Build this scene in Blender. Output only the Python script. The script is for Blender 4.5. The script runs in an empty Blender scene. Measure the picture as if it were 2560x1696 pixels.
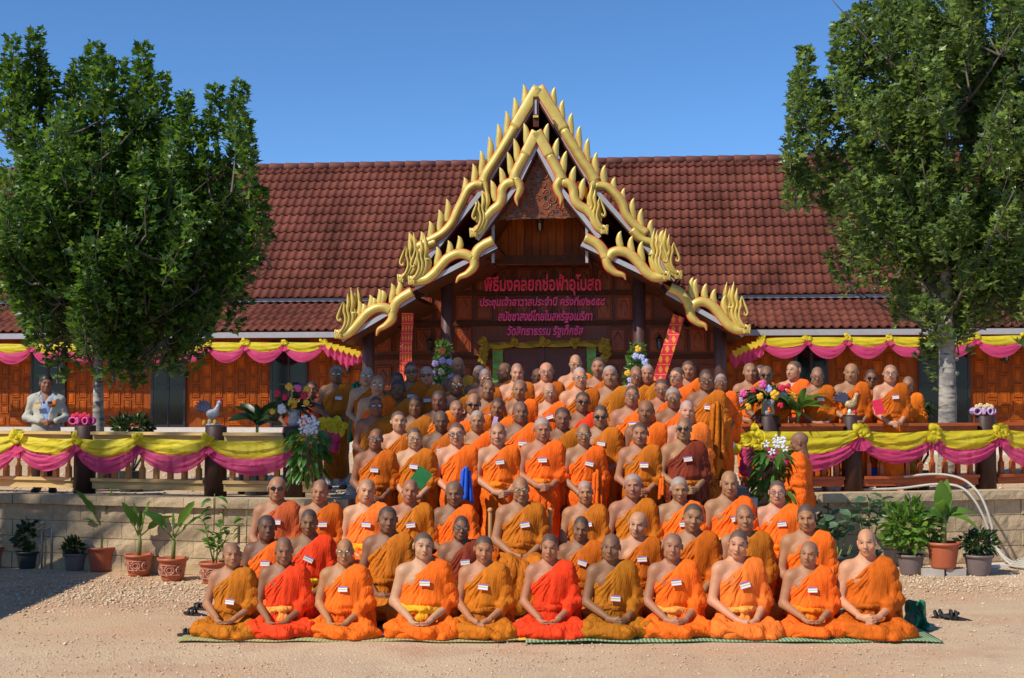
import bpy, math, random
import numpy as np
from mathutils import Vector, Matrix

R = math.radians
PI = math.pi
random.seed(7)
rng = np.random.default_rng(7)
SC = bpy.context.scene
COL = SC.collection

# ------------------------------------------------------------------ camera, sky, sun, exposure
FPX = 3400.0                       # focal length in pixels of a 2560 wide picture
PITCH = math.atan(157.0 / FPX)
CAM_H = 2.12
cam_d = bpy.data.cameras.new('camera')
cam = bpy.data.objects.new('camera', cam_d)
COL.objects.link(cam)
cam.location = (0, 0, CAM_H)
cam.rotation_euler = (PI / 2 + PITCH, 0, 0)
cam_d.sensor_width = 36
cam_d.lens = FPX / 2560 * 36
cam_d.clip_start = 0.1
cam_d.clip_end = 6000
SC.camera = cam

SUN_A, SUN_E = R(50), R(44)        # sun stands left of and behind the camera
world = bpy.data.worlds.new('World')
SC.world = world
world.use_nodes = True
wn = world.node_tree
wn.nodes.clear()
sky = wn.nodes.new('ShaderNodeTexSky')
sky.sky_type = 'NISHITA'
sky.sun_disc = False
sky.sun_elevation = SUN_E
sky.sun_rotation = PI + SUN_A
sky.altitude = 2500
sky.air_density = 0.9
sky.dust_density = 0.0
sky.ozone_density = 4.5
bgn = wn.nodes.new('ShaderNodeBackground')
bgn.inputs['Strength'].default_value = 0.165
out = wn.nodes.new('ShaderNodeOutputWorld')
hsw = wn.nodes.new('ShaderNodeHueSaturation')
hsw.inputs['Saturation'].default_value = 1.14
wn.links.new(sky.outputs[0], hsw.inputs['Color'])
wn.links.new(hsw.outputs[0], bgn.inputs[0])
wn.links.new(bgn.outputs[0], out.inputs[0])
sun_d = bpy.data.lights.new('sun', 'SUN')
sun_d.energy = 5.0
sun_d.angle = R(0.5)
sun_d.color = (1.0, 0.93, 0.82)
sun = bpy.data.objects.new('sun', sun_d)
COL.objects.link(sun)
SUN_DIR = Vector((-math.cos(SUN_E) * math.sin(SUN_A), -math.cos(SUN_E) * math.cos(SUN_A), math.sin(SUN_E)))
sun.rotation_euler = SUN_DIR.to_track_quat('Z', 'Y').to_euler()
SC.view_settings.view_transform = 'Standard'
SC.view_settings.look = 'None'
SC.view_settings.exposure = 0.0
SC.view_settings.gamma = 1.0
SC.view_settings.use_curve_mapping = False
SC.cycles.max_bounces = 5
SC.cycles.diffuse_bounces = 3
SC.cycles.transparent_max_bounces = 6

# ------------------------------------------------------------------ helpers
_cp, _sp = math.cos(PITCH), math.sin(PITCH)
def P(px, py, Y):
    """world point seen at photo pixel (px, py) lying at distance Y in front of the camera"""
    u = (px - 1280) / FPX
    v = (848 - py) / FPX
    t = Y / (_cp - v * _sp)
    return Vector((u * t, Y, CAM_H + t * (_sp + v * _cp)))

def tag(o, label=None, cat=None, group=None, kind=None):
    if label: o['label'] = label
    if cat: o['category'] = cat
    if group: o['group'] = group
    if kind: o['kind'] = kind
    return o

def link(name, me, mat=None, parent=None, loc=None, rot=None, scale=None):
    o = bpy.data.objects.new(name, me)
    COL.objects.link(o)
    if mat is not None and me is not None and len(me.materials) == 0:
        me.materials.append(mat)
    if parent is not None: o.parent = parent
    if loc is not None: o.location = loc
    if rot is not None: o.rotation_euler = rot
    if scale is not None: o.scale = scale if hasattr(scale, '__len__') else (scale,) * 3
    return o

def empty(name, loc=(0, 0, 0), rz=0.0):
    o = bpy.data.objects.new(name, None)
    COL.objects.link(o)
    o.location = loc
    o.rotation_euler = (0, 0, rz)
    o.empty_display_size = 0.1
    return o

def mesh_np(name, V, faces, smooth=False, uv=None):
    """faces: list of int arrays, each (K, n)"""
    V = np.asarray(V, dtype=np.float32)
    me = bpy.data.meshes.new(name)
    me.vertices.add(len(V))
    me.vertices.foreach_set('co', V.ravel())
    faces = [np.asarray(f, dtype=np.int32) for f in faces if len(f)]
    nl = sum(f.size for f in faces)
    nf = sum(len(f) for f in faces)
    me.loops.add(nl)
    me.polygons.add(nf)
    me.loops.foreach_set('vertex_index', np.concatenate([f.ravel() for f in faces]))
    st, k = [], 0
    for f in faces:
        st.append(k + np.arange(len(f)) * f.shape[1])
        k += f.size
    me.polygons.foreach_set('loop_start', np.concatenate(st).astype(np.int32))
    if smooth:
        me.polygons.foreach_set('use_smooth', np.ones(nf, dtype=bool))
    me.update(calc_edges=True)
    return me

class MB:
    """collects simple shapes into one mesh"""
    def __init__(s): s.v = []; s.f = []
    def add(s, vs, fs):
        k = len(s.v)
        s.v.extend([tuple(v) for v in vs])
        s.f.extend([tuple(i + k for i in f) for f in fs])
        return s
    def box(s, c, d, rot=None, bevel=0.0):
        x, y, z = d[0] / 2, d[1] / 2, d[2] / 2
        vs = [Vector((a * x, b * y, e * z)) for a in (-1, 1) for b in (-1, 1) for e in (-1, 1)]
        if rot is not None: vs = [rot @ v for v in vs]
        vs = [v + Vector(c) for v in vs]
        return s.add(vs, [(0, 1, 3, 2), (4, 6, 7, 5), (0, 4, 5, 1), (2, 3, 7, 6), (0, 2, 6, 4), (1, 5, 7, 3)])
    def tube(s, pts, rad, n=8, cap=True):
        pts = [Vector(p) for p in pts]
        if not hasattr(rad, '__len__'): rad = [rad] * len(pts)
        up = Vector((0, 0, 1)); rings = []
        prev = None
        for i, p in enumerate(pts):
            d = (pts[min(i + 1, len(pts) - 1)] - pts[max(i - 1, 0)]).normalized()
            a = prev if prev is not None else (up if abs(d.z) < .9 else Vector((1, 0, 0)))
            x = (a - d * a.dot(d)).normalized(); prev = x
            y = d.cross(x)
            rings.append([p + (x * math.cos(t) + y * math.sin(t)) * rad[i] for t in [2 * PI * k / n for k in range(n)]])
        vs = [v for r in rings for v in r]; fs = []
        for i in range(len(pts) - 1):
            for k in range(n):
                fs.append((i * n + k, i * n + (k + 1) % n, (i + 1) * n + (k + 1) % n, (i + 1) * n + k))
        if cap:
            fs.append(tuple(range(n))[::-1]); fs.append(tuple((len(pts) - 1) * n + k for k in range(n)))
        return s.add(vs, fs)
    def lathe(s, prof, n=16, c=(0, 0, 0), cap=True, rib=None):
        vs, fs = [], []
        for (r, z) in prof:
            for k in range(n):
                a = 2 * PI * k / n
                rr = r * (1 + (rib[1] * math.cos(a * rib[0]) if rib else 0))
                vs.append((c[0] + rr * math.cos(a), c[1] + rr * math.sin(a), c[2] + z))
        m = len(prof)
        for i in range(m - 1):
            for k in range(n):
                fs.append((i * n + k, i * n + (k + 1) % n, (i + 1) * n + (k + 1) % n, (i + 1) * n + k))
        if cap:
            fs.append(tuple(range(n))[::-1]); fs.append(tuple((m - 1) * n + k for k in range(n)))
        return s.add(vs, fs)
    def ball(s, c, r, n=10, m=7, rot=None, jit=0.0):
        if not hasattr(r, '__len__'): r = (r, r, r)
        vs, fs = [], []
        for i in range(m + 1):
            t = PI * i / m
            for k in range(n):
                a = 2 * PI * k / n
                j = 1 + (random.uniform(-jit, jit) if jit else 0)
                v = Vector((r[0] * math.sin(t) * math.cos(a) * j, r[1] * math.sin(t) * math.sin(a) * j, r[2] * math.cos(t) * j))
                if rot is not None: v = rot @ v
                vs.append(v + Vector(c))
        for i in range(m):
            for k in range(n):
                fs.append(((i + 1) * n + k, (i + 1) * n + (k + 1) % n, i * n + (k + 1) % n, i * n + k))
        return s.add(vs, fs)
    def mesh(s, name, smooth=False):
        me = bpy.data.meshes.new(name)
        me.from_pydata(s.v, [], s.f)
        if smooth:
            me.polygons.foreach_set('use_smooth', np.ones(len(me.polygons), dtype=bool))
        me.update()
        return me
    def build(s, name, mat, parent=None, smooth=False, loc=None, rot=None):
        return link(name, s.mesh(name, smooth), mat, parent, loc, rot)

def bevel(o, w=0.01, seg=1):
    m = o.modifiers.new('bevel', 'BEVEL'); m.width = w; m.segments = seg; m.limit_method = 'ANGLE'
    return o

# ------------------------------------------------------------------ materials
def mat_new(name):
    m = bpy.data.materials.new(name); m.use_nodes = True
    nt = m.node_tree
    b = nt.nodes['Principled BSDF']
    return m, nt, b

def N(nt, t, **kw):
    n = nt.nodes.new(t)
    for k, v in kw.items():
        if k.startswith('i_'):
            n.inputs[k[2:].replace('_', ' ')].default_value = v
        else: setattr(n, k, v)
    return n

def math_n(nt, op, a, b=None, c=None, clamp=False):
    n = nt.nodes.new('ShaderNodeMath'); n.operation = op; n.use_clamp = clamp
    for i, x in enumerate((a, b, c)):
        if x is None: continue
        if isinstance(x, (int, float)): n.inputs[i].default_value = x
        else: nt.links.new(x, n.inputs[i])
    return n.outputs[0]

def mixc(nt, f, a, b, bt='MIX'):
    n = nt.nodes.new('ShaderNodeMix'); n.data_type = 'RGBA'; n.blend_type = bt
    for i, x in ((0, f), (6, a), (7, b)):
        if isinstance(x, (int, float)): n.inputs[i].default_value = x
        elif isinstance(x, tuple): n.inputs[i].default_value = x if len(x) == 4 else (*x, 1)
        else: nt.links.new(x, n.inputs[i])
    return n.outputs[2]

def noise(nt, scale, detail=3, co=None, rough=.55, w=None):
    n = nt.nodes.new('ShaderNodeTexNoise'); n.inputs['Scale'].default_value = scale
    n.inputs['Detail'].default_value = detail; n.inputs['Roughness'].default_value = rough
    if co is not None: nt.links.new(co, n.inputs['Vector'])
    return n.outputs['Fac']

def coords(nt, kind='Object', scale=None):
    tc = nt.nodes.new('ShaderNodeTexCoord')
    o = tc.outputs[kind]
    if scale is not None:
        mp = nt.nodes.new('ShaderNodeMapping'); mp.inputs['Scale'].default_value = scale
        nt.links.new(o, mp.inputs['Vector']); o = mp.outputs[0]
    return o

def world_co(nt, scale=None):
    g = nt.nodes.new('ShaderNodeNewGeometry'); o = g.outputs['Position']
    if scale is not None:
        mp = nt.nodes.new('ShaderNodeMapping'); mp.inputs['Scale'].default_value = scale
        nt.links.new(o, mp.inputs['Vector']); o = mp.outputs[0]
    return o

def bump(nt, b, h, strength=.3, dist=.01):
    n = nt.nodes.new('ShaderNodeBump'); n.inputs['Strength'].default_value = strength
    n.inputs['Distance'].default_value = dist
    nt.links.new(h, n.inputs['Height']); nt.links.new(n.outputs[0], b.inputs['Normal'])

def ramp(nt, f, stops):
    n = nt.nodes.new('ShaderNodeValToRGB'); cr = n.color_ramp
    while len(cr.elements) < len(stops): cr.elements.new(.5)
    for e, (p, c) in zip(cr.elements, stops):
        e.position = p; e.color = (*c, 1) if len(c) == 3 else c
    nt.links.new(f, n.inputs[0])
    return n.outputs[0]

def simple(name, c, rough=.6, var=.15, sc=8, bmp=0, bsc=30, metal=0, spec=.5, rnd=0.0, wco=True):
    m, nt, b = mat_new(name)
    co = world_co(nt) if wco else coords(nt)
    f = noise(nt, sc, 4, co)
    lo = tuple(x * (1 - var) for x in c); hi = tuple(min(1, x * (1 + var)) for x in c)
    col = ramp(nt, f, [(.3, lo), (.7, hi)])
    if rnd:
        oi = nt.nodes.new('ShaderNodeObjectInfo')
        k = math_n(nt, 'MULTIPLY_ADD', oi.outputs['Random'], 2 * rnd, 1 - rnd)
        hs = nt.nodes.new('ShaderNodeHueSaturation'); nt.links.new(col, hs.inputs['Color']); nt.links.new(k, hs.inputs['Value'])
        col = hs.outputs[0]
    nt.links.new(col, b.inputs['Base Color'])
    b.inputs['Roughness'].default_value = rough
    b.inputs['Metallic'].default_value = metal
    b.inputs['Specular IOR Level'].default_value = spec
    if bmp: bump(nt, b, noise(nt, bsc, 4, co), bmp, .01)
    return m

M = {}
# ------------------------------------------------------------------ soft solid shapes for people: fields on a grid, surfaced as one mesh
class Vol:
    def __init__(s, lo, hi, h):
        s.lo = np.array(lo, np.float32); s.h = h
        s.n = np.ceil((np.array(hi) - s.lo) / h).astype(int) + 1
        s.f = np.full(s.n, 1.0, np.float32)
        s.ax = [s.lo[i] + np.arange(s.n[i], dtype=np.float32) * h for i in range(3)]
    def sub(s, lo, hi):
        a = np.clip(np.floor((np.array(lo) - s.lo) / s.h).astype(int), 0, s.n - 1)
        b = np.clip(np.ceil((np.array(hi) - s.lo) / s.h).astype(int) + 1, 1, s.n)
        b = np.maximum(b, a + 1)
        sl = tuple(slice(a[i], b[i]) for i in range(3))
        return sl, (s.ax[0][sl[0]][:, None, None], s.ax[1][sl[1]][None, :, None], s.ax[2][sl[2]][None, None, :])
    def put(s, sl, d, k, mode):
        f = s.f[sl]
        if mode == 'u':
            if k <= 0: s.f[sl] = np.minimum(f, d)
            else:
                h = np.maximum(k - np.abs(f - d), 0) / k
                s.f[sl] = np.minimum(f, d) - h * h * k * .25
        else:                                   # carve
            d = -d
            if k <= 0: s.f[sl] = np.maximum(f, d)
            else:
                h = np.maximum(k - np.abs(f - d), 0) / k
                s.f[sl] = np.maximum(f, d) + h * h * k * .25
    def cap(s, a, b, ra, rb, k=.02, mode='u', sq=(1, 1, 1)):
        a = np.array(a, np.float32); b = np.array(b, np.float32); m = max(ra, rb) * 1.0 + k + 3 * s.h
        mm = m / np.array(sq)
        sl, (X, Y, Z) = s.sub(np.minimum(a, b) - mm, np.maximum(a, b) + mm)
        sq = np.array(sq, np.float32)
        A = a * sq; B = b * sq; d = B - A; L = float((d * d).sum()) + 1e-9
        x, y, z = X * sq[0] - A[0], Y * sq[1] - A[1], Z * sq[2] - A[2]
        t = np.clip((x * d[0] + y * d[1] + z * d[2]) / L, 0, 1)
        dist = np.sqrt((x - t * d[0]) ** 2 + (y - t * d[1]) ** 2 + (z - t * d[2]) ** 2) - (ra + (rb - ra) * t)
        s.put(sl, dist, k, mode)
    def ell(s, c, r, k=.02, mode='u', rot=None):
        c = np.array(c, np.float32); r = np.array(r, np.float32)
        m = (max(r) if rot is not None else r) + k + 3 * s.h
        sl, (X, Y, Z) = s.sub(c - m, c + m)
        x, y, z = X - c[0], Y - c[1], Z - c[2]
        if rot is not None:
            q = np.array(rot.transposed() if False else rot.inverted())
            x, y, z = (q[0][0] * x + q[0][1] * y + q[0][2] * z, q[1][0] * x + q[1][1] * y + q[1][2] * z, q[2][0] * x + q[2][1] * y + q[2][2] * z)
        k0 = np.sqrt((x / r[0]) ** 2 + (y / r[1]) ** 2 + (z / r[2]) ** 2)
        k1 = np.sqrt((x / r[0] ** 2) ** 2 + (y / r[1] ** 2) ** 2 + (z / r[2] ** 2) ** 2) + 1e-6
        s.put(sl, k0 * (k0 - 1) / k1, k, mode)
    def surf(s):
        f = s.f
        f = f.copy()
        for a in range(3):                       # close at the border
            ix = [slice(None)] * 3
            ix[a] = 0; f[tuple(ix)] = np.maximum(f[tuple(ix)], .01)
            ix[a] = -1; f[tuple(ix)] = np.maximum(f[tuple(ix)], .01)
        ins = f < 0
        nx, ny, nz = f.shape
        c = np.zeros((nx - 1, ny - 1, nz - 1), np.int8)
        for i in (0, 1):
            for j in (0, 1):
                for k in (0, 1):
                    c += ins[i:nx - 1 + i, j:ny - 1 + j, k:nz - 1 + k]
        cell = np.argwhere((c > 0) & (c < 8))
        if len(cell) == 0: return np.zeros((0, 3), np.float32), np.zeros((0, 4), np.int32)
        idx = np.full(c.shape, -1, np.int32)
        idx[cell[:, 0], cell[:, 1], cell[:, 2]] = np.arange(len(cell))
        acc = np.zeros((len(cell), 3), np.float32); cnt = np.zeros(len(cell), np.float32)
        F = {}
        for i in (0, 1):
            for j in (0, 1):
                for k in (0, 1):
                    F[i, j, k] = f[cell[:, 0] + i, cell[:, 1] + j, cell[:, 2] + k]
        for ax in range(3):
            for u in (0, 1):
                for v in (0, 1):
                    o = [u, v]; o.insert(ax, 0); a = tuple(o); o[ax] = 1; b = tuple(o)
                    fa, fb = F[a], F[b]
                    m = (fa < 0) != (fb < 0)
                    t = np.where(m, fa / np.where(m, fa - fb, 1), 0)
                    for q in range(3):
                        acc[:, q] += np.where(m, (t if q == ax else a[q]), 0)
                    cnt += m
        V = (cell + acc / cnt[:, None]) * s.h + s.lo
        quads = []
        for ax in range(3):
            sl0 = [slice(1, -1)] * 3; sl0[ax] = slice(0, -1)
            sl1 = [slice(1, -1)] * 3; sl1[ax] = slice(1, None)
            a = ins[tuple(sl0)]; b = ins[tuple(sl1)]
            e = np.argwhere(a != b)
            if len(e) == 0: continue
            flip = a[e[:, 0], e[:, 1], e[:, 2]]
            base = e.copy()
            for q in range(3):
                if q != ax: base[:, q] += 1
            u, v = [(1, 2), (2, 0), (0, 1)][ax]
            def g(du, dv):
                p = base.copy(); p[:, u] += du; p[:, v] += dv
                return idx[p[:, 0], p[:, 1], p[:, 2]]
            q4 = np.stack([g(-1, -1), g(0, -1), g(0, 0), g(-1, 0)], 1)
            q4[~flip] = q4[~flip][:, ::-1]
            quads.append(q4)
        Q = np.concatenate(quads)
        Q = Q[(Q >= 0).all(1)]
        return V.astype(np.float32), Q.astype(np.int32)

def join_parts(parts):
    Vs, Qs, k = [], [], 0
    for V, Q in parts:
        Vs.append(V); Qs.append(Q + k); k += len(V)
    return np.concatenate(Vs), np.concatenate(Qs)
# ------------------------------------------------------------------ materials of the place
def make_leaf(name, c, gloss=.45, trans=.35, var=.5, yellow=.25):
    m, nt, b = mat_new(name)
    g = nt.nodes.new('ShaderNodeNewGeometry')
    r = g.outputs['Random Per Island']
    lo = tuple(x * (1 - var) for x in c); hi = (c[0] * (1 + var) + yellow * .10, c[1] * (1 + var) + yellow * .07, c[2])
    col = ramp(nt, r, [(0, lo), (.55, c), (.85, hi), (1, (hi[0] * 1.15, hi[1] * 1.1, hi[2]))])
    n2 = noise(nt, 1.7, 2, world_co(nt))
    hs = nt.nodes.new('ShaderNodeHueSaturation'); nt.links.new(col, hs.inputs['Color'])
    nt.links.new(math_n(nt, 'MULTIPLY_ADD', n2, .8, .6), hs.inputs['Value']); col = hs.outputs[0]
    nt.links.new(col, b.inputs['Base Color'])
    b.inputs['Roughness'].default_value = gloss; b.inputs['Specular IOR Level'].default_value = .5
    t = nt.nodes.new('ShaderNodeBsdfTranslucent')
    hs2 = nt.nodes.new('ShaderNodeHueSaturation'); nt.links.new(col, hs2.inputs['Color']); hs2.inputs['Value'].default_value = 2.0; hs2.inputs['Hue'].default_value = .485
    nt.links.new(hs2.outputs[0], t.inputs[0])
    mx = nt.nodes.new('ShaderNodeMixShader'); mx.inputs[0].default_value = trans
    nt.links.new(b.outputs[0], mx.inputs[1]); nt.links.new(t.outputs[0], mx.inputs[2])
    nt.links.new(mx.outputs[0], nt.nodes['Material Output'].inputs[0])
    return m
M['leaf_oak'] = make_leaf('oak_leaf', (.056, .130, .020), .40, .32, .55, .34)
M['leaf_oak2'] = make_leaf('oak_leaf_olive', (.115, .185, .052), .38, .36, .5, .34)
M['leaf_dark'] = make_leaf('dark_leaf', (.022, .055, .014), .4, .2, .35, .1)
M['leaf_mid'] = make_leaf('mid_leaf', (.060, .16, .022), .4, .3, .3, .2)
M['leaf_bright'] = make_leaf('bright_leaf', (.10, .21, .03), .42, .35, .25, .3)
M['leaf_blue'] = make_leaf('blue_green_leaf', (.07, .14, .07), .5, .25, .25, .05)

def make_gravel():
    m, nt, b = mat_new('gravel_ground')
    co = world_co(nt)
    big = noise(nt, .33, 4, co); mid = noise(nt, 1.6, 4, co)
    v = nt.nodes.new('ShaderNodeTexVoronoi'); v.inputs['Scale'].default_value = 45; nt.links.new(co, v.inputs['Vector'])
    v2 = nt.nodes.new('ShaderNodeTexVoronoi'); v2.inputs['Scale'].default_value = 110; nt.links.new(co, v2.inputs['Vector'])
    base = ramp(nt, big, [(.36, (.57, .31, .165)), (.50, (.58, .40, .235)), (.66, (.63, .48, .30))])
    base = mixc(nt, ramp(nt, mid, [(.45, (0, 0, 0)), (.62, (.8, .8, .8))]), base, (.52, .37, .235))
    base = mixc(nt, ramp(nt, noise(nt, .8, 5, co, .65), [(.52, (0, 0, 0)), (.66, (.7, .7, .7))]), base, (.50, .235, .115))
    base = mixc(nt, ramp(nt, noise(nt, 3.1, 5, co, .7), [(.54, (0, 0, 0)), (.70, (.55, .55, .55))]), base, (.33, .22, .14))
    st = ramp(nt, v.outputs['Color'], [(0, (.40, .26, .155)), (.4, (.56, .41, .265)), (.8, (.74, .59, .41))])
    f = ramp(nt, v.outputs['Distance'], [(.2, (1, 1, 1)), (.5, (0, 0, 0))])
    k = math_n(nt, 'MULTIPLY', f, .55)
    col = mixc(nt, k, base, st)
    st2 = ramp(nt, v2.outputs['Color'], [(0, (.38, .23, .135)), (1, (.72, .56, .38))])
    col = mixc(nt, .28, col, st2)
    nt.links.new(col, b.inputs['Base Color']); b.inputs['Roughness'].default_value = .95
    b.inputs['Specular IOR Level'].default_value = .15
    h = math_n(nt, 'ADD', math_n(nt, 'MULTIPLY', v.outputs['Distance'], -1.0), math_n(nt, 'MULTIPLY', v2.outputs['Distance'], -.5))
    bump(nt, b, h, .55, .014)
    return m
M['gravel'] = make_gravel()
M['pebble'] = simple('limestone_pebble', (.56, .46, .34), .95, var=.3, sc=25)
M['block'] = simple('split_face_block', (.50, .375, .225), .95, var=.16, sc=9, bmp=1.0, bsc=45, rnd=.05, spec=.15)
M['mortar'] = simple('joint_shadow', (.30, .23, .15), 1, var=.1)  # one even mortar colour for the core showing between the blocks
M['concrete'] = simple('concrete', (.42, .38, .32), .9, var=.15, sc=6, bmp=.2)
M['white_conc'] = simple('pale_plinth', (.60, .56, .50), .85, var=.1)

def make_wood(name, c, dark=.5, rough=.45, sc=(9, 9, 1.2), rnd=.12, knots=True, spec=.45):
    m, nt, b = mat_new(name)
    co = coords(nt, 'Object', sc)
    oi = nt.nodes.new('ShaderNodeObjectInfo')
    add = nt.nodes.new('ShaderNodeVectorMath'); add.operation = 'ADD'; nt.links.new(co, add.inputs[0])
    cx = nt.nodes.new('ShaderNodeCombineXYZ'); nt.links.new(math_n(nt, 'MULTIPLY', oi.outputs['Random'], 37.0), cx.inputs[0])
    nt.links.new(math_n(nt, 'MULTIPLY', oi.outputs['Random'], 91.0), cx.inputs[2]); nt.links.new(cx.outputs[0], add.inputs[1])
    w = noise(nt, 2.2, 5, add.outputs[0], .6)
    col = ramp(nt, w, [(.28, tuple(x * dark for x in c)), (.5, c), (.75, tuple(min(1, x * 1.3) for x in c))])
    k = math_n(nt, 'MULTIPLY_ADD', oi.outputs['Random'], 2 * rnd, 1 - rnd)
    hs = nt.nodes.new('ShaderNodeHueSaturation'); nt.links.new(col, hs.inputs['Color']); nt.links.new(k, hs.inputs['Value'])
    nt.links.new(hs.outputs[0], b.inputs['Base Color']); b.inputs['Roughness'].default_value = rough
    b.inputs['Specular IOR Level'].default_value = spec
    bump(nt, b, w, .12, .005)
    return m
M['wood_wall'] = make_wood('varnished_pine', (.27, .056, .004), .6, .5, spec=.18)
M['wood_panel'] = make_wood('varnished_panel', (.35, .072, .004), .55, .5, rnd=.32, spec=.18)
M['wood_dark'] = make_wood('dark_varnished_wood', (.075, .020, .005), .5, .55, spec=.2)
M['wood_porch'] = make_wood('porch_wood', (.17, .031, .005), .6, .42)  # facade wood darkened: shade under the porch roof put into the colour
M['wood_porch_panel'] = make_wood('porch_panel_wood', (.21, .038, .005), .55, .4, rnd=.25)  # facade panel wood with the porch shade put into its colour too
M['wood_door'] = make_wood('door_wood', (.075, .016, .010), .6, .45)
M['wood_post'] = make_wood('post_wood', (.050, .018, .011), .4, .55, rnd=.1)
M['wood_column'] = make_wood('purple_brown_column', (.075, .030, .026), .6, .5, rnd=.05)
M['wood_pine'] = make_wood('new_pine', (.60, .40, .15), .8, .6, sc=(1.2, 9, 9), rnd=.06)
M['wood_red'] = make_wood('red_stained_rail', (.42, .085, .014), .65, .5, sc=(1.2, 9, 9), rnd=.1)
M['wood_bal'] = make_wood('baluster_pine', (.50, .27, .09), .7, .6, rnd=.1)
M['wood_bal_red'] = make_wood('baluster_red', (.36, .085, .018), .65, .5, rnd=.1)
M['carved'] = make_wood('carved_teak', (.20, .050, .012), .5, .5, sc=(3, 3, 3))
M['tile'] = simple('roof_tile', (.148, .046, .031), .75, var=.38, sc=.9, rnd=.16, spec=.12)
M['ridge'] = simple('ridge_tile', (.14, .042, .027), .75, var=.12, sc=3, rnd=.08)
M['fascia'] = simple('grey_white_fascia', (.34, .34, .36), .6, var=.08)
M['gold'] = simple('gold_paint', (.58, .43, .10), .42, var=.14, sc=5, metal=.15, spec=.6)
M['red_edge'] = simple('red_paint', (.62, .035, .02), .5, var=.05)
M['green_paint'] = simple('green_gold_frame', (.10, .30, .05), .4, var=.35, sc=6)
M['grey_back'] = simple('pale_backing', (.42, .46, .52), .8, var=.05)
M['black_frame'] = simple('black_aluminium', (.012, .012, .014), .4, var=.05)
M['iron'] = simple('black_iron', (.015, .014, .013), .5, var=.05)
M['steel'] = simple('galvanised_steel', (.45, .47, .50), .4, var=.1, metal=.7)
M['pink_letter'] = simple('pink_letter_foam', (.95, .08, .40), .6, var=.04)
M['red_letter'] = simple('red_letter_foam', (.95, .03, .14), .6, var=.04)
M['letter_edge'] = simple('letter_edge', (.80, .28, .40), .7, var=.05)
def make_fabric(name, c, trans=.4, alpha=.0, rough=.55):
    m, nt, b = mat_new(name)
    co = world_co(nt); n1 = noise(nt, 7, 3, co)
    col = ramp(nt, n1, [(.3, tuple(x * .85 for x in c)), (.7, c)])
    nt.links.new(col, b.inputs['Base Color']); b.inputs['Roughness'].default_value = rough; b.inputs['Specular IOR Level'].default_value = .35
    mp = nt.nodes.new('ShaderNodeMapping'); mp.inputs['Scale'].default_value = (5, 12, 30); nt.links.new(co, mp.inputs['Vector'])
    bump(nt, b, noise(nt, 1.0, 4, mp.outputs[0], .6), .6, .02)
    t = nt.nodes.new('ShaderNodeBsdfTranslucent'); nt.links.new(col, t.inputs[0])
    mx = nt.nodes.new('ShaderNodeMixShader'); mx.inputs[0].default_value = trans
    nt.links.new(b.outputs[0], mx.inputs[1]); nt.links.new(t.outputs[0], mx.inputs[2])
    last = mx.outputs[0]
    if alpha:
        tr = nt.nodes.new('ShaderNodeBsdfTransparent'); m2 = nt.nodes.new('ShaderNodeMixShader'); m2.inputs[0].default_value = alpha
        tr.inputs[0].default_value = (*[min(1, .3 + x) for x in c], 1)
        nt.links.new(last, m2.inputs[1]); nt.links.new(tr.outputs[0], m2.inputs[2]); last = m2.outputs[0]
    nt.links.new(last, nt.nodes['Material Output'].inputs[0])
    return m
M['yellow_sheer'] = make_fabric('yellow_sheer', (.90, .75, .035), .35, .08)
M['pink_sheer'] = make_fabric('pink_sheer', (.86, .085, .26), .38, .10)
M['gold_sheer'] = make_fabric('gold_sheer', (.45, .30, .03), .3)
M['glass'] = simple('dark_glass', (.004, .006, .007), .06, var=0, spec=.25)
M['bark'] = None
def make_bark():
    m, nt, b = mat_new('pale_bark')
    co = coords(nt, 'Object', (6, 6, 28)); n1 = noise(nt, 1.0, 5, co, .65); n2 = noise(nt, 2.2, 3, coords(nt))
    c = ramp(nt, n1, [(.35, (.10, .085, .07)), (.5, (.36, .32, .26)), (.75, (.50, .46, .38))])
    c = mixc(nt, ramp(nt, n2, [(.5, (0, 0, 0)), (.62, (.7, .7, .7))]), c, (.13, .125, .12))
    nt.links.new(c, b.inputs['Base Color']); b.inputs['Roughness'].default_value = .9; bump(nt, b, n1, .6, .01)
    return m
M['bark'] = make_bark()
M['twig'] = simple('twig_bark', (.12, .10, .075), .9)
M['terracotta'] = simple('terracotta_plastic', (.42, .105, .045), .5, var=.1, sc=5)
M['pot_dark'] = simple('dark_green_pot', (.025, .035, .035), .5, var=.1)
M['pot_grey'] = simple('grey_brown_pot', (.17, .13, .125), .55, var=.12)
M['pot_mark'] = simple('pale_stencil', (.50, .24, .16), .7, var=.1)
M['soil'] = simple('potting_soil', (.05, .032, .02), 1, var=.3, sc=40)
M['white_cer'] = simple('white_ceramic', (.40, .41, .43), .35, var=.35, sc=50, bmp=.5, bsc=60)
M['stem'] = simple('green_stem', (.16, .22, .05), .6, var=.2)
M['hose'] = simple('tan_hose', (.44, .40, .33), .55, var=.08)
M['mat_olive'] = None
def make_matm(name, a, c2):
    m, nt, b = mat_new(name)
    co = world_co(nt); w = nt.nodes.new('ShaderNodeTexWave'); w.inputs['Scale'].default_value = 9; w.inputs['Distortion'].default_value = .6; nt.links.new(co, w.inputs['Vector'])
    w.bands_direction = 'X'
    n = noise(nt, 60, 2, co)
    f = math_n(nt, 'MULTIPLY_ADD', w.outputs['Fac'], .5, math_n(nt, 'MULTIPLY', n, .5))
    nt.links.new(ramp(nt, f, [(.3, a), (.6, c2)]), b.inputs['Base Color']); b.inputs['Roughness'].default_value = .8
    bump(nt, b, n, .5, .004)
    return m
M['mat_olive'] = make_matm('olive_mat', (.24, .21, .06), (.38, .34, .15))
M['mat_green'] = make_matm('green_mat', (.05, .17, .05), (.30, .36, .20))
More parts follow.
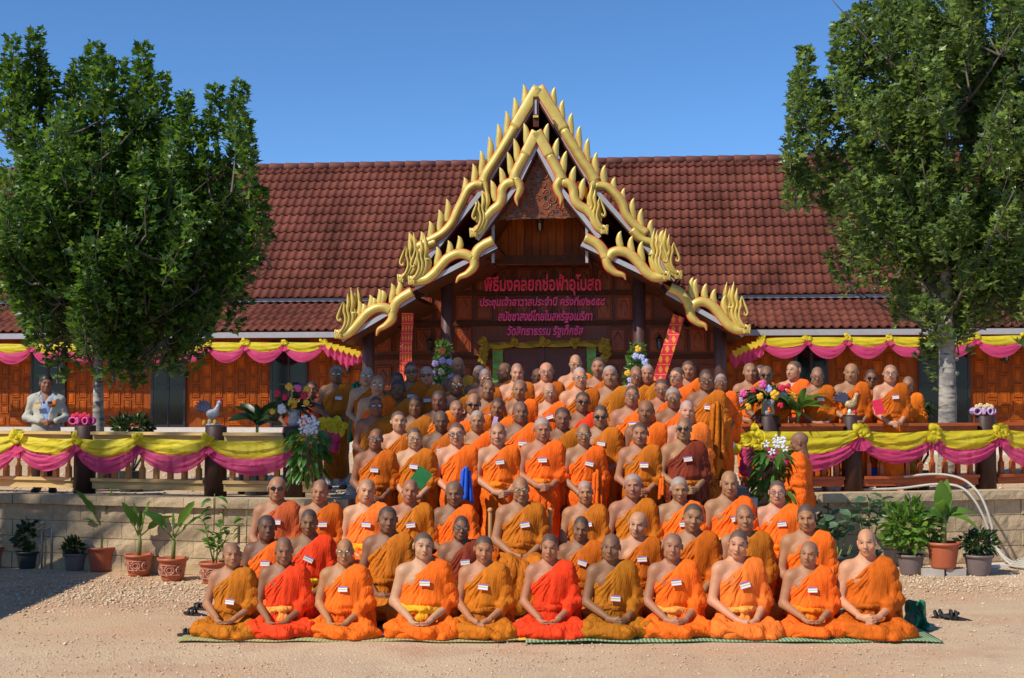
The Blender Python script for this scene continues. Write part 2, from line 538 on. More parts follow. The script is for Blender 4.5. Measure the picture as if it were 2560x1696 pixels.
FL = {k: simple('flower_' + k, c, .6, var=.18, sc=60) for k, c in dict(red=(.62, .01, .05), pink=(.75, .10, .32), yellow=(.80, .42, .02), white=(.72, .72, .70), lilac=(.50, .33, .55), blue=(.40, .45, .68), orange=(.80, .20, .02), cream=(.66, .52, .25)).items()}

# ------------------------------------------------------------------ ground, terrace, steps
def sheet(name, pts, z, mat, kind='structure'):
    me = mesh_np(name, [(x, y, z) for x, y in pts], [[tuple(range(len(pts)))]])
    return tag(link(name, me, mat), kind=kind)

def rough_ground(name, x0, x1, y0, y1, z, nx, ny, amp, hole=None):
    xs = np.linspace(x0, x1, nx); ys = np.linspace(y0, y1, ny)
    X, Y = np.meshgrid(xs, ys, indexing='ij')
    Z = z + amp * (np.sin(X * 1.7 + .6 * Y) * np.cos(Y * 1.3 - .4 * X) + .5 * np.sin(X * 4.1 + 1.1) * np.sin(Y * 3.7))
    V = np.stack([X, Y, Z], -1).reshape(-1, 3)
    i = np.arange(nx - 1)[:, None] * ny + np.arange(ny - 1)[None, :]
    q = np.stack([i, i + ny, i + ny + 1, i + 1], -1).reshape(-1, 4)
    return tag(link(name, mesh_np(name, V, [q], True), M['gravel']), kind='structure')
rough_ground('ground', -14, 14, 3.5, 19.6, 0, 120, 80, .010)
sheet('far_ground', [(-3000, -300), (3000, -300), (3000, 5000), (-3000, 5000)], -.06, M['gravel'])

# line of the retaining wall in plan
WALL_L = [(-9.0, 18.6), (-6.51, 17.66), (-4.9, 17.16), (-3.45, 16.72), (-2.12, 16.58)]
WALL_R = [(3.05, 17.55), (4.05, 17.66), (5.4, 17.95), (6.93, 18.40), (9.4, 19.3)]
def terrace():
    pts = [(x, y + .05) for x, y in WALL_L] + [(-2.12, 17.3), (3.05, 17.75)] + [(x, y + .05) for x, y in WALL_R] + [(40, 24), (40, 60), (-40, 60), (-40, 24)]
    me = mesh_np('terrace_ground', [(x, y, .872) for x, y in pts], [[tuple(range(len(pts)))]])
    tag(link('terrace_ground', me, M['gravel']), kind='structure')
terrace()

def pebbles(name, n, fx, zf, smin, smax, label=None):
    base = np.array([(1, 0, 0), (-1, 0, 0), (0, 1, 0), (0, -1, 0), (0, 0, 1), (0, 0, -.6)], np.float32)
    tri = np.array([(0, 2, 4), (2, 1, 4), (1, 3, 4), (3, 0, 4), (2, 0, 5), (1, 2, 5), (3, 1, 5), (0, 3, 5)])
    xy = fx(n); n = len(xy)
    s = smin + (smax - smin) * rng.random(n) ** 3
    b = base[None] * (1 + rng.uniform(-.35, .35, (n, 6, 3))) * s[:, None, None] * np.array([1, 1, .6])
    a = rng.random(n) * 6.28; ca, sa = np.cos(a)[:, None], np.sin(a)[:, None]
    v = np.stack([b[..., 0] * ca - b[..., 1] * sa, b[..., 0] * sa + b[..., 1] * ca, b[..., 2]], -1)
    v += np.concatenate([xy, np.full((n, 1), zf)], 1)[:, None, :]
    f = tri[None] + np.arange(n)[:, None, None] * 6
    m, nt, bb = mat_new('pebble_mix')
    g = nt.nodes.new('ShaderNodeNewGeometry')
    nt.links.new(ramp(nt, g.outputs['Random Per Island'], [(0, (.44, .25, .14)), (.3, (.53, .37, .22)), (.7, (.64, .49, .32)), (1, (.78, .64, .46))]), bb.inputs['Base Color'])
    bb.inputs['Roughness'].default_value = .95
    o = link(name, mesh_np(name, v.reshape(-1, 3), [f.reshape(-1, 3)]), m)
    return tag(o, label, kind='stuff')
def f_low(n):
    y = 9.8 + 7.8 * rng.random(n) ** 1.2; x = (rng.random(n) - .5) * (y * .78 + 1.0)
    return np.stack([x, y], 1)
pebbles('gravel', 15000, f_low, .004, .004, .015, 'pale limestone gravel strewn over the yard')
def f_left(n):
    y = 15.2 + rng.normal(0, .8, n); x = -4.5 + rng.normal(0, 1.0, n) - (y - 15.2) * .3
    return np.stack([x, y], 1)
pebbles('loose_gravel', 5500, f_left, .006, .007, .026, 'patch of coarser pale gravel before the potted plants')
def f_right(n):
    y = 16.2 + rng.normal(0, .7, n); x = 5.2 + rng.normal(0, 1.0, n)
    return np.stack([x, y], 1)
pebbles('loose_gravel', 4000, f_right, .006, .007, .024, 'patch of coarser gravel before the hose and pots')
def f_top(n):
    y = 18.0 + 13 * rng.random(n); x = (rng.random(n) - .5) * (y * .8)
    return np.stack([x, y], 1)
pebbles('terrace_gravel', 4000, f_top, .876, .012, .045, 'pale gravel covering the terrace before the temple')

def block_mesh(w, h, d, seed, cap=False):
    r = np.random.default_rng(seed)
    nx, nz = (6, 3) if not cap else (5, 2)
    V, F = [], []
    for j in range(nz + 1):
        for i in range(nx + 1):
            e = (i in (0, nx)) or (j in (0, nz))
            V.append((-w / 2 + w * i / nx, -d / 2 - (0 if e else r.uniform(.002, .013)), -h / 2 + h * j / nz))
    for j in range(nz):
        for i in range(nx):
            a = j * (nx + 1) + i; F.append((a, a + 1, a + nx + 2, a + nx + 1))
    k = len(V)
    V += [(-w / 2, d / 2, -h / 2), (w / 2, d / 2, -h / 2), (w / 2, d / 2, h / 2), (-w / 2, d / 2, h / 2)]
    a, b_, c, dd = 0, nx, nz * (nx + 1) + nx, nz * (nx + 1)
    F += [(a, dd, k + 3, k), (b_, k + 1, k + 2, c), (dd, c, k + 2, k + 3), (a, k, k + 1, b_)]
    me = bpy.data.meshes.new('block'); me.from_pydata(V, [], F); me.update(); me.materials.append(M['block'])
    return me
BLK = [block_mesh(.396, .196, .20, s) for s in range(6)]
CAPB = [block_mesh(.405, .118, .30, 20 + s, True) for s in range(4)]
def retaining_wall(path, label, name='retaining_wall'):
    wv = Vector(path[0] + (0,)); top = .95
    root = empty(name, (path[0][0], path[0][1], 0)); tag(root, label, 'wall')
    seg = []; L = 0
    for a, b_ in zip(path[:-1], path[1:]):
        l = math.hypot(b_[0] - a[0], b_[1] - a[1]); seg.append((L, l, a, b_)); L += l
    def at(s):
        for (s0, l, a, b_) in seg:
            if s <= s0 + l + 1e-6: break
        t = (s - s0) / l
        return a[0] + (b_[0] - a[0]) * t, a[1] + (b_[1] - a[1]) * t, math.atan2(b_[1] - a[1], b_[0] - a[0])
    core = MB()
    for (s0, l, a, b_) in seg:
        n = Vector((-(b_[1] - a[1]), b_[0] - a[0], 0)) / l
        A = Vector((*a, 0)) ; B_ = Vector((*b_, 0))
        vs = [A + n * -.088, B_ + n * -.088, B_ + n * .10, A + n * .10]
        core.add([v + Vector((0, 0, -.05)) for v in vs] + [v + Vector((0, 0, top - .13)) for v in vs],
                 [(0, 3, 2, 1), (4, 5, 6, 7), (0, 1, 5, 4), (1, 2, 6, 5), (2, 3, 7, 6), (3, 0, 4, 7)])
    core.build('mortar_core', M['mortar'], root, loc=(-path[0][0], -path[0][1], 0))
    for c in range(4):
        s = .2 + (.2 if c % 2 else 0)
        z = .0 + .205 * c + .105
        while s < L:
            x, y, a = at(s)
            link('block', BLK[rng.integers(6)], None, root, (x - wv.x, y - wv.y + rng.uniform(-.003, .003), z), (0, 0, a))
            s += .4015
    s = .2
    while s < L:
        x, y, a = at(s)
        link('capstone', CAPB[rng.integers(4)], None, root, (x - wv.x + .03 * math.sin(a), y - wv.y - .03 * math.cos(a), top - .062), (0, 0, a))
        s += .41
    return root
retaining_wall(WALL_L, 'sunlit tan split face block retaining wall behind the row of potted plants on the left')
retaining_wall(WALL_R, 'shaded tan block retaining wall behind the hose and the pots on the right')

def steps():
    root = empty('staircase', (.5, 14.6, 0)); tag(root, 'wide entrance staircase under the standing monks', 'stairs')
    ys = [14.68, 15.19, 15.65, 16.14, 16.68, 17.28]; zs = [.20, .39, .57, .76, .95, 1.03]
    for i, (y, z) in enumerate(zip(ys, zs)):
        y1 = ys[i + 1] if i < 5 else 29.5
        x0, x1 = (-2.1, 3.0)
        MB().box(((x0 + x1) / 2 - .5, (y + y1) / 2 - 14.6, z / 2), (x1 - x0, y1 - y, z)).build('step', M['concrete'], root)
steps()
def sidecheek():
    # return of the left wall along the stairs
    o = MB().box((-2.2, 17.0, .46), (.2, 1.6, .92)).build('stair_cheek', M['block'], None); tag(o, kind='structure')
sidecheek()
# a low storage shed outside the frame at the left throws the straight shadow on the yard
def shed():
    r = empty('storage_shed', (-9.42, 12.55, 0)); tag(r, 'cream storage shed left of the yard with flat roof', 'shed')
    MB().box((0, 0, 1.45), (4.0, 5.6, 2.9)).build('wall', M['white_conc'], r)
    MB().box((0, 0, 2.95), (4.1, 5.7, .10)).build('roof', M['fascia'], r)
    MB().box((2.0 + .02, .5, 1.0), (.05, .9, 2.0)).build('door', M['wood_door'], r)
shed()
# ------------------------------------------------------------------ temple hall
PHI = math.atan(.1)
ORI = Vector((.6, 34.6, 0))
hall = empty('temple_hall', ORI, -PHI)
tag(hall, 'long red tiled wooden temple hall with golden tiered entrance gable', 'temple')
_hn = Vector((math.sin(PHI), math.cos(PHI), 0)); _hu = Vector((math.cos(PHI), -math.sin(PHI), 0))
CAMP = Vector((0, 0, CAM_H))
def HL(px, py, D):
    """hall-local point (u, v, z) of the vertical plane parallel to the facade that lies D in front of the camera at the gable"""
    d = P(px, py, 10) - CAMP
    t = (_hn.dot(Vector((.6, D, 0)) - CAMP)) / _hn.dot(d)
    p = CAMP + d * t
    q = p - ORI
    return Vector((q.dot(_hu), q.dot(_hn), p.z))
def hbox(name, c, d, mat, parent=hall, rot=None):
    return MB().box((0, 0, 0), d).build(name, mat, parent, loc=c, rot=rot)

WT = 3.95
# plinth
hbox('plinth', (0, 2.0, .98), (40, 6.6, .96), M['white_conc'])
wall = MB().box((0, 0.05, (1.46 + WT) / 2), (38, .2, WT - 1.46)).build('wall', M['wood_wall'], hall)

# wooden panels of the facade, each framed and raised
def panel_mesh(w, h):
    V, F = [], []
    def ring(a, b_, y0, y1):
        k = len(V)
        for (x, z, y) in [(-a[0], -a[1], y0), (a[0], -a[1], y0), (a[0], a[1], y0), (-a[0], a[1], y0), (-b_[0], -b_[1], y1), (b_[0], -b_[1], y1), (b_[0], b_[1], y1), (-b_[0], b_[1], y1)]:
            V.append((x, -y, z))
        for i in range(4):
            F.append((k + i, k + (i + 1) % 4, k + 4 + (i + 1) % 4, k + 4 + i))
    a = (w / 2, h / 2)
    s = lambda q: (w / 2 - q, h / 2 - q)
    ring(a, s(0.004), 0, .022); ring(s(.004), s(.020), .022, .022); ring(s(.020), s(.028), .022, .003); ring(s(.028), s(.034), .003, .003)
    ring(s(.034), s(.055), .003, .016)
    k = len(V); q = s(.055)
    V.extend([(-q[0], -.016, -q[1]), (q[0], -.016, -q[1]), (q[0], -.016, q[1]), (-q[0], -.016, q[1])]); F.append((k, k + 1, k + 2, k + 3))
    me = bpy.data.meshes.new('panel'); me.from_pydata(V, [], F); me.update(); me.materials.append(M['wood_panel']); return me
PM = panel_mesh(.215, .315); PMW = panel_mesh(.56, .20); PMS = panel_mesh(.215, .20)
FV = -.052
wins = [(-10, 33)]
WIN = [HL(a, 1000, 34.6).x for a in (84, 165, 384, 465, 681, 768, 1990, 2066, 2298, 2420, -250, -170, 2700, 2800)]
WIN = [(WIN[i], WIN[i + 1]) for i in range(0, len(WIN), 2)]
PORCH = (HL(905, 900, 34.6).x, HL(1815, 900, 34.6).x)
def blocked(u, w):
    if PORCH[0] - .0 < u < PORCH[1] + .0: return True
    return any(a - w / 2 - .05 < u < b_ + w / 2 + .05 for a, b_ in WIN)
u = -16.5; j = 0; npan = 0
while u < 14:
    if not blocked(u, .22):
        hts = [2.02, 2.40, 2.78, 3.16, 3.54] if j % 2 else [2.21, 2.59, 2.97, 3.35]
        for z in hts:
            link('panel', PM, None, wall, (u, FV, z)); npan += 1
        if j % 2 == 0: link('panel', PMS, None, wall, (u, FV, 1.92)); npan += 1
    u += .305; j += 1
u = -16.3
while u < 14:
    if not blocked(u, .5): link('panel', PMW, None, wall, (u, FV, 1.62)); npan += 1
    u += .66
# windows
for (a, b_) in WIN:
    w = b_ - a
    fr = hbox('window', ((a + b_) / 2, -.085, 2.58), (w + .02, .05, 2.20), M['black_frame'])
    for s in (-1, 1):
        MB().box((0, 0, 0), (w / 2 - .07, .012, 1.02)).build('pane', M['glass'], fr, loc=(s * w / 4, -.028, -.54))
        MB().box((0, 0, 0), (w / 2 - .07, .012, 1.02)).build('pane', M['glass'], fr, loc=(s * w / 4, -.028, .52))
    for x in (-w / 2, w / 2, 0):
        MB().box((0, 0, 0), (.06 if x else .035, .06, 2.22)).build('frame', M['black_frame'], fr, loc=(x, -.02, 0))
    MB().box((0, 0, 0), (w, .055, .05)).build('frame', M['black_frame'], fr, loc=(0, -.022, -.01))

# ---- tiled roofs
TW, TLEN, TEXP = .222, .43, .385
def tile_profile():
    xs = np.linspace(0, TW + .02, 9)
    t = xs / TW
    z = .042 * np.where(t < .55, np.sin(np.pi * t / .55), -.38 * np.sin(np.pi * np.clip((t - .55) / .45, 0, 1)))
    return xs, z
def tile_verts():
    xs, z = tile_profile(); n = len(xs); V, F = [], []
    for (y, h) in ((0, .055), (TLEN, .002)):
        for x, zz in zip(xs, z): V.append((x - TW / 2, y, zz + h))
    for x, zz in zip(xs, z): V.append((x - TW / 2, .004, zz + .055 - .048))
    for i in range(n - 1):
        F.append((i, i + 1, n + i + 1, n + i)); F.append((2 * n + i, 2 * n + i + 1, i + 1, i))
    return np.array(V, np.float32), np.array(F, np.int32)
TV, TF = tile_verts()
TM = mesh_np('tile', TV, [TF], True); TM.materials.append(M['tile'])
PARTS_TILES = [0]
def tiled_roof(name, u0, u1, v0, z0, v1, z1, pick, hole=None):
    L = math.hypot(v1 - v0, z1 - z0); ang = math.atan2(z1 - z0, v1 - v0)
    r = empty(name); r.parent = hall; r.location = (0, v0, z0); r.rotation_euler = (ang, 0, 0)
    for (ua, ub) in (((u0, PORCH[0] + .3), (PORCH[1] - .3, u1)) if z0 < 4.5 else ((u0, u1),)):
        MB().box(((ua + ub) / 2, L / 2, -.06), (ub - ua, L, .08)).build('roof_deck', M['wood_dark'], r)
    nr = int(L / TEXP); cols = np.arange(int((u1 - u0) / TW))
    rest = []
    for k in range(nr + 1):
        for c in cols:
            uu = u0 + (c + .5) * TW; y = k * TEXP - .06
            vv, zz = v0 + y * math.cos(ang), z0 + y * math.sin(ang)
            if hole and hole(uu, zz): continue
            if PARTS_TILES[0] < 295 and pick(uu, k):
                link('tile', TM, None, r, (uu, y, 0), (0, 0, random.uniform(-.008, .008))); PARTS_TILES[0] += 1
            else: rest.append((uu, y))
    rest = np.array(rest, np.float32)
    V = TV[None] + np.concatenate([rest, np.zeros((len(rest), 1), np.float32)], 1)[:, None, :] + rng.uniform(-.003, .003, (len(rest), 1, 3)).astype(np.float32)
    F = TF[None] + (np.arange(len(rest)) * len(TV))[:, None, None]
    o = link('roof_tiles', mesh_np('roof_tiles', V.reshape(-1, 3), [F.reshape(-1, 4)], True), M['tile'], r)
    tag(o, kind='stuff')
    return r
E1 = (-1.05, 3.93); E2 = (.75, 4.78); RG = (4.35, 8.98)
uL = lambda px: HL(px, 800, 33.5).x
_pl = (uL(1790), uL(2060), uL(640), uL(800))
def ghole(uu, zz):                                        # where the entrance gable runs into the roof
    c = (PORCH[0] + PORCH[1]) / 2 + .1
    return abs(uu - c) < 4.0 * (8.1 - zz) / 4.2 - .6
lower = tiled_roof('lower_roof', -19, 18, *E1, *E2, lambda uu, k: _pl[0] < uu < _pl[1] or _pl[2] < uu < _pl[3], ghole)
upper = tiled_roof('upper_roof', -19, 18, E2[0] - .25, E2[1] + .10, *RG, lambda uu, k: k < 12 and (uL(1720) < uu < uL(1985) or (uL(660) < uu < uL(800) and k < 9)), ghole)
for ua, ub in ((-18.8, PORCH[0] + .15), (PORCH[1] - .15, 18.0)):
    hbox('fascia', ((ua + ub) / 2, E1[0] - .02, E1[1] - .13), (ub - ua, .05, .14), M['fascia'])
    hbox('gutter_flashing', ((ua + ub) / 2, E2[0] - .22, E2[1] + .02), (ub - ua, .06, .09), M['fascia'])
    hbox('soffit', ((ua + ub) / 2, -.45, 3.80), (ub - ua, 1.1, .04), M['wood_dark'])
# ridge tiles
RIDGE_M = MB().lathe([(.13, 0), (.14, .02), (.12, .50)], 10).mesh('ridge_tile', True); RIDGE_M.materials.append(M['ridge'])
rr = empty('ridge'); rr.parent = hall; rr.location = (0, RG[0], RG[1])
for i in range(82):
    link('ridge_tile', RIDGE_M, None, rr, (-19 + i * .45, 0, .02), (0, PI / 2 + .01, 0))
# back slope and gable ends close the hall
MB().add([(-19, RG[0], RG[1]), (18, RG[0], RG[1]), (18, RG[0] + 5, 4), (-19, RG[0] + 5, 4)], [(0, 1, 2, 3)]).build('back_slope', M['tile'], hall)
hbox('wall', (-19, 4.3, 3.2), (.2, 8.4, 4.2), M['wood_wall']); hbox('wall', (18, 4.3, 3.2), (.2, 8.4, 4.2), M['wood_wall'])

# ------------------------------------------------------------------ entrance gable
def z1(x, y): return 780 + x / 2.0405, 180 + y / 2.0405
def z2(x, y): return 1060 + x / 3.4086, 200 + y / 3.4086
def z3(x, y): return 780 + x / 3.8177, 540 + y / 3.8177
def z4(x, y): return 1340 + x / 3.8177, 540 + y / 3.8177
DA, DB, DC = 30.6, 31.5, 31.1       # front gable, great gable behind it, lowest tier

def catmull(pts, n=6):
    P_ = [Vector(p) for p in pts]
    P_ = [P_[0] * 2 - P_[1]] + P_ + [P_[-1] * 2 - P_[-2]]
    out_ = []
    for i in range(1, len(P_) - 2):
        a, b_, c, d = P_[i - 1:i + 3]
        for k in range(n):
            t = k / n
            out_.append(.5 * ((2 * b_) + (c - a) * t + (2 * a - 5 * b_ + 4 * c - d) * t * t + (3 * b_ - a - 3 * c + d) * t ** 3))
    out_.append(P_[-2])
    return out_
def ribbon(mb, pts, w, v, proud=.07, back=.10, n=6, flat=False, grow=0.0, smooth=True, closed_tip=False):
    """pts (u, z), widths w at the points; a ridged board standing on the plane v, swelling towards the viewer"""
    q = [(p[0], p[1], ww) for p, ww in zip(pts, w)]
    c = catmull([Vector(x) for x in q], n) if smooth else [Vector(x) for x in q]
    rows = []
    for i, p in enumerate(c):
        a = c[max(i - 1, 0)]; b_ = c[min(i + 1, len(c) - 1)]
        d = Vector((b_.x - a.x, b_.y - a.y)); d.normalize(); nn = Vector((-d.y, d.x))
        h = max(p.z, .004) / 2 + grow
        k = min(1, h / .08)
        pr = [(-h, back), (-h, 0), (-h * .55, -proud * .62 * k), (0, -proud * (1 if not flat else .66) * k), (h * .55, -proud * .62 * k), (h, 0), (h, back)]
        if flat: pr = [(-h, back), (-h, -.02), (-h * .9, -.03), (0, -.03), (h * .9, -.03), (h, -.02), (h, back)]
        rows.append([(p.x + nn.x * o_, v + y, p.y + nn.y * o_) for o_, y in pr])
    m = 7; vs = [x for r_ in rows for x in r_]; fs = []
    for i in range(len(rows) - 1):
        for k in range(m - 1):
            fs.append((i * m + k, (i + 1) * m + k, (i + 1) * m + k + 1, i * m + k + 1))
    fs.append(tuple(range(m))); fs.append(tuple((len(rows) - 1) * m + k for k in range(m))[::-1])
    mb.add(vs, fs)
    return mb
def loc_pts(pp, conv, D):
    L_ = [HL(*conv(*p), D) for p in pp]
    return [(q.x, q.z) for q in L_], L_[0].y

def barge(segs, D, finials, fh, side, conv_f=z2, fsl=0.0, naga=None, hidden=False):
    root = empty('barge_board'); root.parent = hall
    g = MB(); e = MB()
    for (conv, pp, ww, flat) in segs:
        q, v = loc_pts(pp, conv, D)
        ribbon(g, q, ww, v, flat=flat)
        ribbon(e, q, [x + .035 if x > .03 else x + .02 for x in ww], v + .03, proud=.0, back=.05)
    g.build('gold_board', M['gold'], root, True); e.build('red_edging', M['red_edge'], root)
    for (conv, x, y, hh, lean) in finials:
        px, py = conv(x, y); s = 3.4086 if conv is z2 else (3.8177 if conv in (z3, z4) else 2.0405)
        tip = HL(px, py, D + .06); H_ = hh * 1.12
        pts = [(tip.x, tip.z), (tip.x - side * .035, tip.z - H_ * .16), (tip.x - side * .045 + lean * .2, tip.z - H_ * .42), (tip.x - side * .02 + lean * .5, tip.z - H_ * .72), (tip.x + lean, tip.z - H_)]
        pts = [(a - 0, b_) for a, b_ in pts]
        f = MB(); ribbon(f, pts, [.012, .095, .150, .150, .12], tip.y, proud=.04, back=.06, n=4)
        f.build('finial', M['gold'], root, True)
    if naga:
        conv, x, y = naga
        naga_head(root, *conv(x, y), D, side)
    return root
def naga_head(root, px, py, D, side, s=1.0):
    c = HL(px, py, D); k = s / 3.8177 / 109.5 * 1.02 * (D / 31.0) * 1.0 * (31.0 / 31.0)
    k = s * (1 / 3.8177) * (D / FPX)
    nr = empty('naga_head'); nr.parent = root
    def T(pp): return [(c.x - side * a * k, c.z - b_ * k) for a, b_ in pp]
    W = lambda ww: [x * k for x in ww]
    st = [([(0, 12), (45, 5), (95, -40), (128, -110), (138, -170), (122, -225), (136, -290), (132, -350), (115, -445)], [44, 44, 42, 36, 32, 30, 44, 40, 3], 0.0, .09),
          ([(10, 0), (60, -30), (96, -95), (104, -160), (88, -225), (98, -290), (94, -330), (88, -385)], [30, 34, 32, 28, 26, 36, 28, 3], -.05, .09),
          ([(15, -5), (48, -45), (72, -105), (70, -165), (56, -215), (58, -255), (45, -305)], [26, 28, 26, 22, 24, 20, 3], -.09, .08),
          ([(45, -300), (22, -235), (2, -180), (-6, -145), (8, -122), (26, -132), (20, -150)], [3, 16, 20, 18, 16, 12, 5], -.11, .05),
          ([(130, -190), (150, -200), (176, -196)], [30, 20, 3], -.02, .05),
          ([(62, -180), (52, -215), (44, -265)], [10, 16, 3], -.06, .05)]
    m = MB()
    for pp, ww, dv, pr in st:
        ribbon(m, T(pp), W(ww), c.y + dv, proud=pr, back=.10 - dv)
    m.build('flames', M['gold'], nr, True)
    pl = MB()
    ribbon(pl, T([(36, 2), (0, 6), (-34, 8)]), W([88, 76, 88]), c.y - .055, proud=.03, back=.1, flat=True, smooth=False)
    for a in (-24, 24):
        ribbon(pl, T([(a, -38), (a * .8, -15), (a * 1.2, 5), (a * .8, 25), (a, 46)]), W([8, 9, 9, 9, 8]), c.y - .09, proud=.02, back=.02)
    ribbon(pl, T([(0, -18), (14, 2), (0, 26), (-14, 2), (0, -18)]), W([6] * 5), c.y - .09, proud=.02, back=.02, smooth=False)
    pl.build('collar', M['gold'], nr, True)

# widths in metres
w_ = .212
fo = lambda lst, conv, hh, lean: [(conv, x, y, hh, lean) for x, y in lst]
# great gable, left and right
ol = [(z2, 845, 40, .50, .03), (z2, 765, 150, .50, .03), (z2, 695, 265, .50, .03), (z2, 625, 375, .52, .03), (z2, 550, 485, .54, .03), (z2, 480, 605, .54, .03), (z2, 415, 715, .52, .03), (z2, 340, 830, .42, .0),
      (z2, 190, 1015, .48, .02), (z2, 125, 1105, .46, .02), (z2, 45, 1205, .44, .02), (z3, 1120, 50, .44, .02), (z3, 1040, 150, .42, .0), (z3, 925, 158, .50, .06), (z3, 968, 205, .42, -.02)]
barge([(z2, [(972, 62), (860, 250), (772, 400)], [w_ * 1.12] * 3, True), (z2, [(772, 400), (690, 545), (600, 690), (530, 800), (505, 870)], [w_, w_, w_, w_ * 1.05, w_ * 1.15], False),
       (z2, [(505, 850), (535, 930), (545, 1010)], [w_, w_ * .6, .01], False),
       (z2, [(500, 890), (430, 895), (370, 940), (325, 1030), (280, 1120), (235, 1220), (150, 1310), (40, 1370), (-60, 1425)], [w_ * .9] * 9, False),
       (z3, [(1180, 245), (1080, 290), (1015, 380), (985, 470), (950, 540), (880, 590)], [w_ * .92] * 6, False)], DB, ol, .5, -1, naga=(z3, 852, 595))
orr = [(z2, 1120, 60, .50, -.03), (z2, 1190, 170, .50, -.03), (z2, 1265, 280, .50, -.03), (z2, 1335, 390, .52, -.03), (z2, 1405, 495, .54, -.03), (z2, 1475, 615, .54, -.03), (z2, 1545, 725, .52, -.03),
       (z2, 1630, 830, .42, 0), (z2, 1710, 920, .52, -.02), (z2, 1790, 1005, .54, -.02), (z2, 1860, 1095, .52, -.02), (z2, 1945, 1190, .46, -.02), (z4, 1110, 35, .42, -.03), (z4, 1215, 135, .42, -.03)]
barge([(z2, [(974, 62), (1100, 265), (1190, 425)], [w_ * 1.12] * 3, True), (z2, [(1190, 425), (1270, 560), (1350, 690), (1420, 790), (1455, 860)], [w_, w_, w_, w_ * 1.05, w_ * 1.15], False),
       (z2, [(1455, 850), (1435, 930), (1442, 1010)], [w_, w_ * .6, .01], False),
       (z2, [(1465, 900), (1550, 910), (1625, 965), (1690, 1050), (1725, 1150), (1800, 1240), (1900, 1310)], [w_ * .9] * 7, False),
       (z4, [(920, 130), (1000, 215), (1110, 260), (1195, 320), (1240, 400), (1270, 480), (1350, 575)], [w_ * .9] * 7, False)], DB, orr, .5, 1, naga=(z4, 1362, 560))
# small upper gable
il = [(z2, 850, 370, .52, .10), (z2, 765, 500, .54, .12), (z2, 710, 615, .54, .13), (z2, 645, 745, .46, .12), (z2, 570, 855, .44, .12), (z2, 492, 945, .40, .10), (z2, 438, 1040, .42, .08)]
barge([(z2, [(957, 440), (925, 505), (860, 635)], [w_ * 1.05] * 3, True), (z2, [(860, 635), (810, 725), (775, 800), (768, 850)], [w_ * .95, w_ * .95, w_, w_ * 1.1], False),
       (z2, [(775, 840), (815, 905), (812, 955), (788, 1010), (797, 1072)], [w_ * .9, w_ * .8, w_ * .65, w_ * .45, .01], False),
       (z2, [(765, 865), (700, 885), (663, 935), (660, 995), (640, 1060), (575, 1115), (520, 1180), (490, 1245), (430, 1300)], [w_ * .9] * 9, False)], DA, il, .5, -1, naga=(z2, 422, 1298))
ir = [(z2, 1060, 370, .52, -.10), (z2, 1145, 495, .54, -.12), (z2, 1215, 605, .54, -.13), (z2, 1290, 735, .46, -.12), (z2, 1370, 835, .44, -.12), (z2, 1445, 920, .44, -.12), (z2, 1505, 1020, .46, -.04)]
barge([(z2, [(959, 440), (1000, 515), (1070, 645)], [w_ * 1.05] * 3, True), (z2, [(1070, 645), (1115, 725), (1155, 800), (1170, 850)], [w_ * .95, w_ * .95, w_, w_ * 1.1], False),
       (z2, [(1165, 840), (1130, 900), (1142, 955), (1168, 1010), (1160, 1068)], [w_ * .9, w_ * .8, w_ * .65, w_ * .45, .01], False),
       (z2, [(1180, 870), (1240, 885), (1272, 935), (1280, 1000), (1315, 1065), (1390, 1110), (1450, 1175), (1475, 1240), (1535, 1285)], [w_ * .9] * 9, False)], DA, ir, .5, 1, naga=(z2, 1540, 1272))
# second tier
t2l = [(z3, 1395, 190, .40, -.0), (z3, 1298, 235, .42, .0), (z3, 1188, 295, .42, .0), (z3, 1095, 365, .50, -.04)]
barge([(z3, [(1728, 232), (1640, 275), (1575, 330), (1540, 420)], [w_ * .95] * 4, False), (z3, [(1540, 400), (1545, 480), (1480, 550), (1405, 585), (1372, 640)], [w_ * .95, w_ * .85, w_ * .6, w_ * .4, .01], False),
       (z3, [(1530, 400), (1460, 365), (1380, 362), (1290, 405), (1220, 480), (1150, 560), (1070, 610), (960, 622)], [w_ * .95] * 8, False)], DA, t2l, .4, -1, naga=(z3, 955, 610))
t2r = [(z4, 812, 145, .42, -.0), (z4, 922, 190, .46, .0), (z4, 1018, 240, .48, .0), (z4, 1122, 310, .50, .03)]
barge([(z4, [(470, 205), (560, 250), (625, 310), (670, 400)], [w_ * .95] * 4, False), (z4, [(668, 390), (690, 480), (755, 540), (830, 565), (858, 610)], [w_ * .95, w_ * .85, w_ * .6, w_ * .4, .01], False),
       (z4, [(690, 400), (730, 350), (810, 335), (900, 370), (985, 450), (1060, 540), (1140, 585), (1245, 575)], [w_ * .95] * 8, False)], DA, t2r, .4, 1, naga=(z4, 1250, 565))
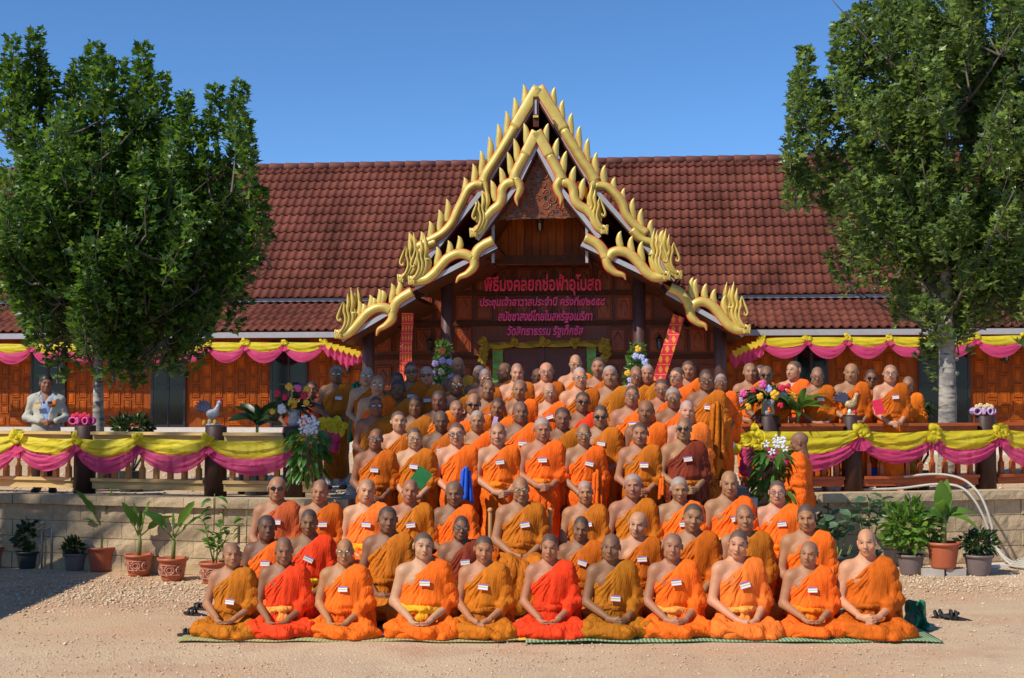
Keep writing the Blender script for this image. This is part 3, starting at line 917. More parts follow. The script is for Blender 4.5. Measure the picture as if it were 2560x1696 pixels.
# lowest tier
t3l = [(z3, 822, 630, .28, 0), (z3, 757, 645, .42, .0), (z3, 636, 700, .38, 0), (z3, 550, 755, .36, 0), (z3, 440, 805, .42, 0), (z3, 330, 910, .42, -.04), (z3, 665, 712, .28, 0), (z3, 575, 780, .26, 0), (z3, 480, 840, .24, 0)]
barge([(z3, [(955, 722), (870, 770), (800, 830), (765, 920)], [w_ * .98] * 4, False), (z3, [(765, 900), (760, 985), (700, 1045), (635, 1085), (612, 1145)], [w_ * .95, w_ * .85, w_ * .6, w_ * .4, .01], False),
       (z3, [(750, 905), (690, 875), (610, 880), (530, 925), (460, 1000), (390, 1080), (320, 1130), (250, 1130)], [w_ * .95] * 8, False)], DC, t3l, .4, -1, naga=(z3, 255, 1122))
t3r = [(z4, 1500, 585, .52, -.02), (z4, 1535, 600, .46, -.03), (z4, 1628, 645, .48, -.03), (z4, 1713, 695, .44, -.04), (z4, 1812, 755, .48, 0), (z4, 1922, 850, .44, .0)]
barge([(z4, [(1280, 685), (1370, 730), (1435, 800), (1470, 880)], [w_ * .98] * 4, False), (z4, [(1468, 870), (1485, 960), (1545, 1020), (1610, 1045), (1632, 1095)], [w_ * .95, w_ * .85, w_ * .6, w_ * .4, .01], False),
       (z4, [(1480, 890), (1520, 835), (1600, 820), (1690, 865), (1770, 955), (1840, 1040), (1920, 1085), (2012, 1080)], [w_ * .95] * 8, False)], DC, t3r, .4, 1, naga=(z4, 2012, 1075))
# the rear pair of heads of the great and the lowest tier
def rear_heads():
    for conv, x, y, side in ((z3, 960, 590, -1), (z4, 1268, 540, 1), (z3, 330, 1085, -1), (z4, 1935, 1040, 1)):
        r_ = empty('barge_board'); r_.parent = hall
        naga_head(r_, *conv(x, y), 32.9, side, .92)
rear_heads()
# rear finials of the great gable
rf = empty('barge_board'); rf.parent = hall
rfm = MB()
for i in range(7):
    x = 1160 + i * 73; y = 215 + i * 108
    c = HL(*z2(x, y), 33.2)
    f = MB(); ribbon(f, [(c.x, c.z), (c.x + .04, c.z - .08), (c.x + .05, c.z - .25), (c.x, c.z - .48)], [.012, .09, .115, .10], c.y, proud=.04, back=.06, n=4)
    f.build('finial', M['gold'], rf, True)

# roof slabs of the gables
def slab(name, a, b_, D0, depth, th=.12, drop=.14, mat='tile', fas=True):
    A, B_ = HL(*a, D0), HL(*b_, D0)
    d = Vector((B_.x - A.x, 0, B_.z - A.z)); n = Vector((-d.z, 0, d.x)).normalized()
    if n.z < 0: n = -n
    A = A - n * drop; B_ = B_ - n * drop
    y0, y1 = A.y + .08, A.y + .08 + depth
    root = empty(name); root.parent = hall
    mb = MB()
    vs = [Vector((A.x, y0, A.z)), Vector((B_.x, y0, B_.z)), Vector((B_.x, y1, B_.z)), Vector((A.x, y1, A.z))]
    mb.add([v + n * .0 for v in vs] + [v - n * th for v in vs], [(0, 1, 2, 3), (7, 6, 5, 4), (0, 4, 5, 1), (1, 5, 6, 2), (2, 6, 7, 3), (3, 7, 4, 0)])
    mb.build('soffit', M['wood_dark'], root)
    mt = MB(); mt.add([v + n * .004 for v in vs] + [v + n * .03 for v in vs], [(0, 3, 2, 1), (4, 5, 6, 7), (0, 1, 5, 4), (1, 2, 6, 5), (2, 3, 7, 6), (3, 0, 4, 7)])
    mt.build('roof_tiles', M['tile'], root)
    if fas:
        w = .085
        f = MB(); q = [v + Vector((0, -.012, 0)) for v in vs[:2]]
        f.add([q[0] + n * .02, q[1] + n * .02, q[1] - n * w, q[0] - n * w] + [p + Vector((0, -.03, 0)) for p in (q[0] + n * .02, q[1] + n * .02, q[1] - n * w, q[0] - n * w)],
              [(0, 1, 2, 3), (7, 6, 5, 4), (0, 4, 5, 1), (1, 5, 6, 2), (2, 6, 7, 3), (3, 7, 4, 0)])
        f.build('fascia', M['fascia'], root)
for a, b_ in (((1345, 212), (1203, 455)), ((1346, 212), (1490, 452)), ((1206, 452), (1025, 680)), ((1487, 452), (1700, 690))):
    slab('great_roof', a, b_, DB, 6.0, drop=.10)
for a, b_ in (((1341, 330), (1283, 448)), ((1341, 330), (1402, 448)), ((1286, 444), (1180, 590)), ((1398, 444), (1510, 585))):
    slab('upper_gable_roof', a, b_, DA, 2.2, drop=.10)
slab('second_roof', (1232, 598), (1030, 702), DA, 3.4, drop=.14); slab('second_roof', (1462, 592), (1665, 688), DA, 3.4, drop=.14)
slab('third_roof', (1028, 728), (845, 836), DC, 3.6, drop=.12); slab('third_roof', (1675, 716), (1868, 824), DC, 3.6, drop=.12)

# carved pediment: a sheet cut through, with scrolls laid on it
def curve_mesh(splines, ext, name):
    cu = bpy.data.curves.new(name, 'CURVE'); cu.dimensions = '2D'; cu.fill_mode = 'BOTH'; cu.extrude = ext
    for sp in splines:
        s = cu.splines.new('POLY'); s.points.add(len(sp) - 1); s.use_cyclic_u = True
        for i, (x, y) in enumerate(sp): s.points[i].co = (x, y, 0, 1)
    o = bpy.data.objects.new(name, cu); COL.objects.link(o)
    me = bpy.data.meshes.new_from_object(o.evaluated_get(bpy.context.evaluated_depsgraph_get()))
    bpy.data.objects.remove(o); bpy.data.curves.remove(cu)
    me.name = name
    return me
def pediment():
    c = HL(*z2(960, 590), DA + .35); k = (DA + .35) / FPX / 3.4086
    X = lambda x: (x - 975) * k; Z = lambda y: -(y - 590) * k
    outl = [(975, 600), (1110, 820), (1240, 1000), (1345, 1180)]
    bot = [(1300, 1190), (1240, 1178), (1190, 1195), (1120, 1185), (1060, 1172), (1020, 1190), (990, 1175), (980, 1200), (970, 1175), (930, 1192), (890, 1172), (820, 1188), (760, 1180), (710, 1205), (690, 1190), (625, 1195)]
    outl = outl + bot + [(720, 1010), (850, 800)]
    sp = [[(X(x), Z(y)) for x, y in outl]]
    def hole(x, y, a, b_, r_=0):
        q = []
        for i in range(12):
            t = 2 * PI * i / 12; dx, dy = 1.5 * a * math.cos(t), 1.5 * b_ * math.sin(t) * (1 - .35 * math.cos(t))
            q.append((X(x + dx * math.cos(r_) - dy * math.sin(r_)), Z(y + dx * math.sin(r_) + dy * math.cos(r_))))
        sp.append(q)
    hole(972, 785, 9, 14); hole(972, 850, 14, 12); hole(925, 860, 16, 8, .6); hole(1020, 860, 16, 8, -.6)
    for s in (-1, 1):
        cx = 975
        hole(cx + s * 62, 1020, 15, 9, 1.4); hole(cx + s * 105, 1066, 22, 11, 1.4 * s); hole(cx + s * 145, 1140, 36, 10, .25 * s); hole(cx + s * 200, 1120, 18, 8, .9 * s)
        hole(cx + s * 230, 1165, 22, 6, .1); hole(cx + s * 60, 940, 12, 7, 1.2 * s); hole(cx + s * 95, 985, 14, 7, .9 * s); hole(cx + s * 35, 1150, 14, 6, .3 * s); hole(cx + s * 30, 720, 12, 5, 1.0 * s)
        hole(cx + s * 290, 1165, 16, 5, .1); hole(cx + s * 165, 1070, 12, 6, 1.0)
    me = curve_mesh(sp, .02, 'pediment')
    me.materials.append(M['carved'])
    pd = link('pediment', me, None, hall, (c.x + (975 - 960) * k, c.y, c.z), (PI / 2, 0, 0))
    b_ = MB(); b_.add([(X(975), Z(600), -.10), (X(1345), Z(1180), -.10), (X(620), Z(1190), -.10)], [(0, 2, 1)])
    b_.build('backing', M['grey_back'], pd)
    sc = MB()
    def spiral(x, y, r0, turns, sgn, w=.022, ph=0):
        pts = []
        for i in range(int(14 * turns) + 1):
            t = i / 14; r_ = r0 * (1 - t / turns * .8); a = ph + sgn * 2 * PI * t
            pts.append((X(x + r_ * math.cos(a)), Z(y + r_ * math.sin(a)), .02))
        sc.tube(pts, [w * (1 - .5 * i / len(pts)) for i in range(len(pts))], 5)
    for s in (-1, 1):
        for (dx, y, r0, t) in ((50, 820, 34, 1.6), (48, 900, 30, 1.3), (75, 970, 34, 1.4), (120, 1030, 36, 1.5), (60, 1080, 38, 1.4), (175, 1090, 34, 1.4), (110, 1150, 26, 1.3), (235, 1125, 34, 1.4), (290, 1160, 24, 1.2), (25, 740, 22, 1.2), (20, 1010, 26, 1.1), (190, 1155, 20, 1.2)):
            spiral(975 + s * dx, y, r0, t, s, ph=random.uniform(0, 6))
    for i in range(len(bot) - 1):
        sc.tube([(X(bot[i][0]), Z(bot[i][1]), .02), (X(bot[i + 1][0]), Z(bot[i + 1][1]), .02)], .012, 5)
    sc.build('scrollwork', M['carved'], pd, True)
pediment()

# post and lamp in the peak between the gables
pk = HL(*z2(952, 250), 31.0)
hbox('king_post', (pk.x, pk.y + .08, pk.z - .05), (.13, .10, .70), M['wood_dark'])
hbox('steel_strap', (pk.x, pk.y + .02, pk.z + .05), (.045, .02, .34), M['steel'])
hbox('post_cap', (pk.x, pk.y + .0, pk.z - .17), (.12, .04, .05), M['gold'])
# recessed upper wall with boards, porch frame
a, b_ = HL(1232, 560, 32.6), HL(1470, 650, 32.6)
uw = hbox('upper_wall', ((a.x + b_.x) / 2, a.y + .05, (a.z + b_.z) / 2 + .6), (b_.x - a.x + .5, .06, a.z - b_.z + 1.4), M['wood_dark'])
n = 12
for i in range(n):
    x = a.x + (b_.x - a.x) * (i + .5) / n
    hbox('plank', (x, a.y - .005 - .006 * (i % 2), (a.z + b_.z) / 2 + .45), ((b_.x - a.x) / n - .012, .04, a.z - b_.z + 1.1), M['wood_panel'])
for px in (1233, 1467):
    q = HL(px, 600, 30.9); hbox('white_post', (q.x, q.y, q.z + .1), (.06, .10, 1.25), M['fascia'])
    q = HL(px, 600, 31.7); hbox('gable_cheek', (q.x + (.06 if px > 1300 else -.06), q.y + .3, q.z + .05), (.06, 1.9, 1.2), M['wood_dark'])
q1, q2 = HL(1100, 652, 32.3), HL(1600, 652, 32.3)
hbox('beam', ((q1.x + q2.x) / 2, q1.y, q1.z), (q2.x - q1.x, .18, .20), M['wood_dark'])
# dark boarded gable wall below the second roofs
def tri_wall(ptsL, D, mat, name, th=.08):
    q = [HL(x, y, D) for x, y in ptsL]; n_ = len(q)
    mb = MB(); mb.add([(p.x, p.y, p.z) for p in q] + [(p.x, p.y + th, p.z) for p in q], [tuple(range(n_))[::-1], tuple(range(n_, 2 * n_))] + [(i, (i + 1) % n_, n_ + (i + 1) % n_, n_ + i) for i in range(n_)])
    return mb.build(name, M[mat], hall)
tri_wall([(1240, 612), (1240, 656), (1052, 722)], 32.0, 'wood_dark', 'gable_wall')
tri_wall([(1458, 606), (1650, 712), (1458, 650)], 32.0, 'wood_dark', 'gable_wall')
# inner porch wall behind the letters, up into the roof
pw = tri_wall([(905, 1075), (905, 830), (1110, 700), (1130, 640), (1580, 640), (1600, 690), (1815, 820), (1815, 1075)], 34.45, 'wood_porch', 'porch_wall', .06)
def diamond_mesh(w, h):
    me = panel_mesh(w, h); V = [v.co[:] for v in me.vertices]; F = [tuple(p.vertices) for p in me.polygons]
    k = len(V); a, b2 = w * .30, h * .36
    V += [(0, -.018, -b2), (a, -.018, 0), (0, -.018, b2), (-a, -.018, 0), (0, -.034, -b2 * .8), (a * .8, -.034, 0), (0, -.034, b2 * .8), (-a * .8, -.034, 0)]
    F += [(k, k + 1, k + 5, k + 4), (k + 1, k + 2, k + 6, k + 5), (k + 2, k + 3, k + 7, k + 6), (k + 3, k, k + 4, k + 7), (k + 4, k + 5, k + 6, k + 7)]
    m2 = bpy.data.meshes.new('diamond_panel'); m2.from_pydata(V, [], F); m2.update(); m2.materials.append(M['wood_porch_panel']); return m2
DM = diamond_mesh(.42, .62)
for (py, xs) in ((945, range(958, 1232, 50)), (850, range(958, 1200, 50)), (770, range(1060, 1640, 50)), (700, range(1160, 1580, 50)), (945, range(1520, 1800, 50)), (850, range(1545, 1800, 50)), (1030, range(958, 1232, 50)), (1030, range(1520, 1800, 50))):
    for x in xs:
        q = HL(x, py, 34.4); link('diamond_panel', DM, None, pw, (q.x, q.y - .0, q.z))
for py in (812, 735, 895):
    q1, q2 = HL(930 if py > 800 else 1060, py, 34.38), HL(1790 if py > 800 else 1640, py, 34.38)
    MB().box((0, 0, 0), (q2.x - q1.x, .06, .10)).build('rail', M['wood_dark'], pw, loc=((q1.x + q2.x) / 2, q1.y, q1.z))
# porch ceiling and beams
q = HL(1345, 640, 33.2)
for s, xa, ya, xb, yb in ((-1, 1110, 700, 905, 812), (1, 1600, 690, 1815, 805)):
    A, B2 = HL(xa, ya, 31.9), HL(xb, yb, 31.9)
    d = B2 - A; L_ = d.length; ang = math.atan2(d.z, d.x)
    MB().box((0, 0, 0), (L_ + .3, .16, .20)).build('rafter', M['wood_dark'], hall, loc=(A + B2) / 2, rot=(0, -ang, 0))
# columns
for px, py in ((1118, 690), (1598, 690), (921, 832), (1800, 828)):
    t = HL(px, py, 32.1); base = 1.46
    MB().lathe([(.155, base), (.15, 3.0), (.145, t.z + .25)], 14).build('column', M['wood_column'], hall, True, loc=(t.x, t.y, 0))
# doors with green frame
d0, d1 = HL(1259, 868, 34.36), HL(1466, 868, 34.36)
dw = (d1.x - d0.x) / 2
for s in (0, 1):
    do = hbox('door', (d0.x + dw * (s + .5), d0.y, 2.47), (dw - .012, .06, 2.02), M['wood_door'])
    for z in (-.5, .45):
        MB().box((0, 0, 0), (dw * .62, .02, .78)).build('door_panel', M['wood_door'], do, loc=(0, -.04, z))
    MB().ball((0, 0, 0), .03, 8, 5).build('handle', M['gold'], do, True, loc=((dw / 2 - .07) * (1 if s == 0 else -1), -.06, -.05))
for (xa, xb) in ((1232, 1258), (1467, 1490)):
    A, B2 = HL(xa, 870, 34.33), HL(xb, 870, 34.33)
    fr = hbox('door_frame', ((A.x + B2.x) / 2, A.y, 2.45), (B2.x - A.x, .10, 2.10), M['green_paint'])
    for i in range(9):
        MB().box((0, 0, 0), (B2.x - A.x + .02, .12, .035)).build('frame_moulding', M['gold_sheer'], fr, loc=(0, 0, -.95 + i * .24))
# ------------------------------------------------------------------ people: materials
def obj_attr(nt, name):
    a = nt.nodes.new('ShaderNodeAttribute'); a.attribute_type = 'OBJECT'; a.attribute_name = name
    return a

def make_skin():
    m, nt, b = mat_new('skin')
    tone = obj_attr(nt, 'tone').outputs['Color']
    hair = obj_attr(nt, 'hair').outputs['Fac']
    grey = obj_attr(nt, 'grey').outputs['Fac']
    hp = nt.nodes.new('ShaderNodeAttribute'); hp.attribute_name = 'hp'
    sp = nt.nodes.new('ShaderNodeSeparateXYZ'); nt.links.new(hp.outputs['Vector'], sp.inputs[0])
    x, y, z = sp.outputs
    ax = math_n(nt, 'ABSOLUTE', x)
    co = coords(nt)
    n1 = noise(nt, 9, 4, co); n2 = noise(nt, 55, 3, co)
    k = math_n(nt, 'ADD', math_n(nt, 'MULTIPLY_ADD', n1, .55, .55), math_n(nt, 'MULTIPLY', n2, .30))
    col = mixc(nt, 1.0, tone, nt.nodes.new('ShaderNodeCombineColor').outputs[0], 'MULTIPLY')
    cc = nt.nodes['Combine Color']
    for i in range(3): nt.links.new(k, cc.inputs[i])
    def band(v, c, hw, soft):                    # 1 inside |v-c|<hw
        d = math_n(nt, 'ABSOLUTE', math_n(nt, 'SUBTRACT', v, c))
        n = nt.nodes.new('ShaderNodeMapRange'); n.interpolation_type = 'SMOOTHSTEP'
        nt.links.new(d, n.inputs[0]); n.inputs[1].default_value = hw + soft; n.inputs[2].default_value = hw - soft
        return n.outputs[0]
    def step(v, lo, hi):
        n = nt.nodes.new('ShaderNodeMapRange'); n.interpolation_type = 'SMOOTHSTEP'
        nt.links.new(v, n.inputs[0]); n.inputs[1].default_value = lo; n.inputs[2].default_value = hi
        return n.outputs[0]
    mul = lambda a, c: math_n(nt, 'MULTIPLY', a, c)
    front = step(y, -.045, -.06)
    # lips
    lips = mul(mul(band(ax, 0, .024, .006), band(z, -.064, .009, .003)), front)
    col = mixc(nt, mul(lips, .6), col, (.24, .07, .055))
    mouth = mul(mul(band(ax, 0, .022, .004), band(z, -.064, .0022, .002)), front)
    col = mixc(nt, mul(mouth, .8), col, (.06, .015, .012))
    # nostril shade and philtrum are geometry; brows
    bz = math_n(nt, 'SUBTRACT', z, mul(math_n(nt, 'SUBTRACT', .05, ax), .12))
    brow = mul(mul(band(ax, .033, .019, .006), band(bz, .0265, .0042, .003)), front)
    bc = mixc(nt, grey, (.025, .018, .015), (.25, .23, .21))
    col = mixc(nt, mul(brow, .72), col, bc)
    # eyes
    eye = mul(mul(band(ax, .031, .0145, .003), band(z, .0045, .0042, .002)), front)
    col = mixc(nt, mul(eye, .85), col, (.28, .22, .19))
    iris = mul(mul(band(ax, .031, .0065, .002), band(z, .0045, .0044, .002)), front)
    lid = mul(mul(band(ax, .031, .0165, .003), band(z, .0092, .0018, .0015)), front)
    col = mixc(nt, mul(iris, .95), col, (.012, .008, .007))
    col = mixc(nt, mul(lid, .85), col, (.02, .012, .01))
    # shaved scalp
    hz = math_n(nt, 'SUBTRACT', .074, mul(math_n(nt, 'ADD', y, .075), 1.02))
    hz = math_n(nt, 'MAXIMUM', hz, -.055)
    hz = math_n(nt, 'ADD', hz, math_n(nt, 'MULTIPLY_ADD', n2, .010, -.005))
    sc = step(math_n(nt, 'SUBTRACT', z, hz), -.010, .014)
    ear = step(ax, .082, .078)
    sc = mul(mul(sc, ear), step(z, -.2, -.08))
    hc = mixc(nt, grey, (.028, .022, .019), (.33, .32, .31))
    col = mixc(nt, mul(sc, hair), col, hc)
    nt.links.new(col, b.inputs['Base Color'])
    b.inputs['Roughness'].default_value = .56
    b.inputs['Specular IOR Level'].default_value = .36
    b.inputs['Subsurface Weight'].default_value = 0.0
    h = math_n(nt, 'ADD', noise(nt, 70, 4, co), mul(n1, 2))
    bump(nt, b, h, .25, .004)
    return m

def make_cloth(name='robe_cloth', attr='cloth', const=None, rough=.78):
    m, nt, b = mat_new(name)
    if const is None: c = obj_attr(nt, attr).outputs['Color']
    else:
        rgb = nt.nodes.new('ShaderNodeRGB'); rgb.outputs[0].default_value = (*const, 1); c = rgb.outputs[0]
    co = coords(nt)
    n1 = noise(nt, 6, 3, co)
    hs = nt.nodes.new('ShaderNodeHueSaturation'); nt.links.new(c, hs.inputs['Color'])
    nt.links.new(math_n(nt, 'ADD', math_n(nt, 'MULTIPLY_ADD', n1, .7, .52), math_n(nt, 'MULTIPLY', noise(nt, 30, 3, co), .28)), hs.inputs['Value'])
    nt.links.new(hs.outputs[0], b.inputs['Base Color'])
    b.inputs['Roughness'].default_value = rough
    b.inputs['Specular IOR Level'].default_value = .2
    b.inputs['Sheen Weight'].default_value = 0.0
    # creases: warped, stretched noise plus fine crumple
    mp = nt.nodes.new('ShaderNodeMapping'); mp.inputs['Rotation'].default_value = (0, R(38), 0); mp.inputs['Scale'].default_value = (15, 9, 4)
    nt.links.new(co, mp.inputs['Vector'])
    h1 = noise(nt, 1.0, 4, mp.outputs[0], .6)
    mp2 = nt.nodes.new('ShaderNodeMapping'); mp2.inputs['Scale'].default_value = (22, 20, 8)
    nt.links.new(co, mp2.inputs['Vector'])
    h2 = noise(nt, 1.0, 3, mp2.outputs[0], .6)
    h = math_n(nt, 'ADD', math_n(nt, 'MULTIPLY', h1, 1.0), math_n(nt, 'MULTIPLY', h2, .5))
    # pleats that follow the wrap: phases and masks are stored on the mesh
    A1 = nt.nodes.new('ShaderNodeAttribute'); A1.attribute_name = 'fc'; s1 = nt.nodes.new('ShaderNodeSeparateXYZ'); nt.links.new(A1.outputs['Vector'], s1.inputs[0])
    A2 = nt.nodes.new('ShaderNodeAttribute'); A2.attribute_name = 'fl'; s2 = nt.nodes.new('ShaderNodeSeparateXYZ'); nt.links.new(A2.outputs['Vector'], s2.inputs[0])
    wob = noise(nt, 5, 2, co)
    def pleat(phase, freq, wa):
        a = math_n(nt, 'ADD', math_n(nt, 'MULTIPLY', phase, freq), math_n(nt, 'MULTIPLY', wob, wa))
        return math_n(nt, 'POWER', math_n(nt, 'ABSOLUTE', math_n(nt, 'SINE', a)), .6)
    p1 = math_n(nt, 'MULTIPLY', math_n(nt, 'MULTIPLY', pleat(s1.outputs[0], 46, 7), s1.outputs[2]), math_n(nt, 'MULTIPLY_ADD', s1.outputs[1], -.9, 1.0))
    p2 = math_n(nt, 'MULTIPLY', math_n(nt, 'MULTIPLY', pleat(s2.outputs[0], 1, 9), math_n(nt, 'SUBTRACT', 1.0, s1.outputs[2])), 1.15)
    p3 = math_n(nt, 'MULTIPLY', pleat(s2.outputs[2], 1, 6), s2.outputs[1])
    pl = math_n(nt, 'MULTIPLY', math_n(nt, 'ADD', math_n(nt, 'ADD', p1, p2), p3), math_n(nt, 'MULTIPLY_ADD', h2, 1.6, -.1))
    bump(nt, b, math_n(nt, 'ADD', math_n(nt, 'MULTIPLY', h, .8), pl), .62, .024)
    return m

M['skin'] = make_skin()
M['robe'] = make_cloth()
M['white_sock'] = simple('white_sock', (.5, .52, .58), .9)
M['sandal'] = simple('sandal_rubber', (.018, .018, .02), .7)
M['lens_dark'] = simple('dark_lens', (.01, .009, .01), .12, var=0)
M['frame_dark'] = simple('glasses_frame', (.03, .025, .022), .35, var=0)
M['frame_gold'] = simple('glasses_wire', (.35, .27, .15), .3, var=0, metal=.8)
def _clear():
    m, nt, b = mat_new('clear_lens')
    tr = nt.nodes.new('ShaderNodeBsdfTransparent'); gl = nt.nodes.new('ShaderNodeBsdfGlossy'); gl.inputs['Roughness'].default_value = .05
    mx = nt.nodes.new('ShaderNodeMixShader'); mx.inputs[0].default_value = .16
    tr.inputs[0].default_value = (.86, .86, .84, 1)
    nt.links.new(tr.outputs[0], mx.inputs[1]); nt.links.new(gl.outputs[0], mx.inputs[2])
    nt.links.new(mx.outputs[0], nt.nodes['Material Output'].inputs[0])
    return m
M['lens_clear'] = _clear()
def _badge():
    m, nt, b = mat_new('badge_print')
    co = coords(nt, 'Object')
    sp = nt.nodes.new('ShaderNodeSeparateXYZ'); nt.links.new(co, sp.inputs[0])
    z = math_n(nt, 'MULTIPLY_ADD', sp.outputs[2], 1 / .062, .5)
    c = ramp(nt, z, [(0, (.55, .03, .06)), (.14, (.75, .74, .72)), (.38, (.52, .50, .12)), (.56, (.75, .74, .72)), (.72, (.16, .17, .42)), (.86, (.55, .10, .25))])
    nt.nodes[-1].color_ramp.interpolation = 'CONSTANT'
    ed = math_n(nt, 'GREATER_THAN', math_n(nt, 'ABSOLUTE', sp.outputs[0]), .044)
    c = mixc(nt, ed, c, (.62, .35, .40))
    nt.links.new(c, b.inputs['Base Color']); b.inputs['Roughness'].default_value = .3
    return m
M['badge'] = _badge()

# ------------------------------------------------------------------ people: heads and hands (made once per variant, copied into each body mesh)
_heads, _hands = {}, {}
def head_part(var, h):
    if (var, h) in _heads: return _heads[(var, h)]
    r = random.Random(100 + var)
    u = lambda a: r.uniform(-a, a)
    w, lo, jaw, ck = 1 + u(.09), u(.009), 1 + u(.22), u(.008)
    V = Vol((-.105, -.135, -.19), (.105, .125, .135), h)
    V.ell((0, .012, .032), (.075 * w, .094, .084), .02)
    V.ell((0, -.014, -.034 + lo), (.063 * w, .074, .083), .03)
    V.ell((0, -.056, -.092), (.032 * jaw, .030, .026), .025)
    for sx in (-1, 1):
        V.ell((sx * .040, -.052, -.030), (.024 + ck, .026, .026), .018)
        V.ell((sx * .047 * jaw, -.018, -.068), (.018, .034, .026), .02)
    V.cap((-.032, -.081, .021), (.032, -.081, .021), .0125, .0125, .010)
    for sx in (-1, 1):
        V.ell((sx * .031, -.097, .003), (.019, .021, .0125), .010, 'c')
        V.ell((sx * .031, -.0735, .003), (.0135, .011, .0085), .004)
        V.ell((sx * .081 * w, .010, -.004), (.008, .018, .031), .006, rot=Matrix.Rotation(R(-10), 3, 'X') @ Matrix.Rotation(R(sx * 14), 3, 'Z'))
        V.ell((sx * .092 * w, .004, .004), (.006, .010, .016), .004, 'c')
    nl = u(.003)
    V.cap((0, -.084, .010), (0, -.104 + nl, -.030), .0085, .0140 + abs(nl), .008)
    for sx in (-1, 1): V.ell((sx * .0125, -.092, -.034), (.0085, .010, .0075), .006)
    V.ell((0, -.084, -.064), (.026, .014, .013), .010)
    V.ell((0, -.092, -.0585), (.021, .008, .0052), .004)
    V.ell((0, -.090, -.0705), (.018, .008, .006), .004)
    V.ell((0, -.101, -.0642), (.022, .008, .0016), .002, 'c')
    V.cap((0, .018, -.06), (0, .028, -.18), .053, .054, .03)
    _heads[(var, h)] = V.surf()
    return _heads[(var, h)]

def hand_part(var, h):
    """two hands held together in front; wrists leave at (+-.075, .035, .01)"""
    if (var, h) in _hands: return _hands[(var, h)]
    V = Vol((-.115, -.075, -.085), (.115, .07, .06), h)
    f = .0088
    if var == 0:       # clasped, right over left
        V.cap((-.095, .045, .012), (-.035, -.005, 0), .026, .027, .01, sq=(1, 1, .85))
        V.cap((.095, .045, .010), (.035, .003, -.004), .026, .027, .01, sq=(1, 1, .85))
        for i in range(4):
            z = .020 - .0185 * i; L = (.046, .052, .048, .036)[i]
            V.cap((-.024, -.024, z), (.012, -.040, z - .004), f, f, .003)
            V.cap((.012, -.040, z - .004), (.012 + L * .8, -.026, z - .009), f, f * .8, .002)
            z2 = .011 - .0185 * i
            V.cap((.038, -.020, z2), (.006, -.030, z2), f, f, .003)
            V.cap((.006, -.030, z2 - .002), (-.035, -.029, z2 - .003), f * .95, f * .75, .002)
        V.cap((-.050, -.002, .022), (.000, -.030, .036), .0105, .0085, .006)
        V.cap((.050, .002, .020), (.010, -.022, .029), .0105, .0085, .006)
    elif var == 1:     # right hand laid over the left, fingers pointing down
        V.cap((-.095, .045, .022), (-.018, -.022, -.004), .025, .026, .01, sq=(1, 1, .9))
        V.cap((.095, .045, .018), (.022, .002, -.012), .025, .026, .01, sq=(1, 1, .9))
        for i in range(4):
            x = -.014 + .0165 * i; L = (.050, .058, .054, .042)[i]
            V.cap((x - .006, -.034, -.010), (x + .014, -.044, -.010 - L * .5), f, f, .003)
            V.cap((x + .014, -.044, -.010 - L * .5), (x + .024, -.036, -.012 - L), f, f * .78, .002)
            V.cap((.020 - x, -.008, -.026), (.0 - x, -.018, -.066), f, f * .78, .002)
        V.cap((-.045, -.005, .010), (-.012, -.038, .020), .011, .009, .006)
        V.cap((.052, .002, .008), (.028, -.018, -.028), .011, .009, .006)
    else:              # open, resting in the lap, finger tips meeting
        for s in (-1, 1):
            V.cap((s * .095, .040, .014), (s * .052, -.006, -.010), .024, .027, .01, sq=(1, 1, 1.1))
            for i in range(4):
                y = -.030 + .016 * i; L = (.042, .050, .046, .036)[i]
                V.cap((s * .040, y, -.016), (s * (.040 - L * .55), y - .004, -.022), f, f, .003)
                V.cap((s * (.040 - L * .55), y - .004, -.022), (s * (.044 - L), y - .006, -.012 - .005 * s), f, f * .8, .002)
            V.cap((s * .055, -.025, .004), (s * .014, -.040, .004), .0105, .0085, .006)
    _hands[(var, h)] = V.surf()
    return _hands[(var, h)]

def torso(V, H, g, off, k=.05, full=True):
    o = off
    V.ell((0, .005, H + .01), (.168 + o + g * .5, .125 + o + g * .4, .125 + o), k)
    V.ell((0, -.010 - g * .5, H + .14), (.148 + o + g, .112 + o + g, .155 + o), k)
    V.ell((0, .000, H + .33), (.156 + o + g * .4, .112 + o + g * .25, .165 + o), k)
    V.cap((-.132, .008, H + .462), (.132, .008, H + .462), .060 + o, .060 + o, k)
    V.cap((0, .015, H + .48), (0, .012, H + .60), .060 + o * .6 + g * .25, .055 + o * .2 + g * .25, .04)
    for s in (-1, 1):
        V.cap((s * .12, .012, H + .478), (s * .03, .018, H + .55), .036 + o, .034 + o * .5, .035)
        if full and off < .005: V.ell((s * .075, -.078 - g * .3, H + .37), (.062, .030, .045), .05)

POSES = dict(lotus=dict(H=.105, hand=(0, -.305, .058), el=(.236, -.03, .185)),
             kneel=dict(H=.235, hand=(0, -.265, .035), el=(.228, -.03, .19)),
             chair=dict(H=.500, hand=(0, -.265, .045), el=(.234, -.03, .19)),
             stand=dict(H=.870, hand=(0, -.225, .055), el=(.228, .00, .195)))

def smoothstep(x, a, b):
    t = np.clip((x - a) / (b - a), 0, 1); return t * t * (3 - 2 * t)

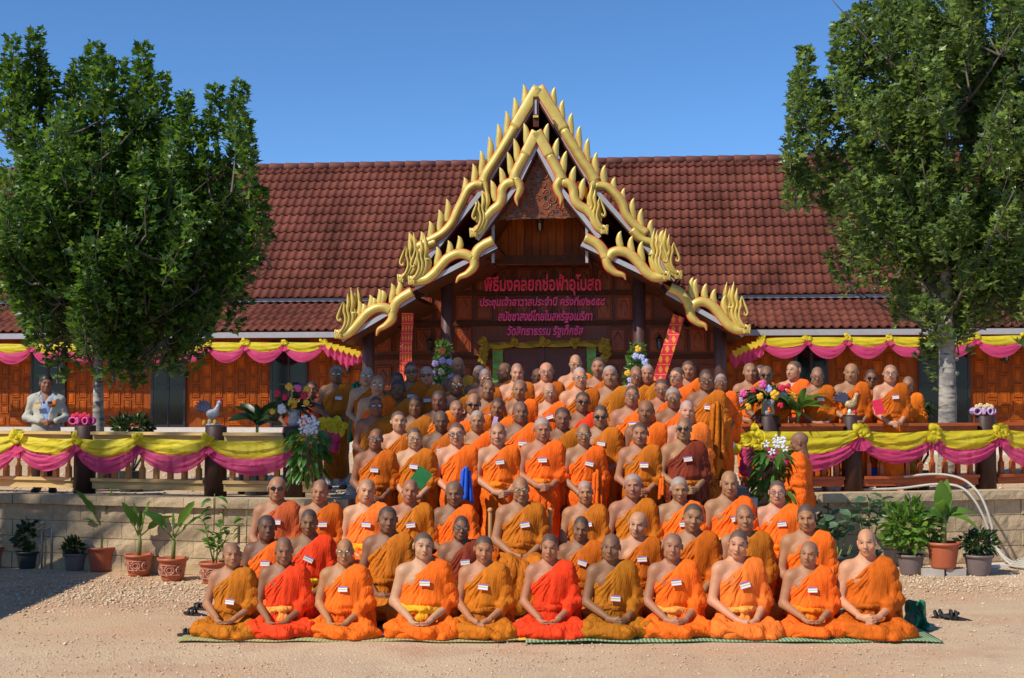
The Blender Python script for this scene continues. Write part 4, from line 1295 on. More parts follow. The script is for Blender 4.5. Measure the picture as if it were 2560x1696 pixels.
def slim(o, ratio):
    """lighter mesh of the same shape"""
    m = o.modifiers.new('slim', 'DECIMATE'); m.ratio = ratio
    dg = bpy.context.evaluated_depsgraph_get()
    me = bpy.data.meshes.new_from_object(o.evaluated_get(dg), preserve_all_data_layers=True, depsgraph=dg)
    o.modifiers.clear(); old = o.data; o.data = me; bpy.data.meshes.remove(old)
SLIM = []
def slim_all():
    dg = bpy.context.evaluated_depsgraph_get
    for o, r_ in SLIM:
        m = o.modifiers.new('slim', 'DECIMATE'); m.ratio = r_
    d = dg(); new = []
    for o, r_ in SLIM:
        new.append(bpy.data.meshes.new_from_object(o.evaluated_get(d), preserve_all_data_layers=True, depsgraph=d))
    for (o, r_), me in zip(SLIM, new):
        o.modifiers.clear(); old = o.data; o.data = me; bpy.data.meshes.remove(old)
    SLIM.clear()

def crease(a):
    return 1 - 2 * np.abs(np.sin(a * .5))

def person(loc, pose='stand', robe=(.5, .1, .01), sash=None, tone=(.4, .2, .12), hair=.3, grey=0., glasses=None,
           badge=True, g=0., hv=0, hand=0, yaw=0., tilt=0., nod=0., rz=0., scale=1., h=.012, seed=0, label='', group=None, lowbadge=False, badgerot=0, tailcol=None, feet=False):
    r = random.Random(seed * 13 + 5)
    p = POSES[pose]; H = p['H']
    u = lambda a: r.uniform(-a, a)
    g = g + u(.010)
    hc = Vector(p['hand']) + Vector((u(.02), -g * .8 + u(.01), u(.02))); hc.z += H
    if pose == 'stand' : hc.z += u(.02)
    e = Vector(p['el']); spread = 1 + g * 1.5 + u(.03)
    eR = Vector((-e.x * spread, e.y, e.z + H)); eL = Vector((e.x * spread, e.y, e.z + H))
    lean = u(.012)
    # ---- body
    V = Vol((-.36, -.42, H - .03 if pose != 'stand' else H - .04), (.36, .19, H + .66), h)
    torso(V, H, g, 0)
    wR, wL = hc + Vector((-.080, .040, .014)), hc + Vector((.080, .040, .012))
    for s, el, w in ((-1, eR, wR), (1, eL, wL)):
        V.ell((s * (.166 + g * .2), .004, H + .448), (.060 + g * .2, .058 + g * .2, .068), .04)
        V.cap((s * (.176 + g * .2), .004, H + .43), el, .050 + g * .25, .041 + g * .15, .03)
        V.cap(el, w, .042 + g * .12, .027, .02)
    vb, qb = V.surf()
    hh = .0085 if h < .014 else .0115
    vh, qh = head_part(hv, hh)
    rot = Matrix.Rotation(R(yaw), 3, 'Z') @ Matrix.Rotation(R(tilt), 3, 'Y') @ Matrix.Rotation(R(nod), 3, 'X')
    hs = 1.06 + u(.035)
    hpos = Vector((lean * .5, -.012, H + .672))
    vh2 = vh @ np.array(rot).T.astype(np.float32) * hs + np.array(hpos, np.float32)
    # neck keeps to the body when the head turns
    vn, qn = hand_part(hand, .0070 if h < .014 else .0105)
    vn2 = vn + np.array(hc, np.float32)
    parts = [(vb, qb), (vh2, qh), (vn2, qn)]
    if feet or pose == 'stand':
        F = Vol((-.2, -.2, 0), (.2, .14, H + .04), .018 if feet else .032)
        for s in (-1, 1):
            F.cap((s * .09, .0, H), (s * .09, .02, .45), .08, .052, .02); F.cap((s * .09, .02, .45), (s * .085, .03, .09), .052, .036, .02); F.ell((0, 0, H), (.16, .11, .07), .03)
            F.cap((s * .085, .02, .05), (s * .10, -.14, .035), .042, .034, .03, sq=(1, 1, 1.1))
        parts.append(F.surf())
    if pose == 'chair':
        F = Vol((-.26, -.74, 0), (.26, .14, H + .08), .030)
        for s in (-1, 1):
            F.cap((s * .09, .0, H - .01), (s * .14, -.44, H - .02), .085, .06, .02); F.cap((s * .14, -.44, H - .03), (s * .13, -.50, .07), .058, .036, .02); F.ell((0, 0, H), (.15, .10, .06), .03)
            F.cap((s * .13, -.50, .045), (s * .14, -.64, .035), .04, .034, .03)
        parts.append(F.surf())
    Vv, Qq = join_parts(parts)
    me = mesh_np('body', Vv, [Qq], True)
    hp = np.zeros((len(Vv), 3), np.float32); hp[:, 1] = 9; hp[:, 2] = -9
    hp[len(vb):len(vb) + len(vh)] = vh
    # let the face coordinates end at the neck
    a = me.attributes.new('hp', 'FLOAT_VECTOR', 'POINT'); a.data.foreach_set('vector', hp.ravel())
    me.materials.append(M['skin'])
    o = bpy.data.objects.new('person', me); COL.objects.link(o)
    o.location = loc; o.rotation_euler = (0, 0, rz); o.scale = (scale,) * 3
    SLIM.append((o, .52 if h < .014 else .58))
    o['tone'] = [float(c * (1 + u(.08))) for c in tone]; o['hair'] = float(hair); o['grey'] = float(grey)
    tag(o, label, 'person', group)
    # ---- robe
    hr = h * 1.2
    if pose == 'lotus': W = Vol((-.47, -.52, 0), (.47, .30, H + .60), hr)
    elif pose == 'kneel': W = Vol((-.36, -.58, 0), (.40, .42, H + .60), hr)
    elif pose == 'chair': W = Vol((-.38, -.66, .04), (.40, .22, H + .60), hr)
    else: W = Vol((-.34, -.30, .14), (.42, .26, H + .60), hr)
    torso(W, H, g, .022, .05, False)
    W.ell((.164 + g * .2, .004, H + .444), (.070 + g * .2, .072, .078), .04)
    W.cap((.180 + g * .2, .006, H + .43), eL, .060 + g * .25, .062, .03)
    lw = eL.lerp(wL, .42 + u(.12))
    W.cap(eL, lw, .062, .050 + u(.006), .02)
    W.ell(lw, (.052, .056, .054), .015)
    dr = .03 if pose in ('lotus',) else .02
    W.cap(eL + Vector((.012, .045, 0)), (eL.x - .005, .07, H - .10 - u(.05)), .052, .040 + dr, .04, sq=(1.25, 1, 1))
    W.cap((.17, .05, H + .40), (eL.x - .03, .075, H + .02), .07, .055, .05)
    # legs under the cloth
    if pose == 'lotus':
        kx = .262 + u(.015); ky = -.24 + u(.02)
        for s in (-1, 1):
            W.cap((s * .09, .00, H + .005), (s * kx, ky, .080), .110, .076, .035)
            W.cap((s * kx, ky, .072), (-s * .07, -.345 + .03 * s, .062), .074, .055, .022)
        W.ell((0, -.22, .07), (.20, .17, .065), .06)
        W.ell((0, .06, .08), (.21, .15, .10), .06)
        if r.random() < .8: W.cap((.18, -.38, .030), (.34, -.20, .035), .045, .06, .05)
    elif pose == 'kneel':
        for s in (-1, 1):
            W.cap((s * .09, .03, H - .02), (s * .15, -.44, .105), .115, .090, .06)
            W.cap((s * .15, -.42, .085), (s * .10, .20, .07), .085, .07, .05)
        W.ell((0, .10, .13), (.20, .20, .14), .06)
        W.ell((0, -.22, .14), (.16, .20, .10), .06)
    elif pose == 'chair':
        for s in (-1, 1):
            W.cap((s * .09, .02, H - .01), (s * .145, -.45, H - .005), .112, .088, .05)
            W.cap((s * .145, -.46, H - .02), (s * .13, -.50, .10), .088, .085, .05)
        W.ell((0, -.25, H - .03), (.16, .22, .085), .06)
        W.cap((0, -.47, H - .06), (0, -.50, .14), .09, .08, .06)
    else:
        W.cap((0, .0, H - .02), (0, .015, .55), .180 + g * .5, .165 + g * .3, .06, sq=(1, 1.3, 1))
        W.cap((0, .015, .58), (0, .02, .24), .168 + g * .3, .172 + g * .3, .05, sq=(1, 1.35, 1))
        W.ell((.04, -.09, H - .22), (.10, .06, .26), .06)
    X, Y, Z = W.ax[0][:, None, None], W.ax[1][None, :, None], W.ax[2][None, None, :]
    z0 = Z - H
    # folds
    s1, s2, s3 = r.uniform(0, 6), r.uniform(0, 6), r.uniform(0, 6)
    ph = np.arctan2(X - .19, .70 - z0)
    wup = smoothstep(z0, .02, .16)
    pe = .008 + u(.018) + .07 * (z0 - .45)                # edge of the folded panel over the left shoulder
    inpan = smoothstep(X, -.008, .008) * 0
    inpan = smoothstep(X - pe, -.006, .006)
    f1 = crease(ph * 38 + 1.6 * np.sin(z0 * 13 + s1) + 1.2 * np.sin(X * 17 + s2)) * (1 - inpan * .85)
    f2 = crease(X * 92 + 2.2 * np.sin(z0 * 8 + s2) + Y * 20)
    f3 = crease(z0 * 55 + 9 * X * np.sin(s1) + 2 * np.sin(X * 14 + s3) + 1.5 * np.sin(Y * 16))
    arm = smoothstep(X, .19, .25)
    fl = (.6 * crease(X * 60 + 2.0 * np.sin(z0 * 9 + s2) + Y * 12 + s3) + .5 * np.sin(X * 33 + Z * 14 + s1)) if pose in ('stand', 'chair') else \
        (.6 * crease(np.sqrt((X) ** 2 + (Y + .02) ** 2) * 70 + 2.2 * np.sin(np.arctan2(Y, X) * 5 + s1) + Z * 25) + .45 * np.sin(Z * 62 + X * 16 + s2 + 1.5 * np.sin(X * 13 + s3)))
    fold = wup * ((1 - arm) * (.0085 * f1 + .0016 * inpan * f2) + arm * .0085 * f3) + (1 - wup) * .0120 * fl
    W.f = W.f + fold
    # the panel lies proud on the chest
    W.f = W.f - .024 * inpan * smoothstep(z0, .15, .20) * smoothstep(-Y, .0, .04) * (1 - arm)
    # cut the bare right shoulder free
    A = np.array((.075, .545)); n = np.array((-.640, .768)) if pose != 'x' else None
    cut = (X - A[0]) * n[0] + (z0 - A[1]) * n[1]
    cut = cut + .004 * np.sin(X * 40 + s1)
    neck = .078 - np.sqrt((X * 1.0) ** 2 + (Y - .005) ** 2) + (H + .50 - Z) * .35
    W.f = np.maximum(W.f, np.where(Z > H + .08, cut, -1))
    W.f = np.maximum(W.f, np.where(Z > H + .46, neck, -1))
    # keep the arm holes of the bare arm clear below the cut
    if pose in ('lotus', 'kneel'):
        W.f = np.maximum(W.f, .012 - Z)
    vr, qr = W.surf()
    mr = mesh_np('robe', vr, [qr], True)
    xx, yy, zz_ = vr[:, 0], vr[:, 1], vr[:, 2] - H
    pe_v = pe[..., 0] if False else (.008 + .07 * (zz_ - .45))
    fc = np.stack([np.arctan2(xx - .19, .70 - zz_), smoothstep(xx - pe_v, -.01, .01), smoothstep(zz_, .02, .16)], -1)
    if pose in ('stand', 'chair'): lp = xx * 42 + zz_ * 5
    else: lp = np.sqrt(xx ** 2 + (yy + .02) ** 2) * 34 + np.arctan2(yy, xx) * 2.5 + vr[:, 2] * 22
    fl_ = np.stack([lp, smoothstep(xx, .17, .23) * smoothstep(zz_, -.05, .1), (xx * 20 - zz_ * 38 + yy * 10)], -1)
    for nm_, ar_ in (('fc', fc), ('fl', fl_)):
        mr.attributes.new(nm_, 'FLOAT_VECTOR', 'POINT').data.foreach_set('vector', ar_.astype(np.float32).ravel())
    ro = link('robe', mr, M['robe'], o)
    SLIM.append((ro, .50 if h < .014 else .60))
    ro['cloth'] = [float(c * (1 + u(.07))) for c in robe]
    # ---- sash
    sc = sash or tuple(c * .86 for c in robe)
    zc = H + .135 + u(.02)
    S = Vol((-.24 - g, -.34 - g, zc - .20), (.24 + g, .20 + g, zc + .09), hr)
    torso(S, H, g, .030, .05, False)
    X, Y, Z = S.ax[0][:, None, None], S.ax[1][None, :, None], S.ax[2][None, None, :]
    zz = Z - zc - .10 * X * u(1) - .006 * np.sin(X * 25 + s1)
    d = np.abs(zz) - (.024 + abs(u(.012)))
    kk = .02; hh_ = np.maximum(kk - np.abs(S.f - d), 0) / kk
    S.f = np.maximum(S.f, d) + hh_ * hh_ * kk * .25
    S.f = S.f + .0045 * np.sin(zz * 190 + 2 * np.sin(X * 20 + s2)) - .003
    kx = u(.03); fy = -.145 - g * 1.45
    style = r.random()
    if sash is not None or style < .6:
        S.ell((kx, fy - .022, zc + .004), (.046 + abs(u(.012)), .030, .028), .02)
        S.ell((kx + .055, fy + .002, zc + .006), (.032, .02, .024), .012)
        S.ell((kx - .050, fy + .002, zc), (.030, .02, .022), .012)
        L = .075 + abs(u(.03))
        S.cap((kx - .006, fy - .016, zc - .02), (kx - .022, fy - .020, zc - L), .022, .042, .012, sq=(1, 2.2, 1))
        S.cap((kx + .010, fy - .014, zc - .02), (kx + .030, fy - .018, zc - L * .8), .020, .036, .012, sq=(1, 2.2, 1))
        S.f = S.f + .004 * np.sin(X * 130 + 6 * zz) * (zz < -.02)
    vs_, qs = S.surf()
    so = link('sash', mesh_np('sash', vs_, [qs], True), M['robe'], o)
    so['cloth'] = [float(c) for c in sc]
    # ---- badge on the chest: find the cloth surface
    if badge:
        bx = .020 + u(.018); bz = H + (.355 + u(.022) if not lowbadge else .235)
        ix = int((bx - W.lo[0]) / hr); iz = int((bz - W.lo[2]) / hr)
        blk = W.f[max(0, ix - 3):ix + 4, :, max(0, iz - 2):iz + 3].min((0, 2))
        iy = np.argmax(blk < 0)
        by = W.lo[1] + iy * hr - .016
        mb = MB().box((0, 0, 0), (.090, .006, .057))
        bo = mb.build('name_badge', M['badge'], o, loc=(bx, by, bz), rot=(R(-13), R(badgerot or u(9)), R(u(6))))
    if glasses:
        gm = M['frame_dark'] if glasses != 'wire' else M['frame_gold']
        q = MB()
        for s in (-1, 1):
            pts = [Vector((s * .033 + .0235 * math.cos(t), -.104 + .004 * abs(math.cos(t)), .002 + .0165 * math.sin(t))) for t in [2 * PI * i / 12 for i in range(13)]]
            q.tube(pts, .0016 if glasses == 'wire' else .0026, 4, False)
            q.tube([(s * .056, -.100, .006), (s * .078, -.06, .006), (s * .086, .01, .004)], .002, 4)
        q.tube([(-.011, -.106, .006), (.011, -.106, .006)], .002, 4)
        go = q.build('glasses', gm, o); go.location = hpos; go.rotation_euler = rot.to_euler(); go.scale = (hs,) * 3
        for s in (-1, 1):
            l = MB().ball((s * .033, -.1035, .002), (.0235, .0022, .0165), 12, 6).build('lens', M['lens_dark'] if glasses == 'dark' else M['lens_clear'], go, True)
    if feet:
        for s in (-1, 1):
            k = MB().ball((s * .10, -.045, .014), (.052, .125, .014), 14, 5)
            k.tube([(s * .10 - .05, -.06, .02), (s * .10 - .02, -.075, .078), (s * .10 + .025, -.075, .078), (s * .10 + .05, -.06, .02)], .012, 6)
            k.build('sandal', M['sandal'], o, True)
    return o
# ------------------------------------------------------------------ the group of monks
RC = dict(O=(.86, .135, .008), R=(.80, .050, .008), S=(.88, .17, .02), B=(.52, .110, .004), G=(.50, .138, .006),
          D=(.42, .122, .005), M=(.20, .030, .010), T=(.48, .09, .022), K=(.70, .15, .006))
SC_ = dict(Y=(.86, .40, .015), L=(.88, .34, .06), A=(.86, .20, .008), Z=(.72, .55, .01))
TN = dict(l=(.52, .255, .135), m=(.37, .165, .080), d=(.245, .105, .050), k=(.155, .068, .034))
CN = dict(O='bright orange', R='red orange', S='light orange', B='brown orange', G='golden brown', D='dark ochre', M='maroon brown', T='rust coloured', K='deep orange')
SN = dict(Y='yellow', L='pale yellow', A='light orange', Z='lemon yellow')
HN = dict(b='bald', s='shaven', g='grey haired', h='black haired')
GN = {None: '', 'w': ' with wire glasses', 'f': ' with dark rimmed glasses', 'x': ' in sunglasses'}
HV = dict(b=(.06, .25), s=(.40, .18), g=(.60, 1.0), h=(.84, .05))
ROWS = {  # distance, floor height, pose, group phrase, phrase in the label
    1: (12.48, .012, 'lotus', 'monks sitting cross legged in the front row', 'sitting cross legged in the front row'),
    2: (13.25, .012, 'kneel', 'monks kneeling behind the front row', 'kneeling in the second row'),
    3: (14.10, .0, 'chair', 'monks seated on chairs', 'in the seated chair row'),
    4: (14.95, .20, 'stand', 'monks standing on the steps', 'standing on the lowest step'),
    5: (15.42, .39, 'stand', 'monks standing on the steps', 'standing on the second step'),
    6: (15.88, .57, 'stand', 'monks standing on the steps', 'standing on the third step'),
    7: (16.40, .76, 'stand', 'monks standing on the steps', 'standing on the fourth step'),
    8: (16.95, .95, 'stand', 'monks standing on the steps', 'standing on the fifth step'),
    9: (17.60, 1.03, 'stand', 'monks standing on the steps', 'standing on the top landing'),
    10: (18.5, .88, 'stand', 'monks standing behind the right railing', 'behind the right railing'),
}
# row: (x, head top, robe, sash, hair, glasses, tone, badge, fat, yaw)   in pixels of the 2367 wide overview
PEOPLE = {
 1: [(537, 1252, 'G', None, 's', None, 'm', 2, .0, 3), (656, 1241, 'R', 'L', 's', None, 'd', 0, .0, 2), (797, 1244, 'O', None, 'b', 'w', 'm', 1, .025, 0),
     (980, 1229, 'O', 'Y', 'h', None, 'l', 1, .045, 0), (1118, 1237, 'G', None, 'h', None, 'm', 1, .01, 0), (1271, 1232, 'R', None, 'h', None, 'm', 0, -.005, -2),
     (1413, 1232, 'D', None, 's', None, 'd', 2, .01, 0), (1555, 1230, 'O', 'L', 's', None, 'm', 1, .0, 0), (1705, 1223, 'S', 'L', 'h', None, 'l', 1, .02, -3),
     (1868, 1249, 'O', 'A', 's', None, 'm', 1, .035, -4), (2004, 1220, 'B', None, 'b', None, 'l', 0, .02, -14)],
 2: [(617, 1190, 'O', None, 'h', None, 'k', 1, -.01, 8), (716, 1175, 'R', 'Z', 'h', None, 'd', 1, 0, 0), (898, 1168, 'G', None, 'h', None, 'd', 0, .02, 0),
     (1066, 1190, 'M', None, 'h', 'f', 'd', 1, .0, 0), (1343, 1192, 'B', None, 'h', None, 'd', 1, .02, 0), (1474, 1181, 'B', None, 'b', None, 'l', 1, .01, -4),
     (1601, 1160, 'B', None, 'h', None, 'm', 0, .0, 0), (1722, 1164, 'D', None, 's', None, 'm', 0, .02, 2), (1864, 1157, 'O', None, 'h', None, 'm', 0, .01, 0)],
 3: [(641, 1099, 'T', None, 'b', 'x', 'm', 1, .0, 0), (739, 1106, 'B', None, 's', None, 'm', 1, .01, 0), (849, 1104, 'S', 'Y', 's', None, 'l', 1, .04, 0),
     (948, 1105, 'G', 'B', 's', None, 'm', 1, .02, 0), (1050, 1110, 'O', 'A', 's', None, 'd', 0, -.015, 0), (1203, 1100, 'G', None, 'b', 'w', 'm', 1, .03, 0),
     (1352, 1108, 'G', None, 'g', None, 'm', 1, .0, 0), (1462, 1092, 'G', None, 'g', None, 'm', 0, .0, 0), (1571, 1100, 'O', 'A', 'g', None, 'm', 1, .01, 0),
     (1684, 1086, 'O', 'Y', 'b', None, 'm', 1, .02, 0), (1797, 1108, 'O', 'A', 'h', 'w', 'l', 1, .04, 0)],
 4: [(868, 988, 'B', None, 's', 'w', 'd', 1, .03, 4), (959, 985, 'G', None, 'h', 'w', 'l', 1, .01, 0), (1057, 975, 'O', None, 'h', 'f', 'l', 0, .0, -6),
     (1151, 975, 'O', 'A', 's', None, 'l', 1, .02, 0), (1253, 963, 'O', 'A', 'g', None, 'm', 1, .01, 0), (1350, 976, 'O', None, 's', 'w', 'm', 1, -.01, 0),
     (1478, 974, 'G', None, 'h', None, 'm', 1, .0, 0), (1579, 963, 'M', 'G', 's', 'x', 'm', 1, .03, 3)],
 5: [(923, 948, 'B', None, 'h', None, 'l', 0, 0, 0), (1020, 948, 'B', None, 's', None, 'k', 1, 0, 0), (1104, 947, 'O', None, 'g', None, 'm', 0, -.01, 0),
     (1204, 925, 'O', 'A', 's', None, 'd', 1, .035, 0), (1300, 940, 'G', None, 'h', None, 'd', 0, 0, 0), (1388, 935, 'G', None, 'h', 'x', 'm', 1, .02, 0),
     (1493, 923, 'O', 'Y', 'b', None, 'd', 0, .01, 0), (1588, 923, 'S', None, 'g', None, 'l', 0, .03, 3)],
 6: [(869, 914, 'D', None, 'h', 'f', 'd', 0, .03, 3), (959, 912, 'D', None, 'h', None, 'd', 0, .01, 0), (1014, 900, 'K', None, 'h', None, 'k', 0, 0, 0),
     (1056, 924, 'O', None, 's', None, 'm', 0, -.015, 0), (1095, 908, 'K', None, 'b', 'x', 'm', 0, 0, 0), (1151, 918, 'O', None, 'h', None, 'd', 0, -.01, 0),
     (1346, 903, 'R', None, 'h', 'x', 'd', 0, 0, 0), (1460, 888, 'O', None, 'h', 'w', 'm', 1, .02, 0), (1557, 893, 'O', None, 'g', 'w', 'd', 1, 0, 0)],
 7: [(874, 866, 'O', None, 's', 'w', 'l', 0, .03, 0), (920, 876, 'K', None, 'h', None, 'k', 0, .02, 0), (1056, 864, 'D', None, 's', 'w', 'k', 1, 0, 0),
     (1128, 876, 'B', None, 's', None, 'd', 1, 0, 0), (1201, 876, 'O', None, 's', None, 'm', 0, 0, 0), (1270, 883, 'O', 'Y', 'b', 'w', 'l', 1, 0, 0),
     (1340, 846, 'B', None, 'g', 'w', 'l', 0, .02, 6), (1411, 842, 'G', None, 'g', None, 'm', 0, -.01, 0), (1529, 874, 'O', None, 'h', 'w', 'm', 1, .01, 0),
     (1632, 852, 'G', None, 'h', 'f', 'd', 1, .01, 0)],
 8: [(849, 847, 'B', None, 'g', 'w', 'l', 0, 0, 0), (918, 858, 'B', None, 'h', None, 'd', 0, 0, 0), (951, 835, 'B', None, 'h', 'x', 'm', 1, .02, 0),
     (987, 845, 'K', None, 'g', 'x', 'l', 1, 0, 0), (1121, 851, 'B', None, 'g', 'w', 'm', 0, .02, 0), (1195, 838, 'B', None, 's', None, 'l', 0, .03, 0),
     (1262, 836, 'B', None, 'b', 'w', 'l', 0, 0, 0), (1384, 824, 'B', None, 'h', None, 'm', 0, -.01, -6), (1470, 844, 'G', None, 's', 'f', 'm', 0, .01, 0),
     (1495, 840, 'G', None, 'g', None, 'm', 0, -.015, 0), (1566, 848, 'O', None, 'h', 'w', 'l', 0, 0, -30), (1666, 862, 'O', None, 'g', 'w', 'd', 0, -.01, 0)],
 9: [(1060, 825, 'L', None, 's', None, 'd', 0, 0, 8), (1109, 843, 'K', None, 'g', None, 'd', 0, 0, 0), (1166, 837, 'B', None, 'b', None, 'd', 0, 0, -55),
     (1243, 850, 'B', None, 's', None, 'd', 0, 0, 0), (1331, 818, 'K', None, 'b', 'w', 'l', 0, .01, 0), (1591, 832, 'O', None, 'h', None, 'm', 0, -.01, 0)],
 10: [(1734, 837, 'O', None, 's', None, 'm', 0, -.01, 4), (1757, 841, 'O', None, 'h', None, 'l', 0, -.01, -10), (1771, 844, 'B', None, 's', 'x', 'd', 0, .0, 4),
      (1834, 818, 'O', None, 'h', None, 'l', 0, .01, -42), (1888, 847, 'B', None, 's', 'f', 'm', 1, .01, 0), (1967, 838, 'B', None, 'b', None, 'm', 0, .01, -3),
      (2014, 853, 'K', None, 'h', 'x', 'd', 0, -.01, 0), (2057, 841, 'B', None, 's', 'w', 'l', 1, .0, 0), (2097, 869, 'K', None, 's', 'f', 'm', 0, -.01, 0)],
}
RC_BAG = (.30, .10, .01)
RC['L'] = (.62, .26, .02); CN['L'] = 'ochre yellow'
ORD = ['', 'first', 'second', 'third', 'fourth', 'fifth', 'sixth', 'seventh', 'eighth', 'ninth', 'tenth', 'eleventh', 'twelfth']
KO = 1.0815
DYO = {(9, 0): 17.7, (10, 3): 19.2, (10, 1): 18.9, (10, 6): 19.0, (10, 8): 19.1, (10, 0): 18.8, (10, 2): 18.5, (7, 9): 16.6}
MONKS = {}
def build_people():
    for row, lst in PEOPLE.items():
        D, fl, pose, grp, ph = ROWS[row]
        for i, (x, yt, rc, sc, hr, gl, tn, bd, g, yaw) in enumerate(lst):
            d = DYO.get((row, i), D)
            if row == 3 and i == 5: d = 13.85
            top = P(x * KO, yt * KO, d)
            full = {'lotus': .885, 'kneel': 1.015, 'chair': 1.285, 'stand': 1.655}[pose] + .02
            floor = fl
            if row == 2 and i in (2, 6, 7, 8): floor = fl
            sca = (top.z - floor) / full
            sca = max(.90, min(1.09, sca))
            floor = top.z - sca * full if pose == 'stand' and abs(top.z - sca * full - fl) < .06 else fl
            hv = (row * 5 + i * 3) % 11
            hd, gy = HV[hr]
            k = i + 1
            lab = '%s monk in %s robe%s%s, %s from left %s' % (HN[hr], CN[rc], ' and %s sash' % SN[sc] if sc in SN else '', GN[gl], ORD[k], ph)
            w = lab.split()
            if len(w) > 16: lab = lab.replace(' robe', '', 1); w = lab.split()
            if len(w) > 16: lab = lab.replace('dark rimmed ', '').replace('wire ', ''); w = lab.split()
            if len(w) > 16: lab = lab.replace('sitting cross legged ', ''); w = lab.split()
            if len(w) > 16: lab = lab.replace(' standing', ''); w = lab.split()
            if len(w) > 16: lab = lab.replace('monk in', 'monk,'); lab = lab.replace(' and ', ', '); w = lab.split()
            if len(w) > 16: lab = lab.replace(' sash', ''); w = lab.split()
            if len(w) > 16: lab = lab.replace('haired ', ''); w = lab.split()
            sash = SC_.get(sc) if sc in SC_ else (RC[sc] if sc else None)
            glm = {'w': 'wire', 'f': 'frame', 'x': 'dark', None: None}[gl]
            hand = {1: (2, 2, 2, 2, 1, 2, 0, 0, 1, 2, 0)[i] if row == 1 else 0}.get(row, (i * 2 + row) % 2)
            h = {1: .0112, 2: .0128, 3: .0128, 4: .0132}.get(row, .0178)
            rz = {(1, 10): R(-10), (10, 3): R(-25), (9, 2): R(-30), (8, 10): R(-15), (1, 9): R(-3)}.get((row, i), R(((i * 37 + row * 17) % 15) - 7))
            # everybody looks into the camera
            look = math.degrees(math.atan2(top.x, d))
            o = person((top.x, d, floor), pose, RC[rc], sash, TN[tn], hd, gy, glm, bool(bd), g, hv, hand, yaw - look - math.degrees(rz) + ((i * 29 + row * 13) % 17) - 8,
                       tilt=((i * 53 + row * 29) % 13) - 6, nod=((i * 41 + row * 11) % 11) - 3, rz=rz, scale=sca, h=h, seed=row * 40 + i, label=lab, group=grp, lowbadge=bd == 2,
                       badgerot=((i * 31 + row * 7) % 50) - 20 if (i + row) % 3 == 0 else 0)
            MONKS[(row, i)] = o
build_people()
# ------------------------------------------------------------------ things hung on the temple
def HW(px, py, D):
    q = HL(px, py, D); return ORI + _hu * q.x + _hn * q.y + Vector((0, 0, q.z))
HROT = -PHI
def lettering(text, x0, x1, y, hpx, mat, label, shear=0.0):
    A, B_ = HW(x0, y, 34.20), HW(x1, y, 34.20)
    def tm(ext, off, m_):
        cu = bpy.data.curves.new('letters', 'FONT'); cu.body = text; cu.size = 1; cu.extrude = ext; cu.offset = off; cu.shear = shear; cu.resolution_u = 3
        o = bpy.data.objects.new('letters', cu); COL.objects.link(o)
        me = bpy.data.meshes.new_from_object(o.evaluated_get(bpy.context.evaluated_depsgraph_get()))
        bpy.data.objects.remove(o); me.materials.clear(); me.materials.append(M[m_])
        return me
    me = tm(.03, .010, mat)
    n_ = len(me.vertices); V = np.zeros(n_ * 3, np.float32); me.vertices.foreach_get('co', V); V = V.reshape(-1, 3)
    w = V[:, 0].max() - V[:, 0].min(); W = (B_ - A).length
    k = W / w; kz = hpx / 100.0 / .62
    r = empty('wall_lettering', A, HROT); tag(r, label, 'sign', 'lines of letters fixed to the porch wall')
    o = link('letters', me, None, r, (-V[:, 0].min() * k, 0, 0), (PI / 2, 0, 0), (k, kz, 1.0))
    me2 = tm(.012, .024, 'letter_edge')
    link('letter_outline', me2, None, r, (-V[:, 0].min() * k, .022, 0), (PI / 2, 0, 0), (k, kz, 1.0))
lettering('พิธีมงคลยกช่อฟ้าอุโบสถ', 1211, 1502, 727, 29, 'red_letter', 'large red foam Thai letters forming the top line above the door')
lettering('ประชุมเจ้าอาวาสประจำปี ครั้งที่๙/๒๕๕๘', 1200, 1512, 765, 17, 'pink_letter', 'pink Thai letters of the second line with Thai numerals at its end', .15)
lettering('สมัชชาสงฆ์ไทยในสหรัฐอเมริกา', 1246, 1481, 802, 19, 'pink_letter', 'pink Thai letters of the third line, below the line with numerals', .15)
lettering('วัดสิทธาธรรม รัฐเท็กซัส', 1268, 1458, 838, 18, 'pink_letter', 'shortest line of pink Thai letters just above the yellow door frill', .15)

